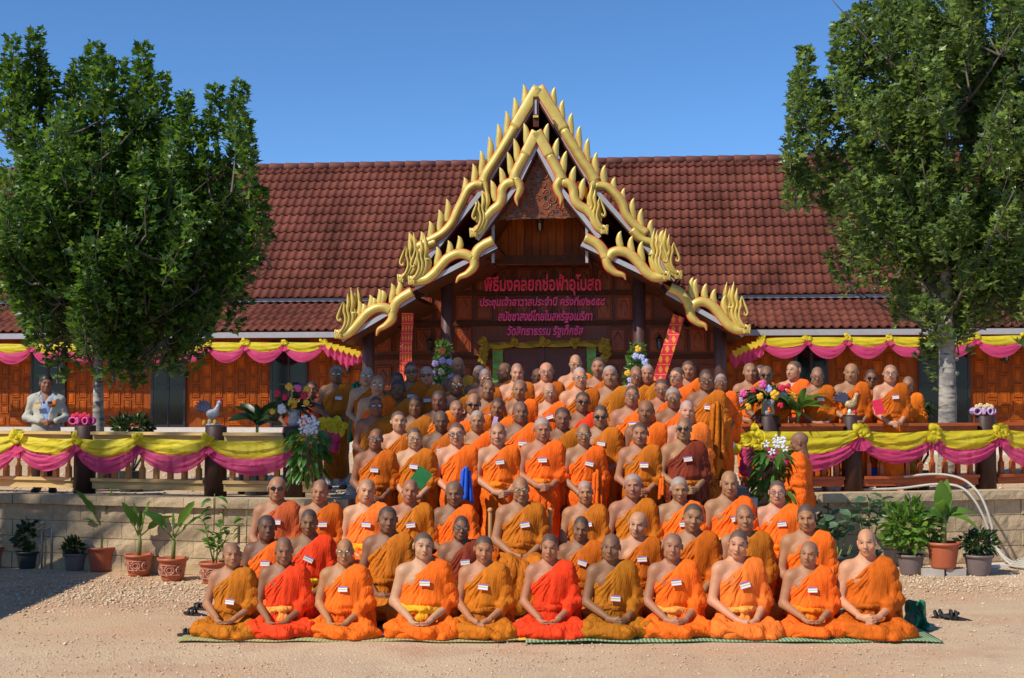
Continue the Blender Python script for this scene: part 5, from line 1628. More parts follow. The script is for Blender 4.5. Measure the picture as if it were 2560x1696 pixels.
def banner(x0, y0, x1, y1, D, w, label):
    A, B_ = HW(x0, y0, D), HW(x1, y1, D)
    me_n = 26; V, F = [], []
    m, nt, b = mat_new('banner_weave')
    co = coords(nt, 'Generated')
    sp = nt.nodes.new('ShaderNodeSeparateXYZ'); nt.links.new(co, sp.inputs[0])
    z = math_n(nt, 'MULTIPLY', sp.outputs[2], 7.0); fz = math_n(nt, 'FRACT', z); x = math_n(nt, 'ABSOLUTE', math_n(nt, 'SUBTRACT', sp.outputs[0], .5))
    row = math_n(nt, 'GREATER_THAN', math_n(nt, 'SINE', math_n(nt, 'MULTIPLY', sp.outputs[0], 31.0)), math_n(nt, 'MULTIPLY_ADD', math_n(nt, 'ABSOLUTE', math_n(nt, 'SUBTRACT', fz, .45)), 4.2, -.45))
    bar = math_n(nt, 'LESS_THAN', math_n(nt, 'ABSOLUTE', math_n(nt, 'SUBTRACT', fz, .93)), .035)
    col = mixc(nt, math_n(nt, 'MAXIMUM', row, bar), (.58, .008, .035), (.66, .24, .015))
    edge = math_n(nt, 'GREATER_THAN', x, .44); col = mixc(nt, edge, col, (.58, .010, .045))
    nt.links.new(col, b.inputs['Base Color']); b.inputs['Roughness'].default_value = .6
    for i in range(me_n + 1):
        t = i / me_n; p = A.lerp(B_, t); d = (B_ - A).normalized(); side = d.cross(_hn).normalized()
        for s in (-.5, 0, .5):
            q = p + side * s * w + _hn * (.04 * math.sin(t * 9 + s)); V.append(tuple(q - A))
    for i in range(me_n):
        for k in (0, 1): a = i * 3 + k; F.append((a, a + 1, a + 4, a + 3))
    me = bpy.data.meshes.new('banner'); me.from_pydata(V, [], F); me.update(); me.materials.append(m)
    o = bpy.data.objects.new('hanging_banner', me); COL.objects.link(o); o.location = A
    sm = o.modifiers.new('s', 'SOLIDIFY'); sm.thickness = .006
    tag(o, label, 'banner')
    c = MB(); up = Vector((0, 0, .28)); side = (B_ - A).normalized().cross(_hn).normalized()
    c.tube([side * -.5 * w, up, side * .5 * w], .006, 4); c.build('cord', M['iron'], o)
banner(1019, 783, 1012, 955, 31.6, .28, 'red and gold woven banner hanging straight beside the left columns')
banner(1697, 790, 1645, 955, 31.6, .28, 'red and gold banner blown sideways by the wind before the right porch')

def lantern(px, py, D, label, hang=False, s=1.0):
    p = HW(px, py, D)
    r = empty('wall_lantern' if not hang else 'hanging_lantern', p, HROT); tag(r, label, 'lantern'); r.scale = (s, s, s)
    MB().lathe([(.02, .20), (.10, .13), (.085, .10)], 6).build('cap', M['iron'], r)
    MB().lathe([(.075, .10), (.055, -.10)], 6).build('glass', M['lens_clear'], r)
    c = MB()
    for k in range(6):
        a = PI / 3 * k; c.tube([(.078 * math.cos(a), .078 * math.sin(a), .10), (.057 * math.cos(a), .057 * math.sin(a), -.10)], .007, 4)
    c.lathe([(.062, -.10), (.03, -.15), (.008, -.19)], 6); c.build('cage', M['iron'], r)
    if hang:
        MB().tube([(0, 0, .18), (0, 0, .5)], .008, 5).build('chain', M['iron'], r)
    else:
        q = MB(); q.tube([(0, 0, .18), (0, .05, .26), (0, .13, .22), (0, .14, 0)], .012, 6); q.box((0, .15, .02), (.09, .02, .26)); q.build('bracket', M['iron'], r)
lantern(1075, 866, 34.2, 'black wall lantern between the left porch columns')
lantern(1648, 861, 34.2, 'black wall lantern by the blown banner near the right porch column')
lantern(1350, 566, 32.2, 'small hanging lantern under the carved pediment', True)
lantern(2516, 891, 34.35, 'black wall lantern on the facade right of the pale tree trunk')
lantern(868, 918, 34.35, 'black wall lantern behind the tall standing monk at the left')
lantern(1870, 900, 34.35, 'black wall lantern under the pink puffs right of the porch')

# ------------------------------------------------------------------ cloth garlands
def swag_mesh(A, B_, h0, drop_t, drop_b, seed=0, bulge=.05, nu=40, nv=18, nf=3, out=Vector((0, -1, 0)), skew=0):
    r = np.random.default_rng(seed); A = np.array(A); B_ = np.array(B_)
    u = np.linspace(0, 1, nu)[:, None]; v = np.linspace(0, 1, nv)[None, :]
    par = 4 * u * (1 - u); par = par ** .85
    uu = u + skew * par * .2
    top = -drop_t * par; bot = -(h0 + (drop_b) * par)
    z = top + (bot - top) * v
    g = .35 + .65 * par ** .5
    f = (1 - 2 * np.abs(np.sin(v * nf * np.pi + 1.5 * np.sin(u * 5 + seed) + r.uniform(0, 6)))) * .6 + .5 * (1 - 2 * np.abs(np.sin(v * (nf * 1.3) * np.pi + 4 * (u - .5) * (1 - v) * (1 + .5 * np.sin(seed)) + seed)))
    z = z + .012 * g * np.cos(v * nf * 2 * np.pi + 3 * u + seed)
    wr = np.sin(u * 23 + 9 * v + seed) * np.sin(v * 14 + u * 6) * .006 + .004 * np.sin(u * 61 + 5 * v * seed)
    y = bulge * par * np.sin(v * np.pi * .9) + .016 * g * f + .02 + wr
    P_ = A[None, None] + (B_ - A)[None, None] * uu[..., None]
    P_ = P_ + np.array(out)[None, None] * y[..., None] + np.array((0, 0, 1.))[None, None] * z[..., None]
    i = np.arange(nu - 1)[:, None] * nv + np.arange(nv - 1)[None, :]
    q = np.stack([i, i + nv, i + nv + 1, i + 1], -1).reshape(-1, 4)
    return mesh_np('swag', P_.reshape(-1, 3), [q], True)
def bow(parent, c, out, s, mat, seed, name='bow', spiky=False):
    r = random.Random(seed); mb = MB(); side = Vector((-out.y, out.x, 0)).normalized()
    if side.x < 0: side = -side
    mb.ball(c + out * .04, (.045 * s, .04 * s, .045 * s), 8, 6, jit=.2)
    n = r.choice((3, 4, 4))
    for k in range(n):
        a = (k / n) * 2 * PI + r.uniform(-.7, .7) + .5
        L_ = s * r.uniform(.09, .20); wd = s * r.uniform(.045, .10)
        d = side * math.cos(a) + Vector((0, 0, 1)) * math.sin(a); t = d.cross(out).normalized()
        V, F = [], []
        for i in range(6):
            q = i / 5; ww = wd * (math.sin(PI * min(1, q * .9 + .08)) ** .6) + .006
            for j in range(5):
                e = j / 4 - .5
                V.append(c + d * L_ * q + t * ww * 2 * e + out * (.03 + .05 * s * math.sin(PI * q) + .022 * s * math.cos(e * 11 + k)))
        for i in range(5):
            for j in range(4):
                x = i * 5 + j; F.append((x, x + 1, x + 6, x + 5))
        mb.add(V, F)
    return mb.build(name, M[mat], parent, True)
def tails(parent, c, out, s, mat, seed):
    r = random.Random(seed); mb = MB(); side = Vector((-out.y, out.x, 0)).normalized()
    if side.x < 0: side = -side
    for k in range(3):
        a = -PI / 2 + (k - 1) * .55 + r.uniform(-.15, .15); L_ = s * r.uniform(.13, .20); wd = s * .075
        d = side * math.cos(a) + Vector((0, 0, 1)) * math.sin(a); t = d.cross(out).normalized(); V, F = [], []
        for i in range(6):
            q = i / 5; ww = wd * (.3 + .9 * q)
            for j in range(6):
                e = j / 5 - .5; V.append(c + d * L_ * q + t * ww * 2 * e + out * (.03 + .03 * q + .02 * math.sin(e * 16 + k)))
        for i in range(5):
            for j in range(5):
                x = i * 6 + j; F.append((x, x + 1, x + 7, x + 6))
        mb.add(V, F)
    return mb.build('cloth_tail', M[mat], parent, True)

def rail_garland(knots, label, ydrop=.19, pdrop=.30, first=None, seed=1, big=None):
    """knots: world points along the front of the railing top"""
    r = empty('cloth_garland', knots[0]); tag(r, label, 'garland'); o0 = Vector(knots[0])
    K = [Vector(k) - o0 for k in knots]
    for i in range(len(K) - 1):
        A, B_ = K[i], K[i + 1]; d = (B_ - A); out_ = Vector((d.y, -d.x, 0)).normalized(); L_ = d.length
        if out_.y > 0: out_ = -out_
        sc = min(1.25, max(.6, L_ / 1.2)) * (1 + .12 * math.sin(i * 5.1 + seed))
        me = swag_mesh(A, B_, .10, .03, ydrop * sc, seed + i * 3, .04, out=out_, nf=2); link('yellow_swag', me, M['yellow_sheer'], r)
        z = Vector((0, 0, -.09))
        me = swag_mesh(A + z, B_ + z, .12, ydrop * sc * .70, pdrop * sc, seed + i * 5 + 2, .05, out=out_ * .8, nf=3); link('pink_swag', me, M['pink_sheer'], r)
    for i, k in enumerate(K):
        d = (K[min(i + 1, len(K) - 1)] - K[max(i - 1, 0)]); out_ = Vector((d.y, -d.x, 0)).normalized()
        if out_.y > 0: out_ = -out_
        s = .92 if (big and i in big) else .62
        bow(r, k + Vector((0, 0, -.03)), out_, s, 'yellow_sheer', seed * 9 + i)
        tails(r, k + Vector((0, 0, -.10)), out_, s, 'pink_sheer', seed * 7 + i)
    return r
def LW(px, py, s): return P(px, py, FPX / s)
RYL = lambda x: 17.45 - (x + 6.5) * .31 if x < -3.4 else 16.49 + (x + 3.4) * -.03
def wall_y(path, x):
    for a, b_ in zip(path[:-1], path[1:]):
        if a[0] <= x <= b_[0]: return a[1] + (b_[1] - a[1]) * (x - a[0]) / (b_[0] - a[0])
    return path[0][1] if x < path[0][0] else path[-1][1]
RAIL_OFF = .55
def rail_pt(path, px, z, off=RAIL_OFF):
    Y = 17.0
    for _ in range(6):
        x = (px - 1280) / FPX * Y / 1.0; Y = wall_y(path, x) + off
    x = P(px, 1100, Y).x
    return Vector((x, Y, z))
kl = [-190, 48, 192, 350, 521, 745]
rail_garland([rail_pt(WALL_L, px, 1.66 + .01 * (i % 2), RAIL_OFF - .20) for i, px in enumerate(kl)], 'yellow and pink cloth swags tied along the pale railing at the left', seed=3, big=(1, 5))
kr = [1880, 2147, 2329, 2497, 2680]
rail_garland([rail_pt(WALL_R, px, 1.74 + .01 * (i % 2), RAIL_OFF - .20) for i, px in enumerate(kr)], 'yellow and pink cloth swags tied along the red railing at the right', seed=5, big=(0, 1, 2, 3), ydrop=.21, pdrop=.30)
def big_puff(c, label, seed, s=1.0):
    r = empty('cloth_rosette', c); tag(r, label, 'garland')
    out_ = Vector((-.1, -1, 0)).normalized()
    mb = MB(); rr_ = random.Random(seed)
    for k in range(5):
        mb.ball(Vector((rr_.uniform(-.08, .08) * s, -.05, -.10 * k * .8 * s)), (.10 * s, .07 * s, .11 * s), 12, 9, jit=.16)
    mb.build('pink_puff', M['pink_sheer'], r, True)
    for k in range(3): bow(r, Vector(((k - 1) * .14 * s, -.03, .10 * s)), out_, 1.1 * s, 'yellow_sheer', seed + k)
big_puff(P(1872, 1120, 17.7), 'crumpled pink puff with yellow bows at the near end of the right railing', 4, .85)
big_puff(P(830, 1078, 17.2) , 'yellow bows with dark pink cloth at the stair end of the left railing', 8, .8)

def eave_garland(pxs, ys, D, label, seed, yd=.14, pd=.34):
    pts = [HW(x, y, D) for x, y in zip(pxs, ys)]
    r = empty('eave_garland', pts[0]); tag(r, label, 'garland'); K = [p - pts[0] for p in pts]
    for i in range(len(K) - 1):
        A, B_ = K[i], K[i + 1]
        link('yellow_swag', swag_mesh(A, B_, .10, .0, yd, seed + i, .04, out=-_hn, nf=2, nu=16, nv=9), M['yellow_sheer'], r)
        z = Vector((0, 0, -.07)); link('pink_swag', swag_mesh(A + z, B_ + z, .10, yd * .8, pd, seed + i * 2, .05, out=-_hn * .7, nf=3, nu=16, nv=10), M['pink_sheer'], r)
    for i, k in enumerate(K):
        bow(r, k, -_hn, .7, 'yellow_sheer', seed * 3 + i); tails(r, k + Vector((0, 0, -.06)), -_hn, .8, 'pink_sheer', seed * 5 + i)
lx = [-130, -20, 80, 158, 250, 345, 430, 520, 612, 710, 808]
eave_garland(lx, [862 - (x + 130) * .0068 for x in lx], 33.35, 'yellow and pink cloth swags along the left eave of the temple', 11)
rx = [1905, 2018, 2118, 2222, 2325, 2440, 2560, 2680]
eave_garland(rx, [846 - (x - 1905) * .010 for x in rx], 33.35, 'yellow and pink cloth swags along the right eave of the temple', 17)
def eave_puffs(pts, D, label, seed, side):
    pw_ = [HW(x, y, D) for x, y in pts]
    r = empty('cloth_ruffle', pw_[0]); tag(r, label, 'garland'); rr_ = random.Random(seed)
    for i in range(len(pw_) - 1):
        A, B_ = pw_[i] - pw_[0], pw_[i + 1] - pw_[0]
        n = 2
        for k in range(n):
            c = A.lerp(B_, (k + .5) / n); L_ = .30 + .15 * rr_.random() + (.1 if i % 2 else 0)
            V, F = [], []
            for a in range(8):
                q = a / 7; ww = .13 * math.sin(PI * min(.92, q * .8 + .14))
                for j in range(6):
                    e = j / 5 - .5; V.append(c + Vector((ww * 2 * e, -.05 - .05 * math.cos(e * 9) * q, -L_ * q)))
            for a in range(7):
                for j in range(5): x = a * 6 + j; F.append((x, x + 1, x + 7, x + 6))
            MB().add(V, F).build('pink_petal', M['pink_sheer'], r, True)
            V = [c + Vector((-.10, -.13, .0)), c + Vector((.10, -.13, 0)), c + Vector((.05, -.14, -.12)), c + Vector((0, -.15, -.17)), c + Vector((-.05, -.14, -.12))]
            MB().add(V, [(0, 1, 2, 3, 4)]).build('yellow_flap', M['yellow_sheer'], r)
eave_puffs([(815, 856), (848, 864), (876, 872), (903, 880)], 32.6, 'hanging pink petals with yellow points under the left corner of the porch roof', 3, -1)
eave_puffs([(1905, 848), (1880, 858), (1855, 868), (1832, 880)], 32.6, 'hanging pink petals with yellow points under the right corner of the porch roof', 6, 1)
def door_frill():
    A, B_ = HW(1212, 856, 34.05), HW(1510, 852, 34.05)
    r = empty('door_frill', A); tag(r, 'dull gold gathered cloth frill above the temple door', 'garland'); d = B_ - A
    for i in range(4):
        a, b2 = d * (i / 4), d * ((i + 1) / 4)
        link('gold_swag', swag_mesh(a, b2, .12, .0, .04, 40 + i, .05, out=-_hn, nf=3, nu=14, nv=8), M['gold_sheer'], r)
    for i in range(5): bow(r, d * (i / 4) + Vector((0, 0, -.03)), -_hn, 1.0, 'gold_sheer', 60 + i)
    for e, s in ((0, -1), (1, 1)):
        for k in range(4):
            bow(r, d * e + _hu * s * .02 * k + Vector((0, 0, -.12 - .10 * k)), -_hn, .95, 'gold_sheer', 70 + k + 9 * e)
door_frill()

# ------------------------------------------------------------------ railings
def baluster_mesh(mat):
    mb = MB(); mb.box((0, 0, -.16), (.062, .062, .20)); mb.box((0, 0, .40), (.062, .062, .12))
    mb.lathe([(.030, -.06), (.034, -.045), (.022, -.03), (.028, -.015), (.019, .0), (.026, .08), (.030, .14), (.022, .24), (.018, .30), (.028, .32), (.020, .34)], 8, cap=False)
    me = mb.mesh('baluster'); me.materials.append(M[mat]); return me
BAL = {k: baluster_mesh(k) for k in ('wood_bal', 'wood_bal_red')}
def railing(path, posts, ends, top, mats, label, balpx, name='wooden_railing'):
    ps = [rail_pt(path, px, 0) for px in posts]
    r = empty(name, (ps[0].x, ps[0].y, .95)); tag(r, label, 'railing'); o0 = Vector((ps[0].x, ps[0].y, .95))
    wood, bal = mats
    def rail(a, b_, z, h, dp, nm='rail', fwd=0.0):
        d = b_ - a; L_ = d.length; ang = math.atan2(d.y, d.x); c = (a + b_) / 2
        MB().box((0, 0, 0), (L_, dp, h)).build(nm, M[wood], r, loc=(c.x - o0.x, c.y - o0.y + fwd, z - .95), rot=(0, 0, ang))
    cuts = [ends[0]] + posts + [ends[1]]
    for a, b_ in zip(cuts[:-1], cuts[1:]):
        A = rail_pt(path, a + (24 if a in posts else 0), 0); B_ = rail_pt(path, b_ - (24 if b_ in posts else 0), 0)
        if (B_ - A).length < .2 or B_.x < A.x: continue
        rail(A, B_, top + .012, .038, .17, 'top_rail', -.03); rail(A, B_, top - .055, .09, .045, 'rail', -.04)
        rail(A, B_, 1.105, .040, .15, 'rail', -.03); rail(A, B_, 1.035, .09, .045, 'bottom_rail', -.05)
        L_ = (B_ - A).length; n = max(1, int(round(L_ / .198)))
        for i in range(n):
            p = A.lerp(B_, (i + .5) / n); d = B_ - A
            link('baluster', BAL[bal], None, r, (p.x - o0.x, p.y - o0.y, 1.11 + .26 * (top - 1.14) / .72 - .95), (0, 0, math.atan2(d.y, d.x)), (1, 1, (top - 1.14) / .72))
    for px, p in zip(posts, ps):
        h = .86 if path is WALL_L else .98
        MB().lathe([(.142, -.08), (.140, .5), (.136, h - .01), (.128, h)], 18).build('post', M['wood_post'], r, True, loc=(p.x - o0.x, p.y - o0.y, 0))
    return r
railing(WALL_L, [213, 540, 736], (-320, 800), 1.70, ('wood_pine', 'wood_bal'), 'new pale pine railing with dark round posts on the left terrace', None)
railing(WALL_R, [1922, 2129, 2463], (1850, 2790), 1.80, ('wood_red', 'wood_bal_red'), 'red stained railing with dark round posts on the right terrace', None)

# ------------------------------------------------------------------ trees
LEAF8 = np.array([(0, 0, 0), (.44, .36, .10), (.11, .58, .03), (0, 1.05, 0), (-.12, .72, .03), (-.42, .62, .10)], np.float32)
LEAF_O = (np.array([[0, 1, 2, 3]]), np.array([[0, 3, 4, 5]]))
LEAF_E = np.array([(0, 0, 0), (.20, .25, .05), (.24, .55, .06), (.12, .85, .02), (0, 1, -.04), (-.12, .85, .02), (-.24, .55, .06), (-.20, .25, .05)], np.float32)
LEAF_EF = (np.array([[0, 1, 2, 3, 4]]), np.array([[0, 4, 5, 6, 7]]))
def leaves(pos, dirs, size, tmpl=LEAF8, faces=LEAF_O, roll=None, flat=.5):
    n = len(pos); y = dirs / (np.linalg.norm(dirs, axis=1, keepdims=True) + 1e-9)
    up = rng.normal(0, 1, (n, 3)) * flat + np.array((0, 0, 1.0)); x = np.cross(y, up); x /= (np.linalg.norm(x, axis=1, keepdims=True) + 1e-9); z = np.cross(x, y)
    s = (size * (1 + rng.uniform(-.3, .3, n)))[:, None, None]
    t = tmpl[None] * s
    V = pos[:, None] + t[..., 0:1] * x[:, None] + t[..., 1:2] * y[:, None] + t[..., 2:3] * z[:, None]
    k = len(tmpl); off = (np.arange(n) * k)[:, None]
    return V.reshape(-1, 3), [f + off for f in faces]
def tree(base, trunk_r, z_fork, crown_c, crown_r, nshoot, nleaf, leafsize, mat, label, seed, shoot=(.65, 1.35), lean=0.0, peaks=()):
    global rng
    r = np.random.default_rng(seed); rng = np.random.default_rng(seed + 1); random.seed(seed)
    root = empty('oak_tree', base); tag(root, label, 'tree')
    b = np.array(base); cc = np.array(crown_c) - b; cr = np.array(crown_r)
    t = MB(); H_ = cc[2] + cr[2] * .25
    tp = [Vector((lean * math.sin(z * 1.2) * .5 + lean * z * .3, 0.02 * math.sin(z * 3), z)) for z in np.linspace(-.05, H_, 14)]
    t.tube(tp, [trunk_r * (1.12 if i == 0 else 1) * (1 - .80 * (i / 13) ** 1.1) for i in range(14)], 12)
    for k in range(6):
        z = r.uniform(.6, z_fork); a = r.uniform(0, 6.28); t.ball((tp[0].x + trunk_r * .9 * math.cos(a), trunk_r * .9 * math.sin(a), z), trunk_r * .25, 6, 5)
    t.build('trunk', M['bark'], root, True)
    # limbs
    shoots = []; lb = MB(); limbs = []
    for k in range(26):
        a = k * 2.399 + r.uniform(-.3, .3); zt = z_fork + (H_ - z_fork) * (k / 26) ** .9
        s = tp[min(13, int(zt / H_ * 13))].copy(); s.z = zt
        rad = r.uniform(.55, .95)
        e = Vector((cc[0] + cr[0] * rad * math.cos(a), cc[1] + cr[1] * rad * math.sin(a), min(cc[2] + cr[2] * .8, zt + r.uniform(.5, 1.7))))
        m_ = s.lerp(e, .5) + Vector((0, 0, -.15 + .1 * r.random()))
        pts = catmull([s, m_, e], 4); limbs.append(pts)
        lb.tube(pts, [trunk_r * .20 * (1 - .8 * i / (len(pts) - 1)) for i in range(len(pts))], 6)
    P0, D0, S0 = [], [], []
    i = 0
    while i < nshoot:
        u_ = r.normal(0, 1, 3); u_ /= np.linalg.norm(u_); rad = r.uniform(.12, 1) ** .42
        p = cc + cr * u_ * rad
        if p[2] < cc[2] - cr[2] * .92: continue
        # lumpy outline
        lump = .84 + .16 * math.sin(u_[0] * 7 + seed) * math.cos(u_[2] * 6 + u_[1] * 5 + seed * 2)
        p = cc + (p - cc) * lump
        L_ = r.uniform(*shoot) * (1.25 if u_[2] > .5 else .9)
        d = np.array((u_[0] * .55 + r.normal(0, .14), u_[1] * .55 + r.normal(0, .14), .95 + .25 * u_[2])); d /= np.linalg.norm(d)
        st = p - d * L_ * .6
        P0.append(st); D0.append(d); S0.append(L_); i += 1
    for (px_, py_, pz_, L_) in peaks:
        P0.append(np.array((px_, py_, pz_)) - b); D0.append(np.array((r.normal(0, .06), 0, 1))); S0.append(L_)
    P0, D0, S0 = np.array(P0), np.array(D0), np.array(S0)
    for k in range(len(P0)):
        pk = P0[k]; s = Vector(pk); e = Vector(pk + D0[k] * S0[k])
        lb.tube([s, (s + e) / 2 + Vector((r.normal(0, .03), 0, 0)), e], [.012, .008, .003], 4, False)
        if k % 2 == 0:
            L_ = limbs[k % len(limbs)]; best = min((q for lm in limbs for q in lm[3:]), key=lambda q: (q - s).length)
            if (best - s).length < 1.2: lb.tube([best, (best + s) / 2 + Vector((0, 0, -.04)), s], [.02, .016, .012], 4, False)
    lb.build('branches', M['twig'], root, True)
    w = S0.copy(); w[len(P0) - len(peaks):] *= 1.8; w = w / w.sum(); cnt = r.multinomial(nleaf, w); idx = np.repeat(np.arange(len(P0)), cnt)
    tt = r.random(len(idx)) ** .8; taper = .15 * (1 - .60 * tt) + .025
    ang = r.uniform(0, 6.283, len(idx))
    a1 = np.cross(D0[idx], np.array((0, 1, .1))); a1 /= np.linalg.norm(a1, axis=1, keepdims=True); a2 = np.cross(D0[idx], a1)
    rd = a1 * np.cos(ang)[:, None] + a2 * np.sin(ang)[:, None]
    pos = P0[idx] + D0[idx] * (S0[idx] * tt)[:, None] + rd * (taper * r.random(len(idx)) ** .6)[:, None]
    dirs = rd * .8 + D0[idx] * .5 + r.normal(0, .25, (len(idx), 3)) + np.array((0, 0, -.15))
    V, F = leaves(pos, dirs, np.full(len(idx), leafsize) * (1 - .25 * tt), flat=.7)
    o = link('crown', mesh_np('crown', V, F), M[mat], root); tag(o, kind='stuff')
    return root
pk = lambda x, y, Y: P(x, y, Y)
tl = pk(243, 1240, 19.5); tl.z = .87
def pkl(l, D, dy=0):
    o_ = []
    for x, y, L_ in l:
        q = pk(x, y, D + random.uniform(-.5, .5)); o_.append((q.x, q.y, q.z - L_, L_))
    return o_
tree(tl, .098, 1.6, (-5.62, 19.6, 4.42), (2.30, 1.9, 1.95), 400, 62000, .135, 'leaf_oak', 'dark green young oak on the terrace at the left before the temple', 5, peaks=pkl([(10, 95, 1.3), (78, 78, 1.4), (98, 130, 1.2), (238, 108, 1.1), (262, 140, .9), (210, 150, .9), (300, 150, .8), (362, 112, 1.1), (345, 160, .9), (398, 185, .8), (480, 235, .8), (458, 250, .8), (545, 215, .8), (600, 205, 1.0), (590, 250, .8), (612, 300, .8), (-40, 110, 1.2), (130, 170, 1.0), (170, 180, 1.0), (430, 300, .8), (20, 150, 1.2), (60, 190, 1.2), (520, 300, .9), (625, 380, .8), (640, 470, .7)], 19.5))
tr = pk(2372, 1240, 20.2); tr.z = .87
tree(tr, .155, 2.1, (7.0, 20.5, 5.75), (2.95, 2.3, 3.35), 500, 80000, .130, 'leaf_oak2', 'tall olive green oak with a thick pale trunk at the right', 9, shoot=(.5, .95), peaks=pkl([(2010, 120, .9), (2100, 60, .9), (2150, 10, 1.2), (2050, 200, .8), (1975, 300, .8), (1985, 420, .7), (2230, -60, 1.2), (2035, 260, .8), (2000, 180, .8), (2120, 140, 1.0)], 20.3))

tree((-15.5, 10.2, 0), .24, 10.5, (-9.5, 10.7, 11.9), (1.75, 1.7, 1.6), 110, 9000, .16, 'leaf_oak', 'tall tree outside the frame at the left that shades the upper left monks', 15, lean=.05)
# ------------------------------------------------------------------ potted plants and small things
def one_leaf(name, parent, base, d, L_, w, mat, droop=.25, seed=0, nseg=7, fold=.25, split=0):
    """a big blade: base point, direction, length, width"""
    r = random.Random(seed); d = Vector(d).normalized(); side = d.cross(Vector((0, 0, 1)))
    side = side.normalized() if side.length > .05 else Vector((1, 0, 0))
    V, F = [], []; p = Vector(base); up = side.cross(d).normalized()
    tw = r.uniform(-.9, .9); side = (side * math.cos(tw) + up * math.sin(tw)).normalized(); up = side.cross(d).normalized()
    for i in range(nseg + 1):
        t = i / nseg; ww = w * .5 * (math.sin(PI * min(1, .06 + t * .94)) ** .7) if i < nseg else .002
        wob = .06 * w * math.sin(i * 2.1 + seed)
        V += [p - side * ww + up * (ww * fold + wob), p + up * 0, p + side * ww + up * (ww * fold - wob)]
        dd = (d + Vector((0, 0, -droop * t * 1.6))).normalized(); p = p + dd * L_ / nseg
    for i in range(nseg):
        a = i * 3; F += [(a, a + 1, a + 4, a + 3), (a + 1, a + 2, a + 5, a + 4)]
    return MB().add(V, F).build(name, M[mat], parent, True)
def pot(root, r_, h, mat, rim=True, ribs=None, marks=False, base=.68):
    prof = [(r_ * base, 0), (r_ * (base + .06), h * .1), (r_ * .92, h * .82), (r_ * .94, h * .88)] + ([(r_ * 1.04, h * .88), (r_ * 1.06, h), (r_ * .95, h), (r_ * .90, h * .86)] if rim else [(r_, h), (r_ * .9, h)])
    p = MB().lathe(prof, 28, rib=ribs).build('pot', M[mat], root, True)
    MB().lathe([(.01, h * .85), (r_ * .92, h * .85)], 20, cap=False).build('soil', M['soil'], root)
    if marks:
        mk = MB()
        for k in range(-2, 3):
            a = -PI / 2 + k * .42; rr = r_ * (.86)
            c = Vector((rr * math.cos(a), rr * math.sin(a), h * .5)); n_ = Vector((math.cos(a), math.sin(a), 0)); t = Vector((-math.sin(a), math.cos(a), 0)); z = Vector((0, 0, 1))
            if k == 0 or abs(k) == 2:
                for rad in (.055, .030):
                    mk.tube([c + n_ * .008 + t * rad * math.cos(q) + z * rad * math.sin(q) for q in [2 * PI * i / 14 for i in range(15)]], .006, 4, False)
            else:
                for s in (-1, 1): mk.tube([c + n_ * .010 + z * .05 * s - t * .05, c + n_ * .010, c + n_ * .010 + z * .05 * s + t * .05], .006, 4, False)
                mk.tube([c + n_ * .010 + z * .055 - t * .055, c + n_ * .010 + z * .055 + t * .055], .005, 4); mk.tube([c + n_ * .010 - z * .055 - t * .055, c + n_ * .010 - z * .055 + t * .055], .005, 4)
        mk.build('stencil', M['pot_mark'], p)
    return p
def gp(px, py, z=0.0):
    """ground point seen at a pixel on the level z"""
    v = (848 - py) / FPX; d = (_sp + v * _cp) / (_cp - v * _sp); Y = (z - CAM_H) / d
    q = P(px, py, Y); q.z = z
    return q
def bushy(name, parent, c, r3, n, size, mat, seed, tm=LEAF_E, fc=LEAF_EF, kind=True):
    global rng
    rng = np.random.default_rng(seed); u_ = rng.normal(0, 1, (n, 3)); u_ /= np.linalg.norm(u_, axis=1, keepdims=True)
    rad = rng.random(n)[:, None] ** .4; pos = np.array(c) + u_ * rad * np.array(r3) * (.85 + .15 * np.sin(u_[:, :1] * 8 + seed))
    dirs = u_ + rng.normal(0, .4, (n, 3)) + np.array((0, 0, .15))
    V, F = leaves(pos, dirs, np.full(n, size), tm, fc, flat=.8)
    o = link(name, mesh_np(name, V, F, False), M[mat], parent)
    if kind: tag(o, kind='stuff')
    return o
def banana(px, py, r_, h, potkw, lv, label, seed, stemh=.25):
    b = gp(px, py); b.y += r_ * .7; root = empty('banana_plant', b); tag(root, label, 'potted plant', 'potted plants along the wall')
    pot(root, r_, h, **potkw)
    MB().tube([(0, 0, h * .8), (.01, 0, h + stemh * .6), (.0, 0, h + stemh)], [.028, .024, .014], 8).build('stem', M['stem'], root, True)
    for i, (dx, dz, L_, w, dr) in enumerate(lv):
        st = Vector((0, 0, h + stemh * .8)); d = Vector((dx, -.25 + .12 * (i % 3), dz)).normalized(); e = st + d * L_ * .35
        lf = one_leaf('leaf', root, e, d, L_ * .8, w, 'leaf_bright' if i % 2 else 'leaf_mid', dr, seed + i, fold=.35)
        MB().tube([st, e + d * .05], [.012, .007], 6).build('petiole', M['stem'], root, True)
    return root
banana(247, 1432, .185, .31, dict(mat='terracotta', ribs=(26, .02)), [(-.55, .9, .52, .13, .1), (.28, .95, .50, .11, .0), (-.75, .45, .24, .10, .4)], 'slender banana plant with three leaves in the ribbed terracotta pot', 3, .30)
banana(340, 1442, .17, .26, dict(mat='terracotta', marks=True), [(-.35, .9, .42, .14, .1), (.30, .95, .42, .15, .1), (.85, .7, .42, .12, .3), (-.1, 1, .40, .05, 0), (.1, 1, .3, .06, 0)], 'banana plant with upright leaves in the stencilled terracotta pot next to the ribbed pot', 13, .26)
banana(425, 1455, .175, .27, dict(mat='terracotta', marks=True), [(-.55, .75, .42, .17, .35), (.50, .9, .46, .15, .1), (.85, .75, .42, .14, .2), (.05, 1, .30, .04, 0)], 'wide leaved banana plant in the stencilled pot nearest the crowd of monks', 23, .28)
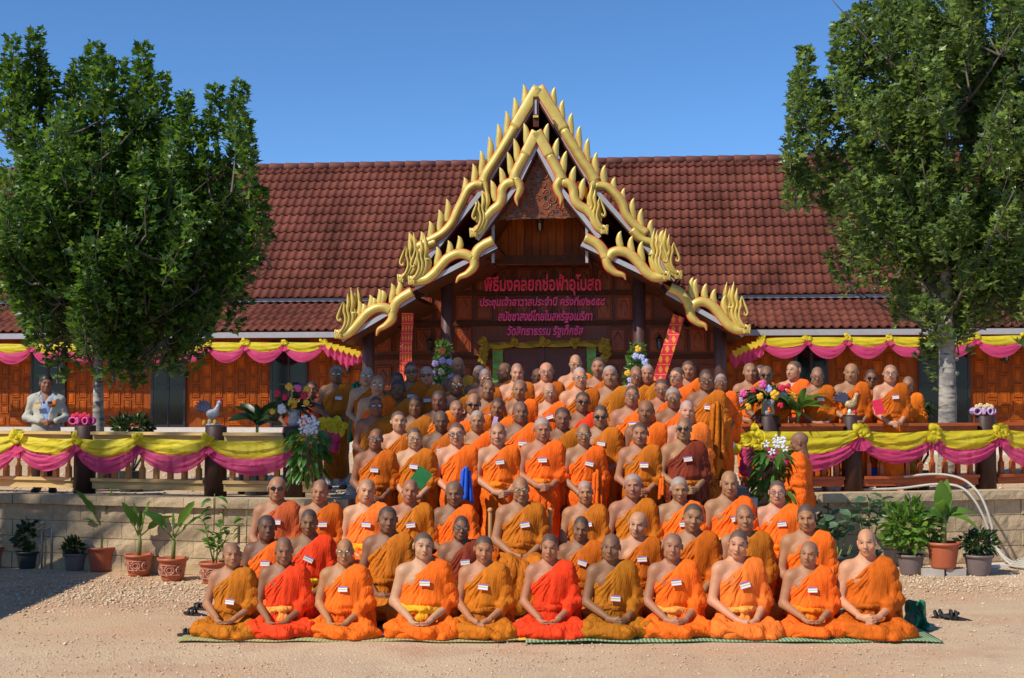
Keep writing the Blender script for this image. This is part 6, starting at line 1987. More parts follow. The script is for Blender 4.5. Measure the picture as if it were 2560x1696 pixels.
def leafy(px, py, r_, h, mat, lab, marks, seed, n=26, L_=.16, w=.07, hh=.45, lm='leaf_mid', name='potted_shrub', spread=.22, cat='potted plant', zb=0.0, potk=None, bpos=None, grp='potted plants along the wall'):
    b = bpos or gp(px, py, zb) + Vector((0, r_ * .7, 0)); root = empty(name, b); tag(root, lab, cat, grp)
    if r_: pot(root, r_, h, mat, marks=marks)
    rr_ = random.Random(seed)
    for s in range(4):
        a = s * 1.6 + rr_.random(); top = Vector((spread * .7 * math.cos(a), spread * .5 * math.sin(a), h + hh * rr_.uniform(.6, 1)))
        MB().tube([(0.02 * s - .03, 0, h * .8), top * .55 + Vector((0, 0, h * .35)), top], [.010, .008, .004], 5).build('stem', M['stem'], root, True)
        for k in range(n // 4):
            t = .35 + .65 * (k + 1) / (n // 4); q = Vector((0, 0, h * .8)).lerp(top, t); aa = k * 2.4 + s
            d = Vector((math.cos(aa), math.sin(aa), .35 + .4 * t))
            one_leaf('leaf', root, q, d, L_ * rr_.uniform(.7, 1.15), w * rr_.uniform(.8, 1.2), lm, .35, seed * 50 + s * 10 + k, nseg=4)
    return root
leafy(528, 1462, .165, .25, 'terracotta', 'small broad leaved shrub in a stencilled pot behind the leftmost front monk', True, 31, hh=.48, n=30, L_=.15, w=.065)
b = gp(62, 1424) + Vector((0, .10, 0)); dk = empty('potted_shrub', b); tag(dk, 'dark leaved shrub in the dark green pot beside the water tap', 'potted plant', 'potted plants along the wall'); pot(dk, .145, .22, 'pot_dark', marks=False)
bushy('leaves', dk, (0, 0, .40), (.14, .13, .22), 130, .10, 'leaf_dark', 3); MB().tube([(0, 0, .15), (0, 0, .5)], .01, 5).build('stem', M['stem'], dk)
b = gp(183, 1429) + Vector((0, .10, 0)); dk = empty('potted_shrub', b); tag(dk, 'low dark bush in the grey plastic pot between the tap and the ribbed pot', 'potted plant', 'potted plants along the wall'); pot(dk, .155, .22, 'pot_grey')
bushy('leaves', dk, (0, 0, .30), (.19, .15, .13), 220, .075, 'leaf_dark', 5); MB().tube([(0, 0, .15), (0, 0, .3)], .01, 5).build('stem', M['stem'], dk)
b = gp(-14, 1418) + Vector((0, .05, 0)); dk = empty('potted_shrub', b); tag(dk, 'terracotta pot with a dark plant cut by the left edge of the photo', 'potted plant', 'potted plants along the wall'); pot(dk, .155, .26, 'terracotta')
bushy('leaves', dk, (0, 0, .38), (.12, .13, .12), 60, .10, 'leaf_dark', 8)
def hanging_leaves(px, py, D, lab, seed, mat='leaf_bright'):
    b = P(px, py, D); r = empty('trailing_plant', b); tag(r, lab, 'plant')
    for i in range(9):
        a = i * 2.1; one_leaf('leaf', r, (.05 * math.cos(a), -.02, .16 - i * .03), (math.cos(a), -.4, .1), .17, .05, mat, 1.1, seed + i, nseg=5)
    MB().tube([(0, .03, .2), (0, .0, -.25)], .006, 5).build('stem', M['stem'], r)
hanging_leaves(616, 1320, 15.9, 'bright leaves drooping from the wall behind the rust robed monk', 4)
hanging_leaves(535, 1278, 16.05, 'small sprig growing out of the retaining wall top at the left', 14, 'leaf_mid')

# tap
tp_ = gp(104, 1424); tr_ = empty('water_tap', tp_); tag(tr_, 'galvanised standpipe with a brass tap before the left wall', 'tap')
MB().tube([(0, 0, 0), (0, 0, .50), (.10, 0, .53), (.12, 0, .50), (.12, 0, 0)], .014, 8).build('pipe', M['steel'], tr_, True)
MB().tube([(-.06, -.02, .50), (0, 0, .53), (0, 0, .58)], .012, 6).build('spout', M['gold'], tr_, True)
MB().lathe([(.03, .585), (.03, .60)], 8).build('handle', M['steel'], tr_)

# right hand pots
leafy(2110, 1432, 0, 0, None, 'dense bright green shrub in front of the shaded wall at the right', False, 41, n=0, bpos=gp(2105, 1428))
def rbush(px, py, potr, poth, pmat, c, r3, n, size, lm, lab, seed, zb=0.0, nm='potted_shrub'):
    b = gp(px, py, zb); r = empty(nm, b); tag(r, lab, 'potted plant', 'potted plants along the wall')
    if potr: pot(r, potr, poth, pmat)
    bushy('leaves', r, c, r3, n, size, lm, seed)
    for k in range(3): MB().tube([(0, 0, poth * .8), (.04 * (k - 1), 0, poth + .12), (c[0] + .08 * (k - 1), c[1], c[2])], [.012, .009, .004], 5).build('stem', M['twig'], r)
    return r
rbush(2277, 1437, .17, .25, 'pot_grey', (0, 0, .60), (.40, .28, .36), 620, .105, 'leaf_bright', 'round leaved bright bush in the dusky pink pot right of the kneeling front monk', 51)
rbush(2447, 1440, .175, .26, 'pot_grey', (.02, 0, .40), (.26, .20, .16), 300, .085, 'leaf_dark', 'low dark bush in the brown pot nearest the coiled hose', 53)
def pale_shrub(px, py, lab, seed, hh, D=None):
    b = gp(px, py); r = empty('young_shrub', b); tag(r, lab, 'plant'); rr_ = random.Random(seed)
    pot(r, .15, .24, 'pot_dark')
    for s in range(3):
        top = Vector(((s - 1) * .17, .02 * s, .24 + hh * (.75 + .25 * rr_.random()))); MB().tube([(0, 0, .2), top * .6, top], [.012, .009, .005], 5).build('stem', M['stem'], r)
        for k in range(9):
            a = k * 2.4 + s; q = Vector((0, 0, .2)).lerp(top, .45 + .55 * (k + 1) / 9)
            one_leaf('leaf', r, q, (math.cos(a), math.sin(a), .5), .17, .10, 'leaf_blue', .3, seed * 20 + s * 10 + k, nseg=4)
pale_shrub(2175, 1425, 'grey green shrub with oval leaves right behind the bald front monk', 61, .70)
pale_shrub(2095, 1440, 'large leaved grey green plant left of the bald front monk at the right end', 63, .50)
pale_shrub(2052, 1428, 'dark blue green plant by the wall under the orange robed monk facing away', 65, .52)
# banana on two paving blocks
bb = gp(2355, 1440); blk = empty('paving_blocks', bb); tag(blk, 'grey concrete blocks lying under the orange banana pot', 'block')
for s in (-1, 1): MB().box((s * .13, .02 * s, .045), (.25, .24, .09), Matrix.Rotation(.12 * s, 3, 'Z')).build('block', M['concrete'], blk)
bn = empty('banana_plant', bb + Vector((.02, .0, .092))); tag(bn, 'big banana plant in an orange pot standing on grey blocks', 'potted plant', 'potted plants along the wall')
pot(bn, .20, .32, 'terracotta')
MB().tube([(0, 0, .25), (.01, 0, .50), (.03, 0, .72)], [.045, .035, .018], 8).build('stem', M['stem'], bn, True)
for i, (dx, dy, dz, L_, w, dr) in enumerate([(-.12, -.2, 1, .55, .21, .15), (.10, .1, 1, .52, .20, .15), (-.75, -.2, .55, .45, .16, .9), (.85, -.1, .6, .46, .17, .8), (.7, -.4, .2, .48, .09, 1.0), (-.3, -.5, .8, .40, .14, .7)]):
    one_leaf('leaf', bn, (.02, 0, .55 + .02 * i), (dx, dy, dz), L_, w, 'leaf_bright' if i != 2 else 'leaf_mid', dr, 400 + i, fold=.3)
# hose
def hose():
    pts = []
    A = [P(2258, 1192, 18.35), P(2420, 1190, 18.3), P(2480, 1240, 18.0), P(2510, 1340, 17.98), P(2545, 1395, 17.9)]
    r = empty('garden_hose', A[0]); tag(r, 'thick pale hose falling over the right wall into a coil', 'hose'); o = A[0]
    a = catmull([P(2200, 1200, 18.5), P(2330, 1186, 18.3), P(2400, 1196, 18.1), P(2440, 1225, 17.9), P(2462, 1262, 17.8), P(2478, 1310, 17.75), P(2486, 1350, 17.72), P(2500, 1385, 17.6), P(2540, 1418, 17.4), P(2620, 1440, 17.3)], 6)
    b2 = catmull([P(2100, 1225, 18.4), P(2240, 1222, 18.3), P(2340, 1211, 18.1), P(2400, 1218, 17.9), P(2435, 1250, 17.78), P(2462, 1300, 17.72), P(2486, 1360, 17.68), P(2530, 1405, 17.5), P(2620, 1425, 17.4)], 6)
    for q in (a, b2):
        MB().tube([p - o for p in q], .017, 8).build('hose', M['hose'], r, True)
    c = gp(2600, 1422); m = []
    for i in range(90):
        t = i / 16 * 2 * PI; rr = .40 - .004 * i * .6; m.append(c - o + Vector((rr * math.cos(t), rr * math.sin(t) * .9, .03 + .0012 * i)))
    MB().tube(m, .017, 6).build('coil', M['hose'], r, True)
hose()
sc_ = gp(2515, 1418); sl = MB().box((0, 0, .02), (.55, .25, .04), Matrix.Rotation(.2, 3, 'Z')).build('splash_slab', M['white_conc'], None, loc=sc_); tag(sl, 'pale concrete slab under the coiled hose', 'slab')

# ------------------------------------------------------------------ vases, roosters, ribbon bowls on the posts
def rose(parent, c, s, mat, seed):
    mb = MB(); r = random.Random(seed)
    mb.ball(c, (s * .55, s * .55, s * .5), 8, 6, jit=.12)
    for k in range(6):
        a = k * 1.05 + r.random(); d = Vector((math.cos(a), -.55, math.sin(a))).normalized(); mb.ball(Vector(c) + d * s * .45, (s * .42, s * .30, s * .42), 6, 5, jit=.1)
    return mb.build('flower', FL[mat], parent, True)
def sprays(parent, c, n, L_, w, mat, seed, spread=(1, .5, .6), down=.5, name='leaf'):
    r = random.Random(seed)
    for i in range(n):
        a = r.uniform(0, 6.28); d = Vector((math.cos(a) * spread[0], math.sin(a) * spread[1] - .2, r.uniform(-.3, 1) * spread[2]))
        one_leaf(name, parent, c, d, L_ * r.uniform(.7, 1.2), w, mat, down, seed * 31 + i, nseg=5)
def post_top(path, px):
    p = rail_pt(path, px, .95 + (.86 if path is WALL_L else .98)); return p
def arrangement(base, lab, seed, w, h, roses, vase=True, sp=20, vm='white_cer'):
    r = empty('flower_arrangement', base); tag(r, lab, 'flowers')
    if vase: MB().lathe([(.06, 0), (.085, .05), (.07, .14), (.10, .22)], 14).build('vase', M[vm], r, True)
    sprays(r, (0, 0, h * .45), sp, w * .62, .055, 'leaf_dark', seed, down=.8)
    bushy('fern', r, (0, 0, h * .5), (w * .45, .12, h * .3), 160, .06, 'leaf_dark', seed)
    for i, (x, z, c, s) in enumerate(roses): rose(r, (x, -.10 - .02 * (i % 3), z), s, c, seed + i)
    return r
pL = post_top(WALL_L, 736)
arrangement(pL, 'mixed red, pink and yellow roses in a vase on the post by the left stairs', 71, .62, .55,
            [(-.20, .42, 'red', .06), (-.05, .50, 'yellow', .065), (.07, .48, 'pink', .06), (.17, .46, 'yellow', .065), (-.10, .37, 'red', .055), (.0, .29, 'yellow', .085), (-.14, .22, 'white', .085), (.14, .39, 'red', .065), (.17, .30, 'yellow', .055), (-.26, .19, 'yellow', .05)])
pR = post_top(WALL_R, 1922)
arrangement(pR, 'wide bouquet of yellow, pink and blue flowers in a white vase on right stair post', 73, .85, .55,
            [(-.35, .30, 'pink', .07), (-.40, .20, 'lilac', .065), (-.30, .12, 'yellow', .065), (-.44, .10, 'yellow', .06), (-.10, .42, 'pink', .075), (-.14, .26, 'yellow', .065), (-.02, .36, 'blue', .07), (.06, .28, 'yellow', .085), (.15, .37, 'red', .065), (.18, .28, 'blue', .065), (.30, .26, 'yellow', .07), (.13, .14, 'red', .055), (.0, .08, 'orange', .05), (-.22, .34, 'red', .05), (-.48, .02, 'red', .07), (.24, .40, 'red', .05)], sp=30)
# tall spray of flowers by the porch columns
def tall_spray(px, py, D, lab, cols, seed):
    b = P(px, py, D); b.z = 1.03; r = empty('flower_stand', b); tag(r, lab, 'flowers'); T_ = P(px, py, D).z - 1.03
    MB().tube([(0, 0, 0), (0, 0, T_)], .015, 6).build('stand', M['iron'], r)
    bushy('foliage', r, (0, 0, T_ - .1), (.16, .12, .42), 260, .09, 'leaf_mid', seed); bushy('yellow_fern', r, (0, -.03, T_ + .28), (.12, .08, .14), 150, .05, 'leaf_bright', seed + 1)
    rr_ = random.Random(seed)
    for i, (x, z, c) in enumerate(cols): rose(r, (x, -.13, T_ + z), .065, c, seed + i)
    for x in (.05, .11): MB().box((x, -.14, T_ - .45), (.035, .008, .42), Matrix.Rotation(-.12, 3, 'Y')).build('ribbon', FL['white'], r)
tall_spray(1108, 925, 18.6, 'tall spray of lilac and cream flowers with yellow fern on a stand at left', [(-.01, .25, 'orange'), (.0, .12, 'lilac'), (-.10, .08, 'lilac'), (.09, .10, 'lilac'), (-.02, -.03, 'cream'), (-.13, -.06, 'lilac'), (.08, -.20, 'lilac'), (-.06, -.24, 'lilac'), (.06, -.30, 'lilac'), (-.08, -.34, 'white'), (.12, -.10, 'lilac'), (-.14, -.2, 'cream')], 81)
tall_spray(1593, 925, 18.8, 'tall spray of blue flowers on a stand before the right inner column', [(-.03, .18, 'blue'), (.05, .16, 'blue'), (0, .28, 'yellow'), (.10, .10, 'blue'), (-.14, -.05, 'yellow'), (-.10, -.14, 'blue'), (-.12, -.24, 'lilac'), (-.06, -.32, 'blue'), (-.12, -.38, 'white')], 83)
# weeping plants with white blossoms on both ends of the stairs
def weeping(base, lab, seed, w, h, tz):
    r = empty('flowering_plant', base); tag(r, lab, 'plant'); rr_ = random.Random(seed)
    MB().tube([(0, 0, -tz), (.01, 0, -tz * .4), (0, 0, .1)], [.018, .014, .010], 6).build('stem', M['twig'], r)
    for i in range(150):
        a = rr_.uniform(0, 6.28); z = rr_.uniform(-.38, .18)
        one_leaf('leaf', r, (math.cos(a) * w * .28, math.sin(a) * .10, z), (math.cos(a), math.sin(a) * .7 - .3, -.05 + z), h * rr_.uniform(.28, .46), .062, 'leaf_mid', 1.1, seed * 9 + i, nseg=6)
    for i in range(10):
        x, z = rr_.uniform(-.13, .13), .22 + rr_.uniform(-.07, .13); mb = MB()
        for k in range(5):
            an = k * 1.257 + rr_.random(); mb.ball((x + .030 * math.cos(an), -.12, z + .030 * math.sin(an)), (.024, .008, .014), 6, 4, Matrix.Rotation(-an, 3, 'Y'))
        mb.build('blossom', FL['white'], r, True)
weeping(P(770, 1115, 16.2), 'drooping green plant with white blossoms at the left end of the stairs', 91, .55, .48, .25)
weeping(P(1935, 1165, 16.9), 'large drooping plant with white blossoms in front of the monk facing away', 93, .62, .58, .95)
# plumeria and other terrace plants
def plumeria(b, lab, seed, hh, n, L_, w, lm='leaf_mid', cat='plant'):
    r = empty('broad_leaved_plant', b); tag(r, lab, cat); MB().lathe([(.14, 0), (.17, .26)], 14).build('pot', M['pot_dark'], r)
    MB().tube([(0, 0, .1), (.02, 0, hh)], [.03, .018], 6).build('stem', M['stem'], r)
    for i in range(n):
        a = i * 2.4; el = .9 - 1.1 * i / n
        one_leaf('leaf', r, (.02, 0, hh - .03 * (i % 4)), (math.cos(a), math.sin(a) * .7, el + .25), L_, w, lm, .45, seed + i, nseg=6)
    return r
q = P(1990, 1010, 18.25); plumeria(Vector((q.x, q.y, .88)), 'broad leaved plumeria with long upright leaves among the right terrace monks', 101, q.z - .90, 16, .46, .10, 'leaf_bright')
q = P(640, 1040, 18.3); plumeria(Vector((q.x, q.y, .88)), 'broad dark leaved plant behind the left railing near the flower vase', 103, q.z - .92, 14, .42, .13, 'leaf_dark')
def terr_bush(px, py, D, r3, n, size, lm, lab, seed):
    q = P(px, py, D); b = Vector((q.x, q.y, .875)); r = empty('terrace_bush', b); tag(r, lab, 'bush')
    MB().lathe([(.16, 0), (.20, .28)], 14).build('pot', M['pot_dark'], r)
    for k in range(5): a = k * 1.26; MB().tube([(0, 0, .25), (.16 * math.cos(a), .1 * math.sin(a), .5), (r3[0] * .6 * math.cos(a), .1 * math.sin(a), q.z - .9)], [.022, .018, .01], 5).build('branch', M['twig'], r)
    bushy('leaves', r, (0, 0, q.z - .875), r3, n, size, lm, seed)
terr_bush(330, 1066, 19.0, (.36, .25, .17), 420, .085, 'leaf_dark', 'dark bush in a pot behind the left railing right of the tree trunk', 111)
terr_bush(2290, 1028, 19.2, (.26, .22, .15), 380, .08, 'leaf_dark', 'dark bush behind the right railing left of the pale trunk', 113)
terr_bush(2235, 1150, 18.9, (.20, .2, .22), 160, .05, 'leaf_dark', 'small leaved plant behind the balusters of the right railing', 115)
def stump(px, py, D, rr_, h, lab):
    q = P(px, py, D); o = MB().lathe([(rr_, 0), (rr_ * .97, h), (rr_ * .9, h + .01)], 14).build('tree_stump', M['wood_post'], None, True, loc=(q.x, q.y, .87)); tag(o, lab, 'post')
stump(278, 1200, 19.6, .13, .55, 'short dark post standing behind the left railing beside the trunk')
stump(632, 1190, 18.6, .20, .35, 'dark round planter behind the left railing under the purple swag')

def rooster(base, lab, seed, cols, s=1.0, name='rooster_figurine'):
    V = Vol((-.22, -.12, -.02), (.24, .12, .42), .009)
    V.ell((.0, 0, .17), (.085, .055, .065), .03); V.cap((.05, 0, .20), (.09, 0, .31), .045, .022, .03); V.ell((.095, 0, .325), (.028, .022, .026), .015)
    V.cap((.115, 0, .322), (.14, 0, .312), .010, .003, .006)
    for x in (-.01, .03): V.cap((x, 0, .13), (x, 0, .02), .012, .008, .01)
    for k in range(3): V.ell((.085 + .012 * k, 0, .352 - .004 * k), (.009, .006, .016), .004)
    V.ell((0, 0, .02), (.13, .075, .03), .02)
    v, q_ = V.surf(); r = link(name, mesh_np('body', v, [q_], True), M[cols[0]] if cols[0] in M else FL[cols[0]], None, base); r.scale = (s,) * 3; tag(r, lab, 'figurine')
    t = MB()
    for k in range(7):
        a = 1.2 + k * .26; L_ = .20 - .01 * abs(k - 3)
        ribbon_pts = [(-.06, .19), (-.06 + L_ * .55 * math.cos(a) - .02, .19 + L_ * .6 * math.sin(a)), (-.07 + L_ * math.cos(a) - .04, .18 + L_ * math.sin(a))]
        m2 = MB(); ribbon(m2, [(x, z) for x, z in ribbon_pts], [.03, .045, .01], 0, proud=.012, back=.01, n=3); t.v, t.f = t.v, t.f; t.add(m2.v, m2.f)
    t.build('tail', cols[1], r, True)
    c = MB(); c.ball((.10, 0, .36), (.035, .008, .02), 8, 5); c.ball((.118, 0, .295), (.010, .006, .02), 6, 5); c.build('comb', FL['red'], r, True)
    for k, cc in enumerate(cols[2]): MB().ball((-.10 + .075 * k, -.05, .05 + .01 * (k % 2)), (.03, .025, .045), 8, 6).build('chick', FL[cc], r, True)
    return r
M['rooster_body'] = simple('rooster_glaze', (.42, .30, .14), .4, var=.7, sc=45)
dkblue = simple('dark_blue_tail', (.05, .05, .09), .5, var=.5, sc=60)
rooster(post_top(WALL_L, 530), 'pale rooster figurine with dark tail on the second post at the left', 1, ('white_cer', dkblue, ['yellow', 'cream', 'yellow']), .92)
rooster(post_top(WALL_R, 2127), 'rooster figurine with red head and blue tail on the right railing post', 2, ('rooster_body', dkblue, ['orange', 'white', 'red']), .9)
hen = empty('hen_figurine', post_top(WALL_L, 781) + Vector((.02, -.10, -.12))); tag(hen, 'white speckled hen figurine beside the rose vase at the stairs', 'figurine')
MB().ball((0, 0, .10), (.075, .06, .12), 14, 10, Matrix.Rotation(.35, 3, 'Y'), jit=.01).build('body', M['white_cer'], hen, True)
MB().ball((-.07, -.02, .20), (.03, .03, .035), 8, 6).build('head', FL['red'], hen, True)
def ribbon_bowl(base, lab, c1, c2, seed):
    r = empty('ribbon_bowl', base); tag(r, lab, 'decoration'); rr_ = random.Random(seed)
    for k in range(7):
        a = k * .9; mb = MB()
        for j in range(5): mb.tube([(.11 * math.cos(a) + .055 * math.cos(t) * math.cos(a), -.0 + .09 * math.sin(a) + .02 * j - .04, .06 + .045 * math.sin(t)) for t in [2 * PI * i / 10 for i in range(11)]], .012, 5, False)
        mb.build('ribbon_loop', FL[c1] if k % 2 else FL['lilac' if c1 == 'lilac' else 'pink'], r, True)
    for k in range(5): rose(r, (.05 * (k - 2), -.05, .12 + .02 * (k % 2)), .045, c2, seed + k)
ribbon_bowl(post_top(WALL_L, 205), 'pink ribbon bowl with red flowers on the leftmost round post', 'pink', 'red', 3)
ribbon_bowl(post_top(WALL_R, 2458), 'striped pink and purple ribbon bowl with pale green flowers on the rightmost post', 'lilac', 'cream', 5)

# ------------------------------------------------------------------ mats, sandals, cloths, chairs
def mat_cloth(name, x0, x1, y0, y1, mat, lab, seed, z=.012):
    nx, ny = 80, 10; xs = np.linspace(x0, x1, nx); ys = np.linspace(0, 1, ny); X, T = np.meshgrid(xs, ys, indexing='ij')
    Y = y0 + (y1 - y0) * T + .020 * np.sin(X * 5 + seed) * (1 - T) + .012 * np.sin(X * 13 + seed) * (1 - T)
    Z = z + .010 * np.maximum(0, np.sin(X * 6.5 + seed + 2 * T)) * (1 - T) ** 2 + .006
    V = np.stack([X, Y, Z], -1).reshape(-1, 3); i = np.arange(nx - 1)[:, None] * ny + np.arange(ny - 1)[None, :]
    o = link(name, mesh_np(name, V, [np.stack([i, i + ny, i + ny + 1, i + 1], -1).reshape(-1, 4)], True), M[mat]); tag(o, lab, 'mat')
    s = o.modifiers.new('s', 'SOLIDIFY'); s.thickness = .010; s.offset = -1
mat_cloth('woven_mat', -2.95, .25, 12.08, 14.2, 'mat_olive', 'olive straw mat under the left half of the front row', 1)
mat_cloth('woven_mat', .12, 3.78, 12.04, 14.2, 'mat_green', 'green patterned mat under the right half of the front row', 4, .016)
fr = MB()
for k in range(26): fr.tube([(0, .09 * k * .3, 0), (-.06, .09 * k * .3 - .01, -.004)], .004, 3)
fo_ = fr.build('mat_fringe', FL['yellow'], None, loc=(.12, 12.06, .034)); tag(fo_, 'yellow fringe of the green mat by the red robed monk', 'fringe')
def sandal(px, py, rz, lab, z=0.0, roll=0.0, s=1.0):
    b = gp(px, py, z); r = empty('sandal', b + Vector((0, 0, .004)), rz); r.rotation_euler = (roll, 0, rz); r.scale = (s,) * 3; tag(r, lab, 'sandal')
    V, n = [], 16
    for zz in (0, .022):
        for i in range(n):
            a = 2 * PI * i / n; V.append(((.045 + .008 * math.cos(a)) * math.sin(a), .13 * math.cos(a), zz))
    F = [tuple(range(n))[::-1], tuple(range(n, 2 * n))] + [(i, (i + 1) % n, n + (i + 1) % n, n + i) for i in range(n)]
    MB().add(V, F).build('sole', M['sandal'], r)
    st = MB()
    for dy in (.01, .05): st.tube([(-.048, dy, .015), (-.03, dy + .01, .06), (.03, dy + .01, .06), (.048, dy, .015)], .013, 6)
    st.build('strap', M['sandal'], r, True)
sandal(488, 1540, 1.3, 'black sandal beside the leftmost front monk, upper of the pair', roll=.1)
sandal(503, 1526, 1.1, 'black sandal lying half behind the leftmost front monk')
sandal(478, 1592, 1.5, 'black sandal at the left corner of the olive mat')
sandal(2360, 1545, 1.2, 'brown sandal lying on the gravel right of the green cloth', s=1.2, roll=-.25)
sandal(2392, 1550, 1.4, 'dark sandal farthest right on the gravel', s=1.15, roll=.2)
def heap(b, r3, mat, lab, seed, name='cloth_bundle', col=None):
    V = Vol((-r3[0] * 1.5, -r3[1] * 1.5, -.02), (r3[0] * 1.5, r3[1] * 1.5, r3[2] * 1.7), .014); rr_ = random.Random(seed)
    for k in range(16):
        zz = rr_.random() ** 1.5; V.ell((rr_.uniform(-.7, .7) * r3[0] * (1 - .6 * zz), rr_.uniform(-.6, .6) * r3[1], zz * r3[2] * .85), (r3[0] * rr_.uniform(.15, .42), r3[1] * rr_.uniform(.2, .45), r3[2] * rr_.uniform(.12, .4)), .02)
    X, Y, Z = V.ax[0][:, None, None], V.ax[1][None, :, None], V.ax[2][None, None, :]
    V.f = V.f + .014 * crease(X * 45 + 5 * np.sin(Z * 14 + seed) + Y * 30); V.f = np.maximum(V.f, -Z)
    v, q_ = V.surf(); o = link(name, mesh_np(name, v, [q_], True), mat, None, b); tag(o, lab, 'cloth')
    if col: o['cloth'] = list(col)
    return o
M['green_silk'] = simple('green_silk', (.0, .13, .05), .3, var=.3, sc=20)
g_ = gp(2288, 1572); heap(g_, (.15, .16, .24), M['green_silk'], 'shiny dark green bag beside the bald monk at the right end', 2, 'green_bag')
heap(P(1800, 1225, 16.6), (.22, .15, .22), M['robe'], 'brown cloth bag lying on the stair end behind the seated monks', 5, 'cloth_bag', RC_BAG)
# carpet roll seen between the balusters
cr = P(2225, 1178, 18.9); co_ = empty('rolled_mat', cr); tag(co_, 'rolled blue and yellow mat with white fringe behind the right balusters', 'mat')
M['blue_cloth'] = simple('royal_blue_cloth', (.012, .10, .55), .55, var=.2)
for k, (c_, x0, x1) in enumerate((('yellow', -.42, -.30), ('b', -.30, -.05), ('yellow', -.05, .02), ('b', .02, .22), ('yellow', .22, .36))):
    MB().tube([(x0, 0, x0 * .35), (x1, 0, x1 * .35)], .115, 14).build('mat_band', M['blue_cloth'] if c_ == 'b' else simple('olive_band', (.30, .26, .03), .8), co_, True)
MB().tube([(.36, -.02, .12), (.40, -.02, .14)], .118, 14).build('mat_end', FL['yellow'], co_, True)

# chairs under the seated row
def chair_at(o, col, lab, arms=False):
    b = o.location; s = o.scale[0]
    r = empty('chair', (b.x, b.y, 0)); tag(r, lab, 'chair', 'chairs of the seated row')
    MB().box((0, .02, .40 * s), (.48, .46, .05)).build('seat', M[col], r)
    MB().box((0, .27, .66 * s), (.44, .04, .42)).build('backrest', M[col], r)
    for x in (-.22, .22):
        for y in (-.18, .25): MB().tube([(x, y, 0), (x * .96, y, .40 * s)], .018, 6).build('leg', M['steel' if not arms else 'wood_door'], r)
    if arms:
        for x in (-.31, .31):
            MB().box((x, .02, .66), (.05, .46, .04)).build('armrest', M['wood_door'], r); MB().tube([(x, -.18, .42), (x, -.18, .66)], .018, 6).build('arm_post', M['wood_door'], r)
            MB().tube([(x, .27, .4), (x, .27, .98)], .022, 8).build('back_post', M['wood_bal'], r); MB().ball((x, .27, 1.0), .03, 8, 6).build('knob', M['wood_bal'], r, True)
M['chair_white'] = simple('white_plastic', (.55, .55, .57), .5)
M['chair_blue'] = simple('blue_seat', (.03, .05, .20), .6)
for i in range(11):
    chair_at(MONKS[(3, i)], 'wood_door' if i == 5 else ('chair_blue' if i % 2 else 'chair_white'), 'armchair with wooden knobs under the old central monk in glasses' if i == 5 else 'chair hidden under the %s monk of the seated row' % ORD[i + 1], i == 5)

# ------------------------------------------------------------------ things held by people
def hanging_cloth(px, py0, py1, D, w, mat, lab, name='hanging_cloth', col=None, parent=None):
    A = P(px, py0, D); L_ = A.z - P(px, py1, D).z; nx, nz = 14, 12
    V, F = [], []
    for j in range(nz + 1):
        t = j / nz
        for i in range(nx + 1):
            e = i / nx - .5; V.append((e * w * (.55 + .45 * t), -.02 - .030 * math.sin(e * 17 + 2 * t) - .05 * (1 - (2 * e) ** 2), -L_ * t + .03 * math.cos(e * 5)))
    for j in range(nz):
        for i in range(nx): a = j * (nx + 1) + i; F.append((a, a + 1, a + nx + 2, a + nx + 1))
    o = MB().add(V, F).build(name, mat, None, True, loc=A); tag(o, lab, 'cloth'); s = o.modifiers.new('s', 'SOLIDIFY'); s.thickness = .012
    if col: o['cloth'] = list(col)
hanging_cloth(1165, 1172, 1255, 14.62, .16, M['blue_cloth'], 'royal blue cloth over the arm of the light skinned monk with dark glasses', 'blue_cloth')
hanging_cloth(1492, 1180, 1275, 14.62, .13, M['robe'], 'orange cloth hanging from the hands of the monk with wire glasses', 'orange_cloth', RC['O'])
hanging_cloth(1655, 1195, 1245, 14.70, .08, M['robe'], 'narrow orange cloth end hanging beside the maroon robed standing monk', 'orange_cloth', RC['O'])
hanging_cloth(1790, 1010, 1150, 16.25, .22, M['robe'], 'golden brown robe end hanging from the arm of the monk looking down', 'robe_end', RC['G'])
def folder(px, py, D, w, h, ang, col, lab):
    o = MB().box((0, 0, 0), (w, .012, h)).build('folder', FL[col] if col in FL else M[col], None, loc=P(px, py, D), rot=(R(-10), R(ang), 0)); tag(o, lab, 'folder')
M['green_card'] = simple('green_card', (.015, .16, .03), .5)
folder(1052, 1195, 14.60, .17, .20, 38, 'green_card', 'green folder held by the monk in rimless glasses on the lowest step')
folder(2196, 1018, 18.20, .13, .20, -14, 'red', 'red folder in the hands of the light skinned monk behind the right railing')
folder(1237, 1055, 15.35, .05, .12, 15, 'lilac', 'small purple and white booklet on the second step')
hanging_cloth(893, 960, 1105, 17.1, .22, M['green_silk'], 'dark green bag strap and bag at the side of the tall left monk', 'green_bag')

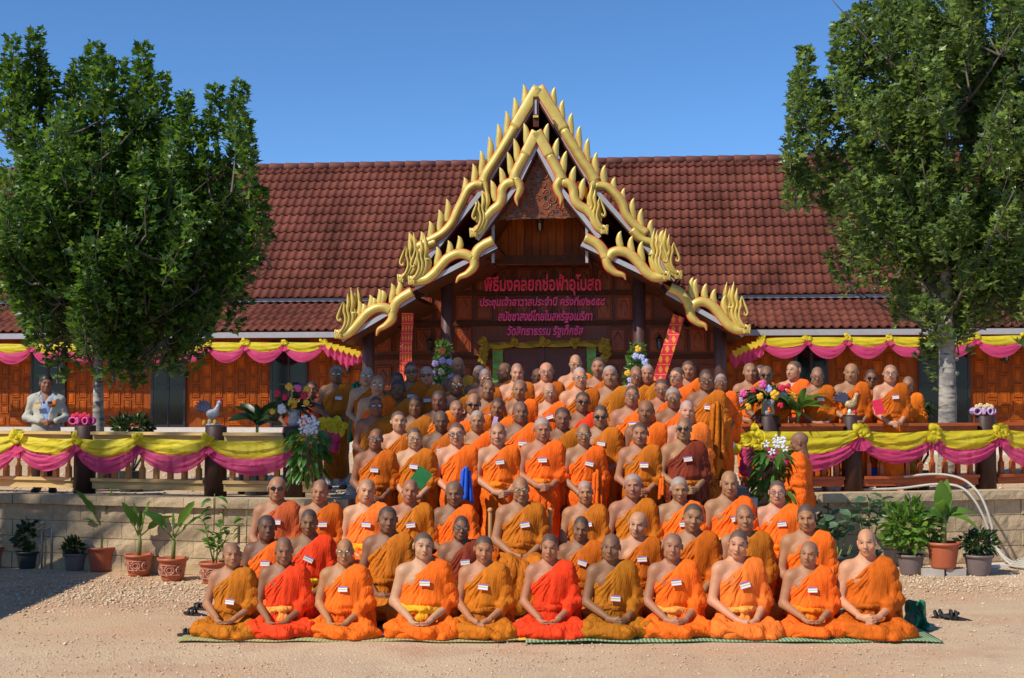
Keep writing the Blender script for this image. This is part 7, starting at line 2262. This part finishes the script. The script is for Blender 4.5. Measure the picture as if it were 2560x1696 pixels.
# ------------------------------------------------------------------ three people apart from the rows
q = P(778 * KO, 843 * KO, 18.3)
o = person((q.x, 18.3, .95), 'stand', RC['G'], None, TN['d'], .55, .9, 'frame', True, .01, 4, 0, 0, 0, 0, R(6), (q.z - .95) / 1.675, .0160, 901,
           'tall grey monk in golden brown robe with socks and sandals by the left flower vase', None, feet=True)
for s in (-1, 1): MB().tube([(s * .087, .03, .30), (s * .085, .025, .08), (s * .10, -.08, .045)], [.055, .052, .045], 10).build('sock', M['white_sock'], o, True)
q = P(685 * KO, 880 * KO, 19.4)
person((q.x, 19.4, .88), 'stand', RC['M'], None, TN['k'], .9, 0, 'dark', False, .01, 5, 0, 10, 0, 0, 0, (q.z - .88) / 1.675, .0135, 902, 'dark robed monk in sunglasses half hidden behind the left rose vase')
q = P(721 * KO, 881 * KO, 19.2)
person((q.x, 19.2, .88), 'stand', RC['M'], None, TN['d'], .95, 0, None, False, 0, 6, 0, 8, 0, 0, 0, (q.z - .88) / 1.675, .0135, 903, 'smiling black haired monk between the rose vase and the tall left monk')
# monk seen from behind, tending the drooping plant
q = P(2000, 1079, 16.95)
person((q.x, 16.95, .0), 'stand', RC['O'], None, TN['d'], .15, .4, None, False, .02, 7, 0, 10, 0, 10, R(-115), q.z / 1.675, .012, 904, 'bald monk in bright orange robe turned away towards the drooping white blossomed plant')
def layman():
    q = P(108 * KO, 866 * KO, 18.6); s = (q.z - .88) / 1.675; H = .87; h = .015
    V = Vol((-.36, -.42, H - .04), (.36, .19, H + .66), h); torso(V, H, .01, 0)
    hc = Vector((.06, -.22, H + .13)); 
    for sg in (-1, 1):
        el = Vector((sg * .27, .02, .19 + H)); w = hc + Vector((sg * .080, .040, .012))
        V.ell((sg * .18, .004, H + .44), (.06, .058, .068), .04); V.cap((sg * .19, .004, H + .43), el, .05, .042, .03); V.cap(el, w, .042, .027, .02)
    F = Vol((-.25, -.24, 0), (.25, .16, H + .05), .016)
    for sg in (-1, 1): F.cap((sg * .09, .0, H), (sg * .10, .02, .08), .085, .05, .03); F.cap((sg * .10, .0, .05), (sg * .12, -.13, .035), .045, .04, .03)
    rot = Matrix.Rotation(R(16), 3, 'Z'); vh, qh = head_part(3, .0085); hpos = np.array((0, -.012, H + .672), np.float32)
    vh2 = vh @ np.array(rot).T.astype(np.float32) * 1.05 + hpos; vn, qn = hand_part(0, .0105)
    vb, qb = V.surf(); Vv, Qq = join_parts([(vb, qb), (vh2, qh), (vn + np.array(hc, np.float32), qn), F.surf()])
    me = mesh_np('body', Vv, [Qq], True); hp = np.zeros((len(Vv), 3), np.float32); hp[:, 1] = 9; hp[:, 2] = -9; hp[len(vb):len(vb) + len(vh)] = vh
    me.attributes.new('hp', 'FLOAT_VECTOR', 'POINT').data.foreach_set('vector', hp.ravel()); me.materials.append(M['skin'])
    o = bpy.data.objects.new('person', me); COL.objects.link(o); o.location = (q.x, 18.6, .88); o.scale = (s,) * 3; o.rotation_euler = (0, 0, R(8))
    o['tone'] = list(TN['d']); o['hair'] = .95; o['grey'] = .0; tag(o, 'man in cream jacket and pale blue shirt standing under the left tree', 'person')
    hr = Vol((-.12, -.12, -.1), (.12, .14, .16), .01); hr.ell((0, .02, .04), (.086, .104, .094), .01); hr.ell((0, -.10, -.02), (.085, .075, .085), .01, 'c')
    hv, hq = hr.surf(); ho = link('hair', mesh_np('hair', hv @ np.array(rot).T.astype(np.float32) * 1.05 + hpos, [hq], True), M['iron'], o)
    J = Vol((-.38, -.34, H - .10), (.38, .24, H + .60), .013); torso(J, H, .01, .020, .05, False); J.cap((0, 0, H + .05), (0, 0, H - .06), .185, .185, .04, sq=(1, 1.35, 1))
    for sg in (-1, 1):
        el = Vector((sg * .27, .02, .19 + H)); w = hc + Vector((sg * .11, .045, .015)); J.ell((sg * .185, .004, H + .435), (.08, .075, .08), .04); J.cap((sg * .18, .004, H + .42), el, .060, .056, .03); J.cap(el, w, .056, .044, .02)
    X, Y, Z = J.ax[0][:, None, None], J.ax[1][None, :, None], J.ax[2][None, None, :]; z0 = Z - H
    J.f = J.f + .006 * crease(z0 * 45 + 7 * X + 2 * np.sin(X * 15)) * smoothstep(np.abs(X), .16, .24)
    neck = .075 - np.sqrt(X ** 2 + (Y - .005) ** 2) + (H + .49 - Z) * .35; J.f = np.maximum(J.f, np.where(Z > H + .45, neck, -1))
    opening = .012 + .085 * smoothstep(z0, .10, .50) - np.abs(X - .02 - .05 * smoothstep(-z0, -.3, .1)); J.f = np.maximum(J.f, np.where((Y < 0) & (z0 > -.2), opening, -1))
    jv, jq = J.surf(); jo = link('jacket', mesh_np('jacket', jv, [jq], True), simple('cream_jacket', (.42, .40, .33), .8, var=.06, bmp=.3), o)
    for sg in (-1, 1):
        MB().box((0, 0, 0), (.030, .02, .15), Matrix.Rotation(sg * .75, 3, 'Y')).build('collar', simple('cream_collar', (.58, .55, .46), .8), jo, loc=(sg * .075, -.125, H + .475))
    S_ = Vol((-.2, -.3, H - .02), (.2, .2, H + .56), .014); torso(S_, H, .01, .012, .05, False); X, Y, Z = S_.ax[0][:, None, None], S_.ax[1][None, :, None], S_.ax[2][None, None, :]
    vee = .055 - np.abs(X) - (H + .52 - Z) * .45; S_.f = np.maximum(S_.f, np.where((Z > H + .38) & (Y < .02), vee, -1)); S_.f = np.maximum(S_.f, np.where(Z > H + .47, .072 - np.sqrt(X ** 2 + Y ** 2), -1))
    sv, sq_ = S_.surf(); link('shirt', mesh_np('shirt', sv, [sq_], True), simple('pale_blue_shirt', (.30, .42, .66), .8, var=.05), o)
    T_ = Vol((-.26, -.24, .06), (.26, .2, H + .10), .016)
    for sg in (-1, 1): T_.cap((sg * .085, .0, H), (sg * .10, .02, .10), .108, .072, .03)
    T_.ell((0, 0, H + .03), (.175, .13, .09), .04); tv, tq = T_.surf(); link('trousers', mesh_np('trousers', tv, [tq], True), simple('black_trousers', (.012, .012, .014), .8), o)
    for sg in (-1, 1): MB().ball((sg * .12, -.07, .035), (.055, .14, .045), 12, 8).build('shoe', M['sandal'], o, True)
    MB().box((0, 0, 0), (.095, .006, .055)).build('name_badge', FL['cream'], o, loc=(-.085, -.168, H + .36), rot=(R(-10), R(-8), 0))
    MB().ball((.14, -.158, H + .41), (.028, .006, .035), 10, 6).build('emblem', FL['orange'], o)
layman()

slim_all()
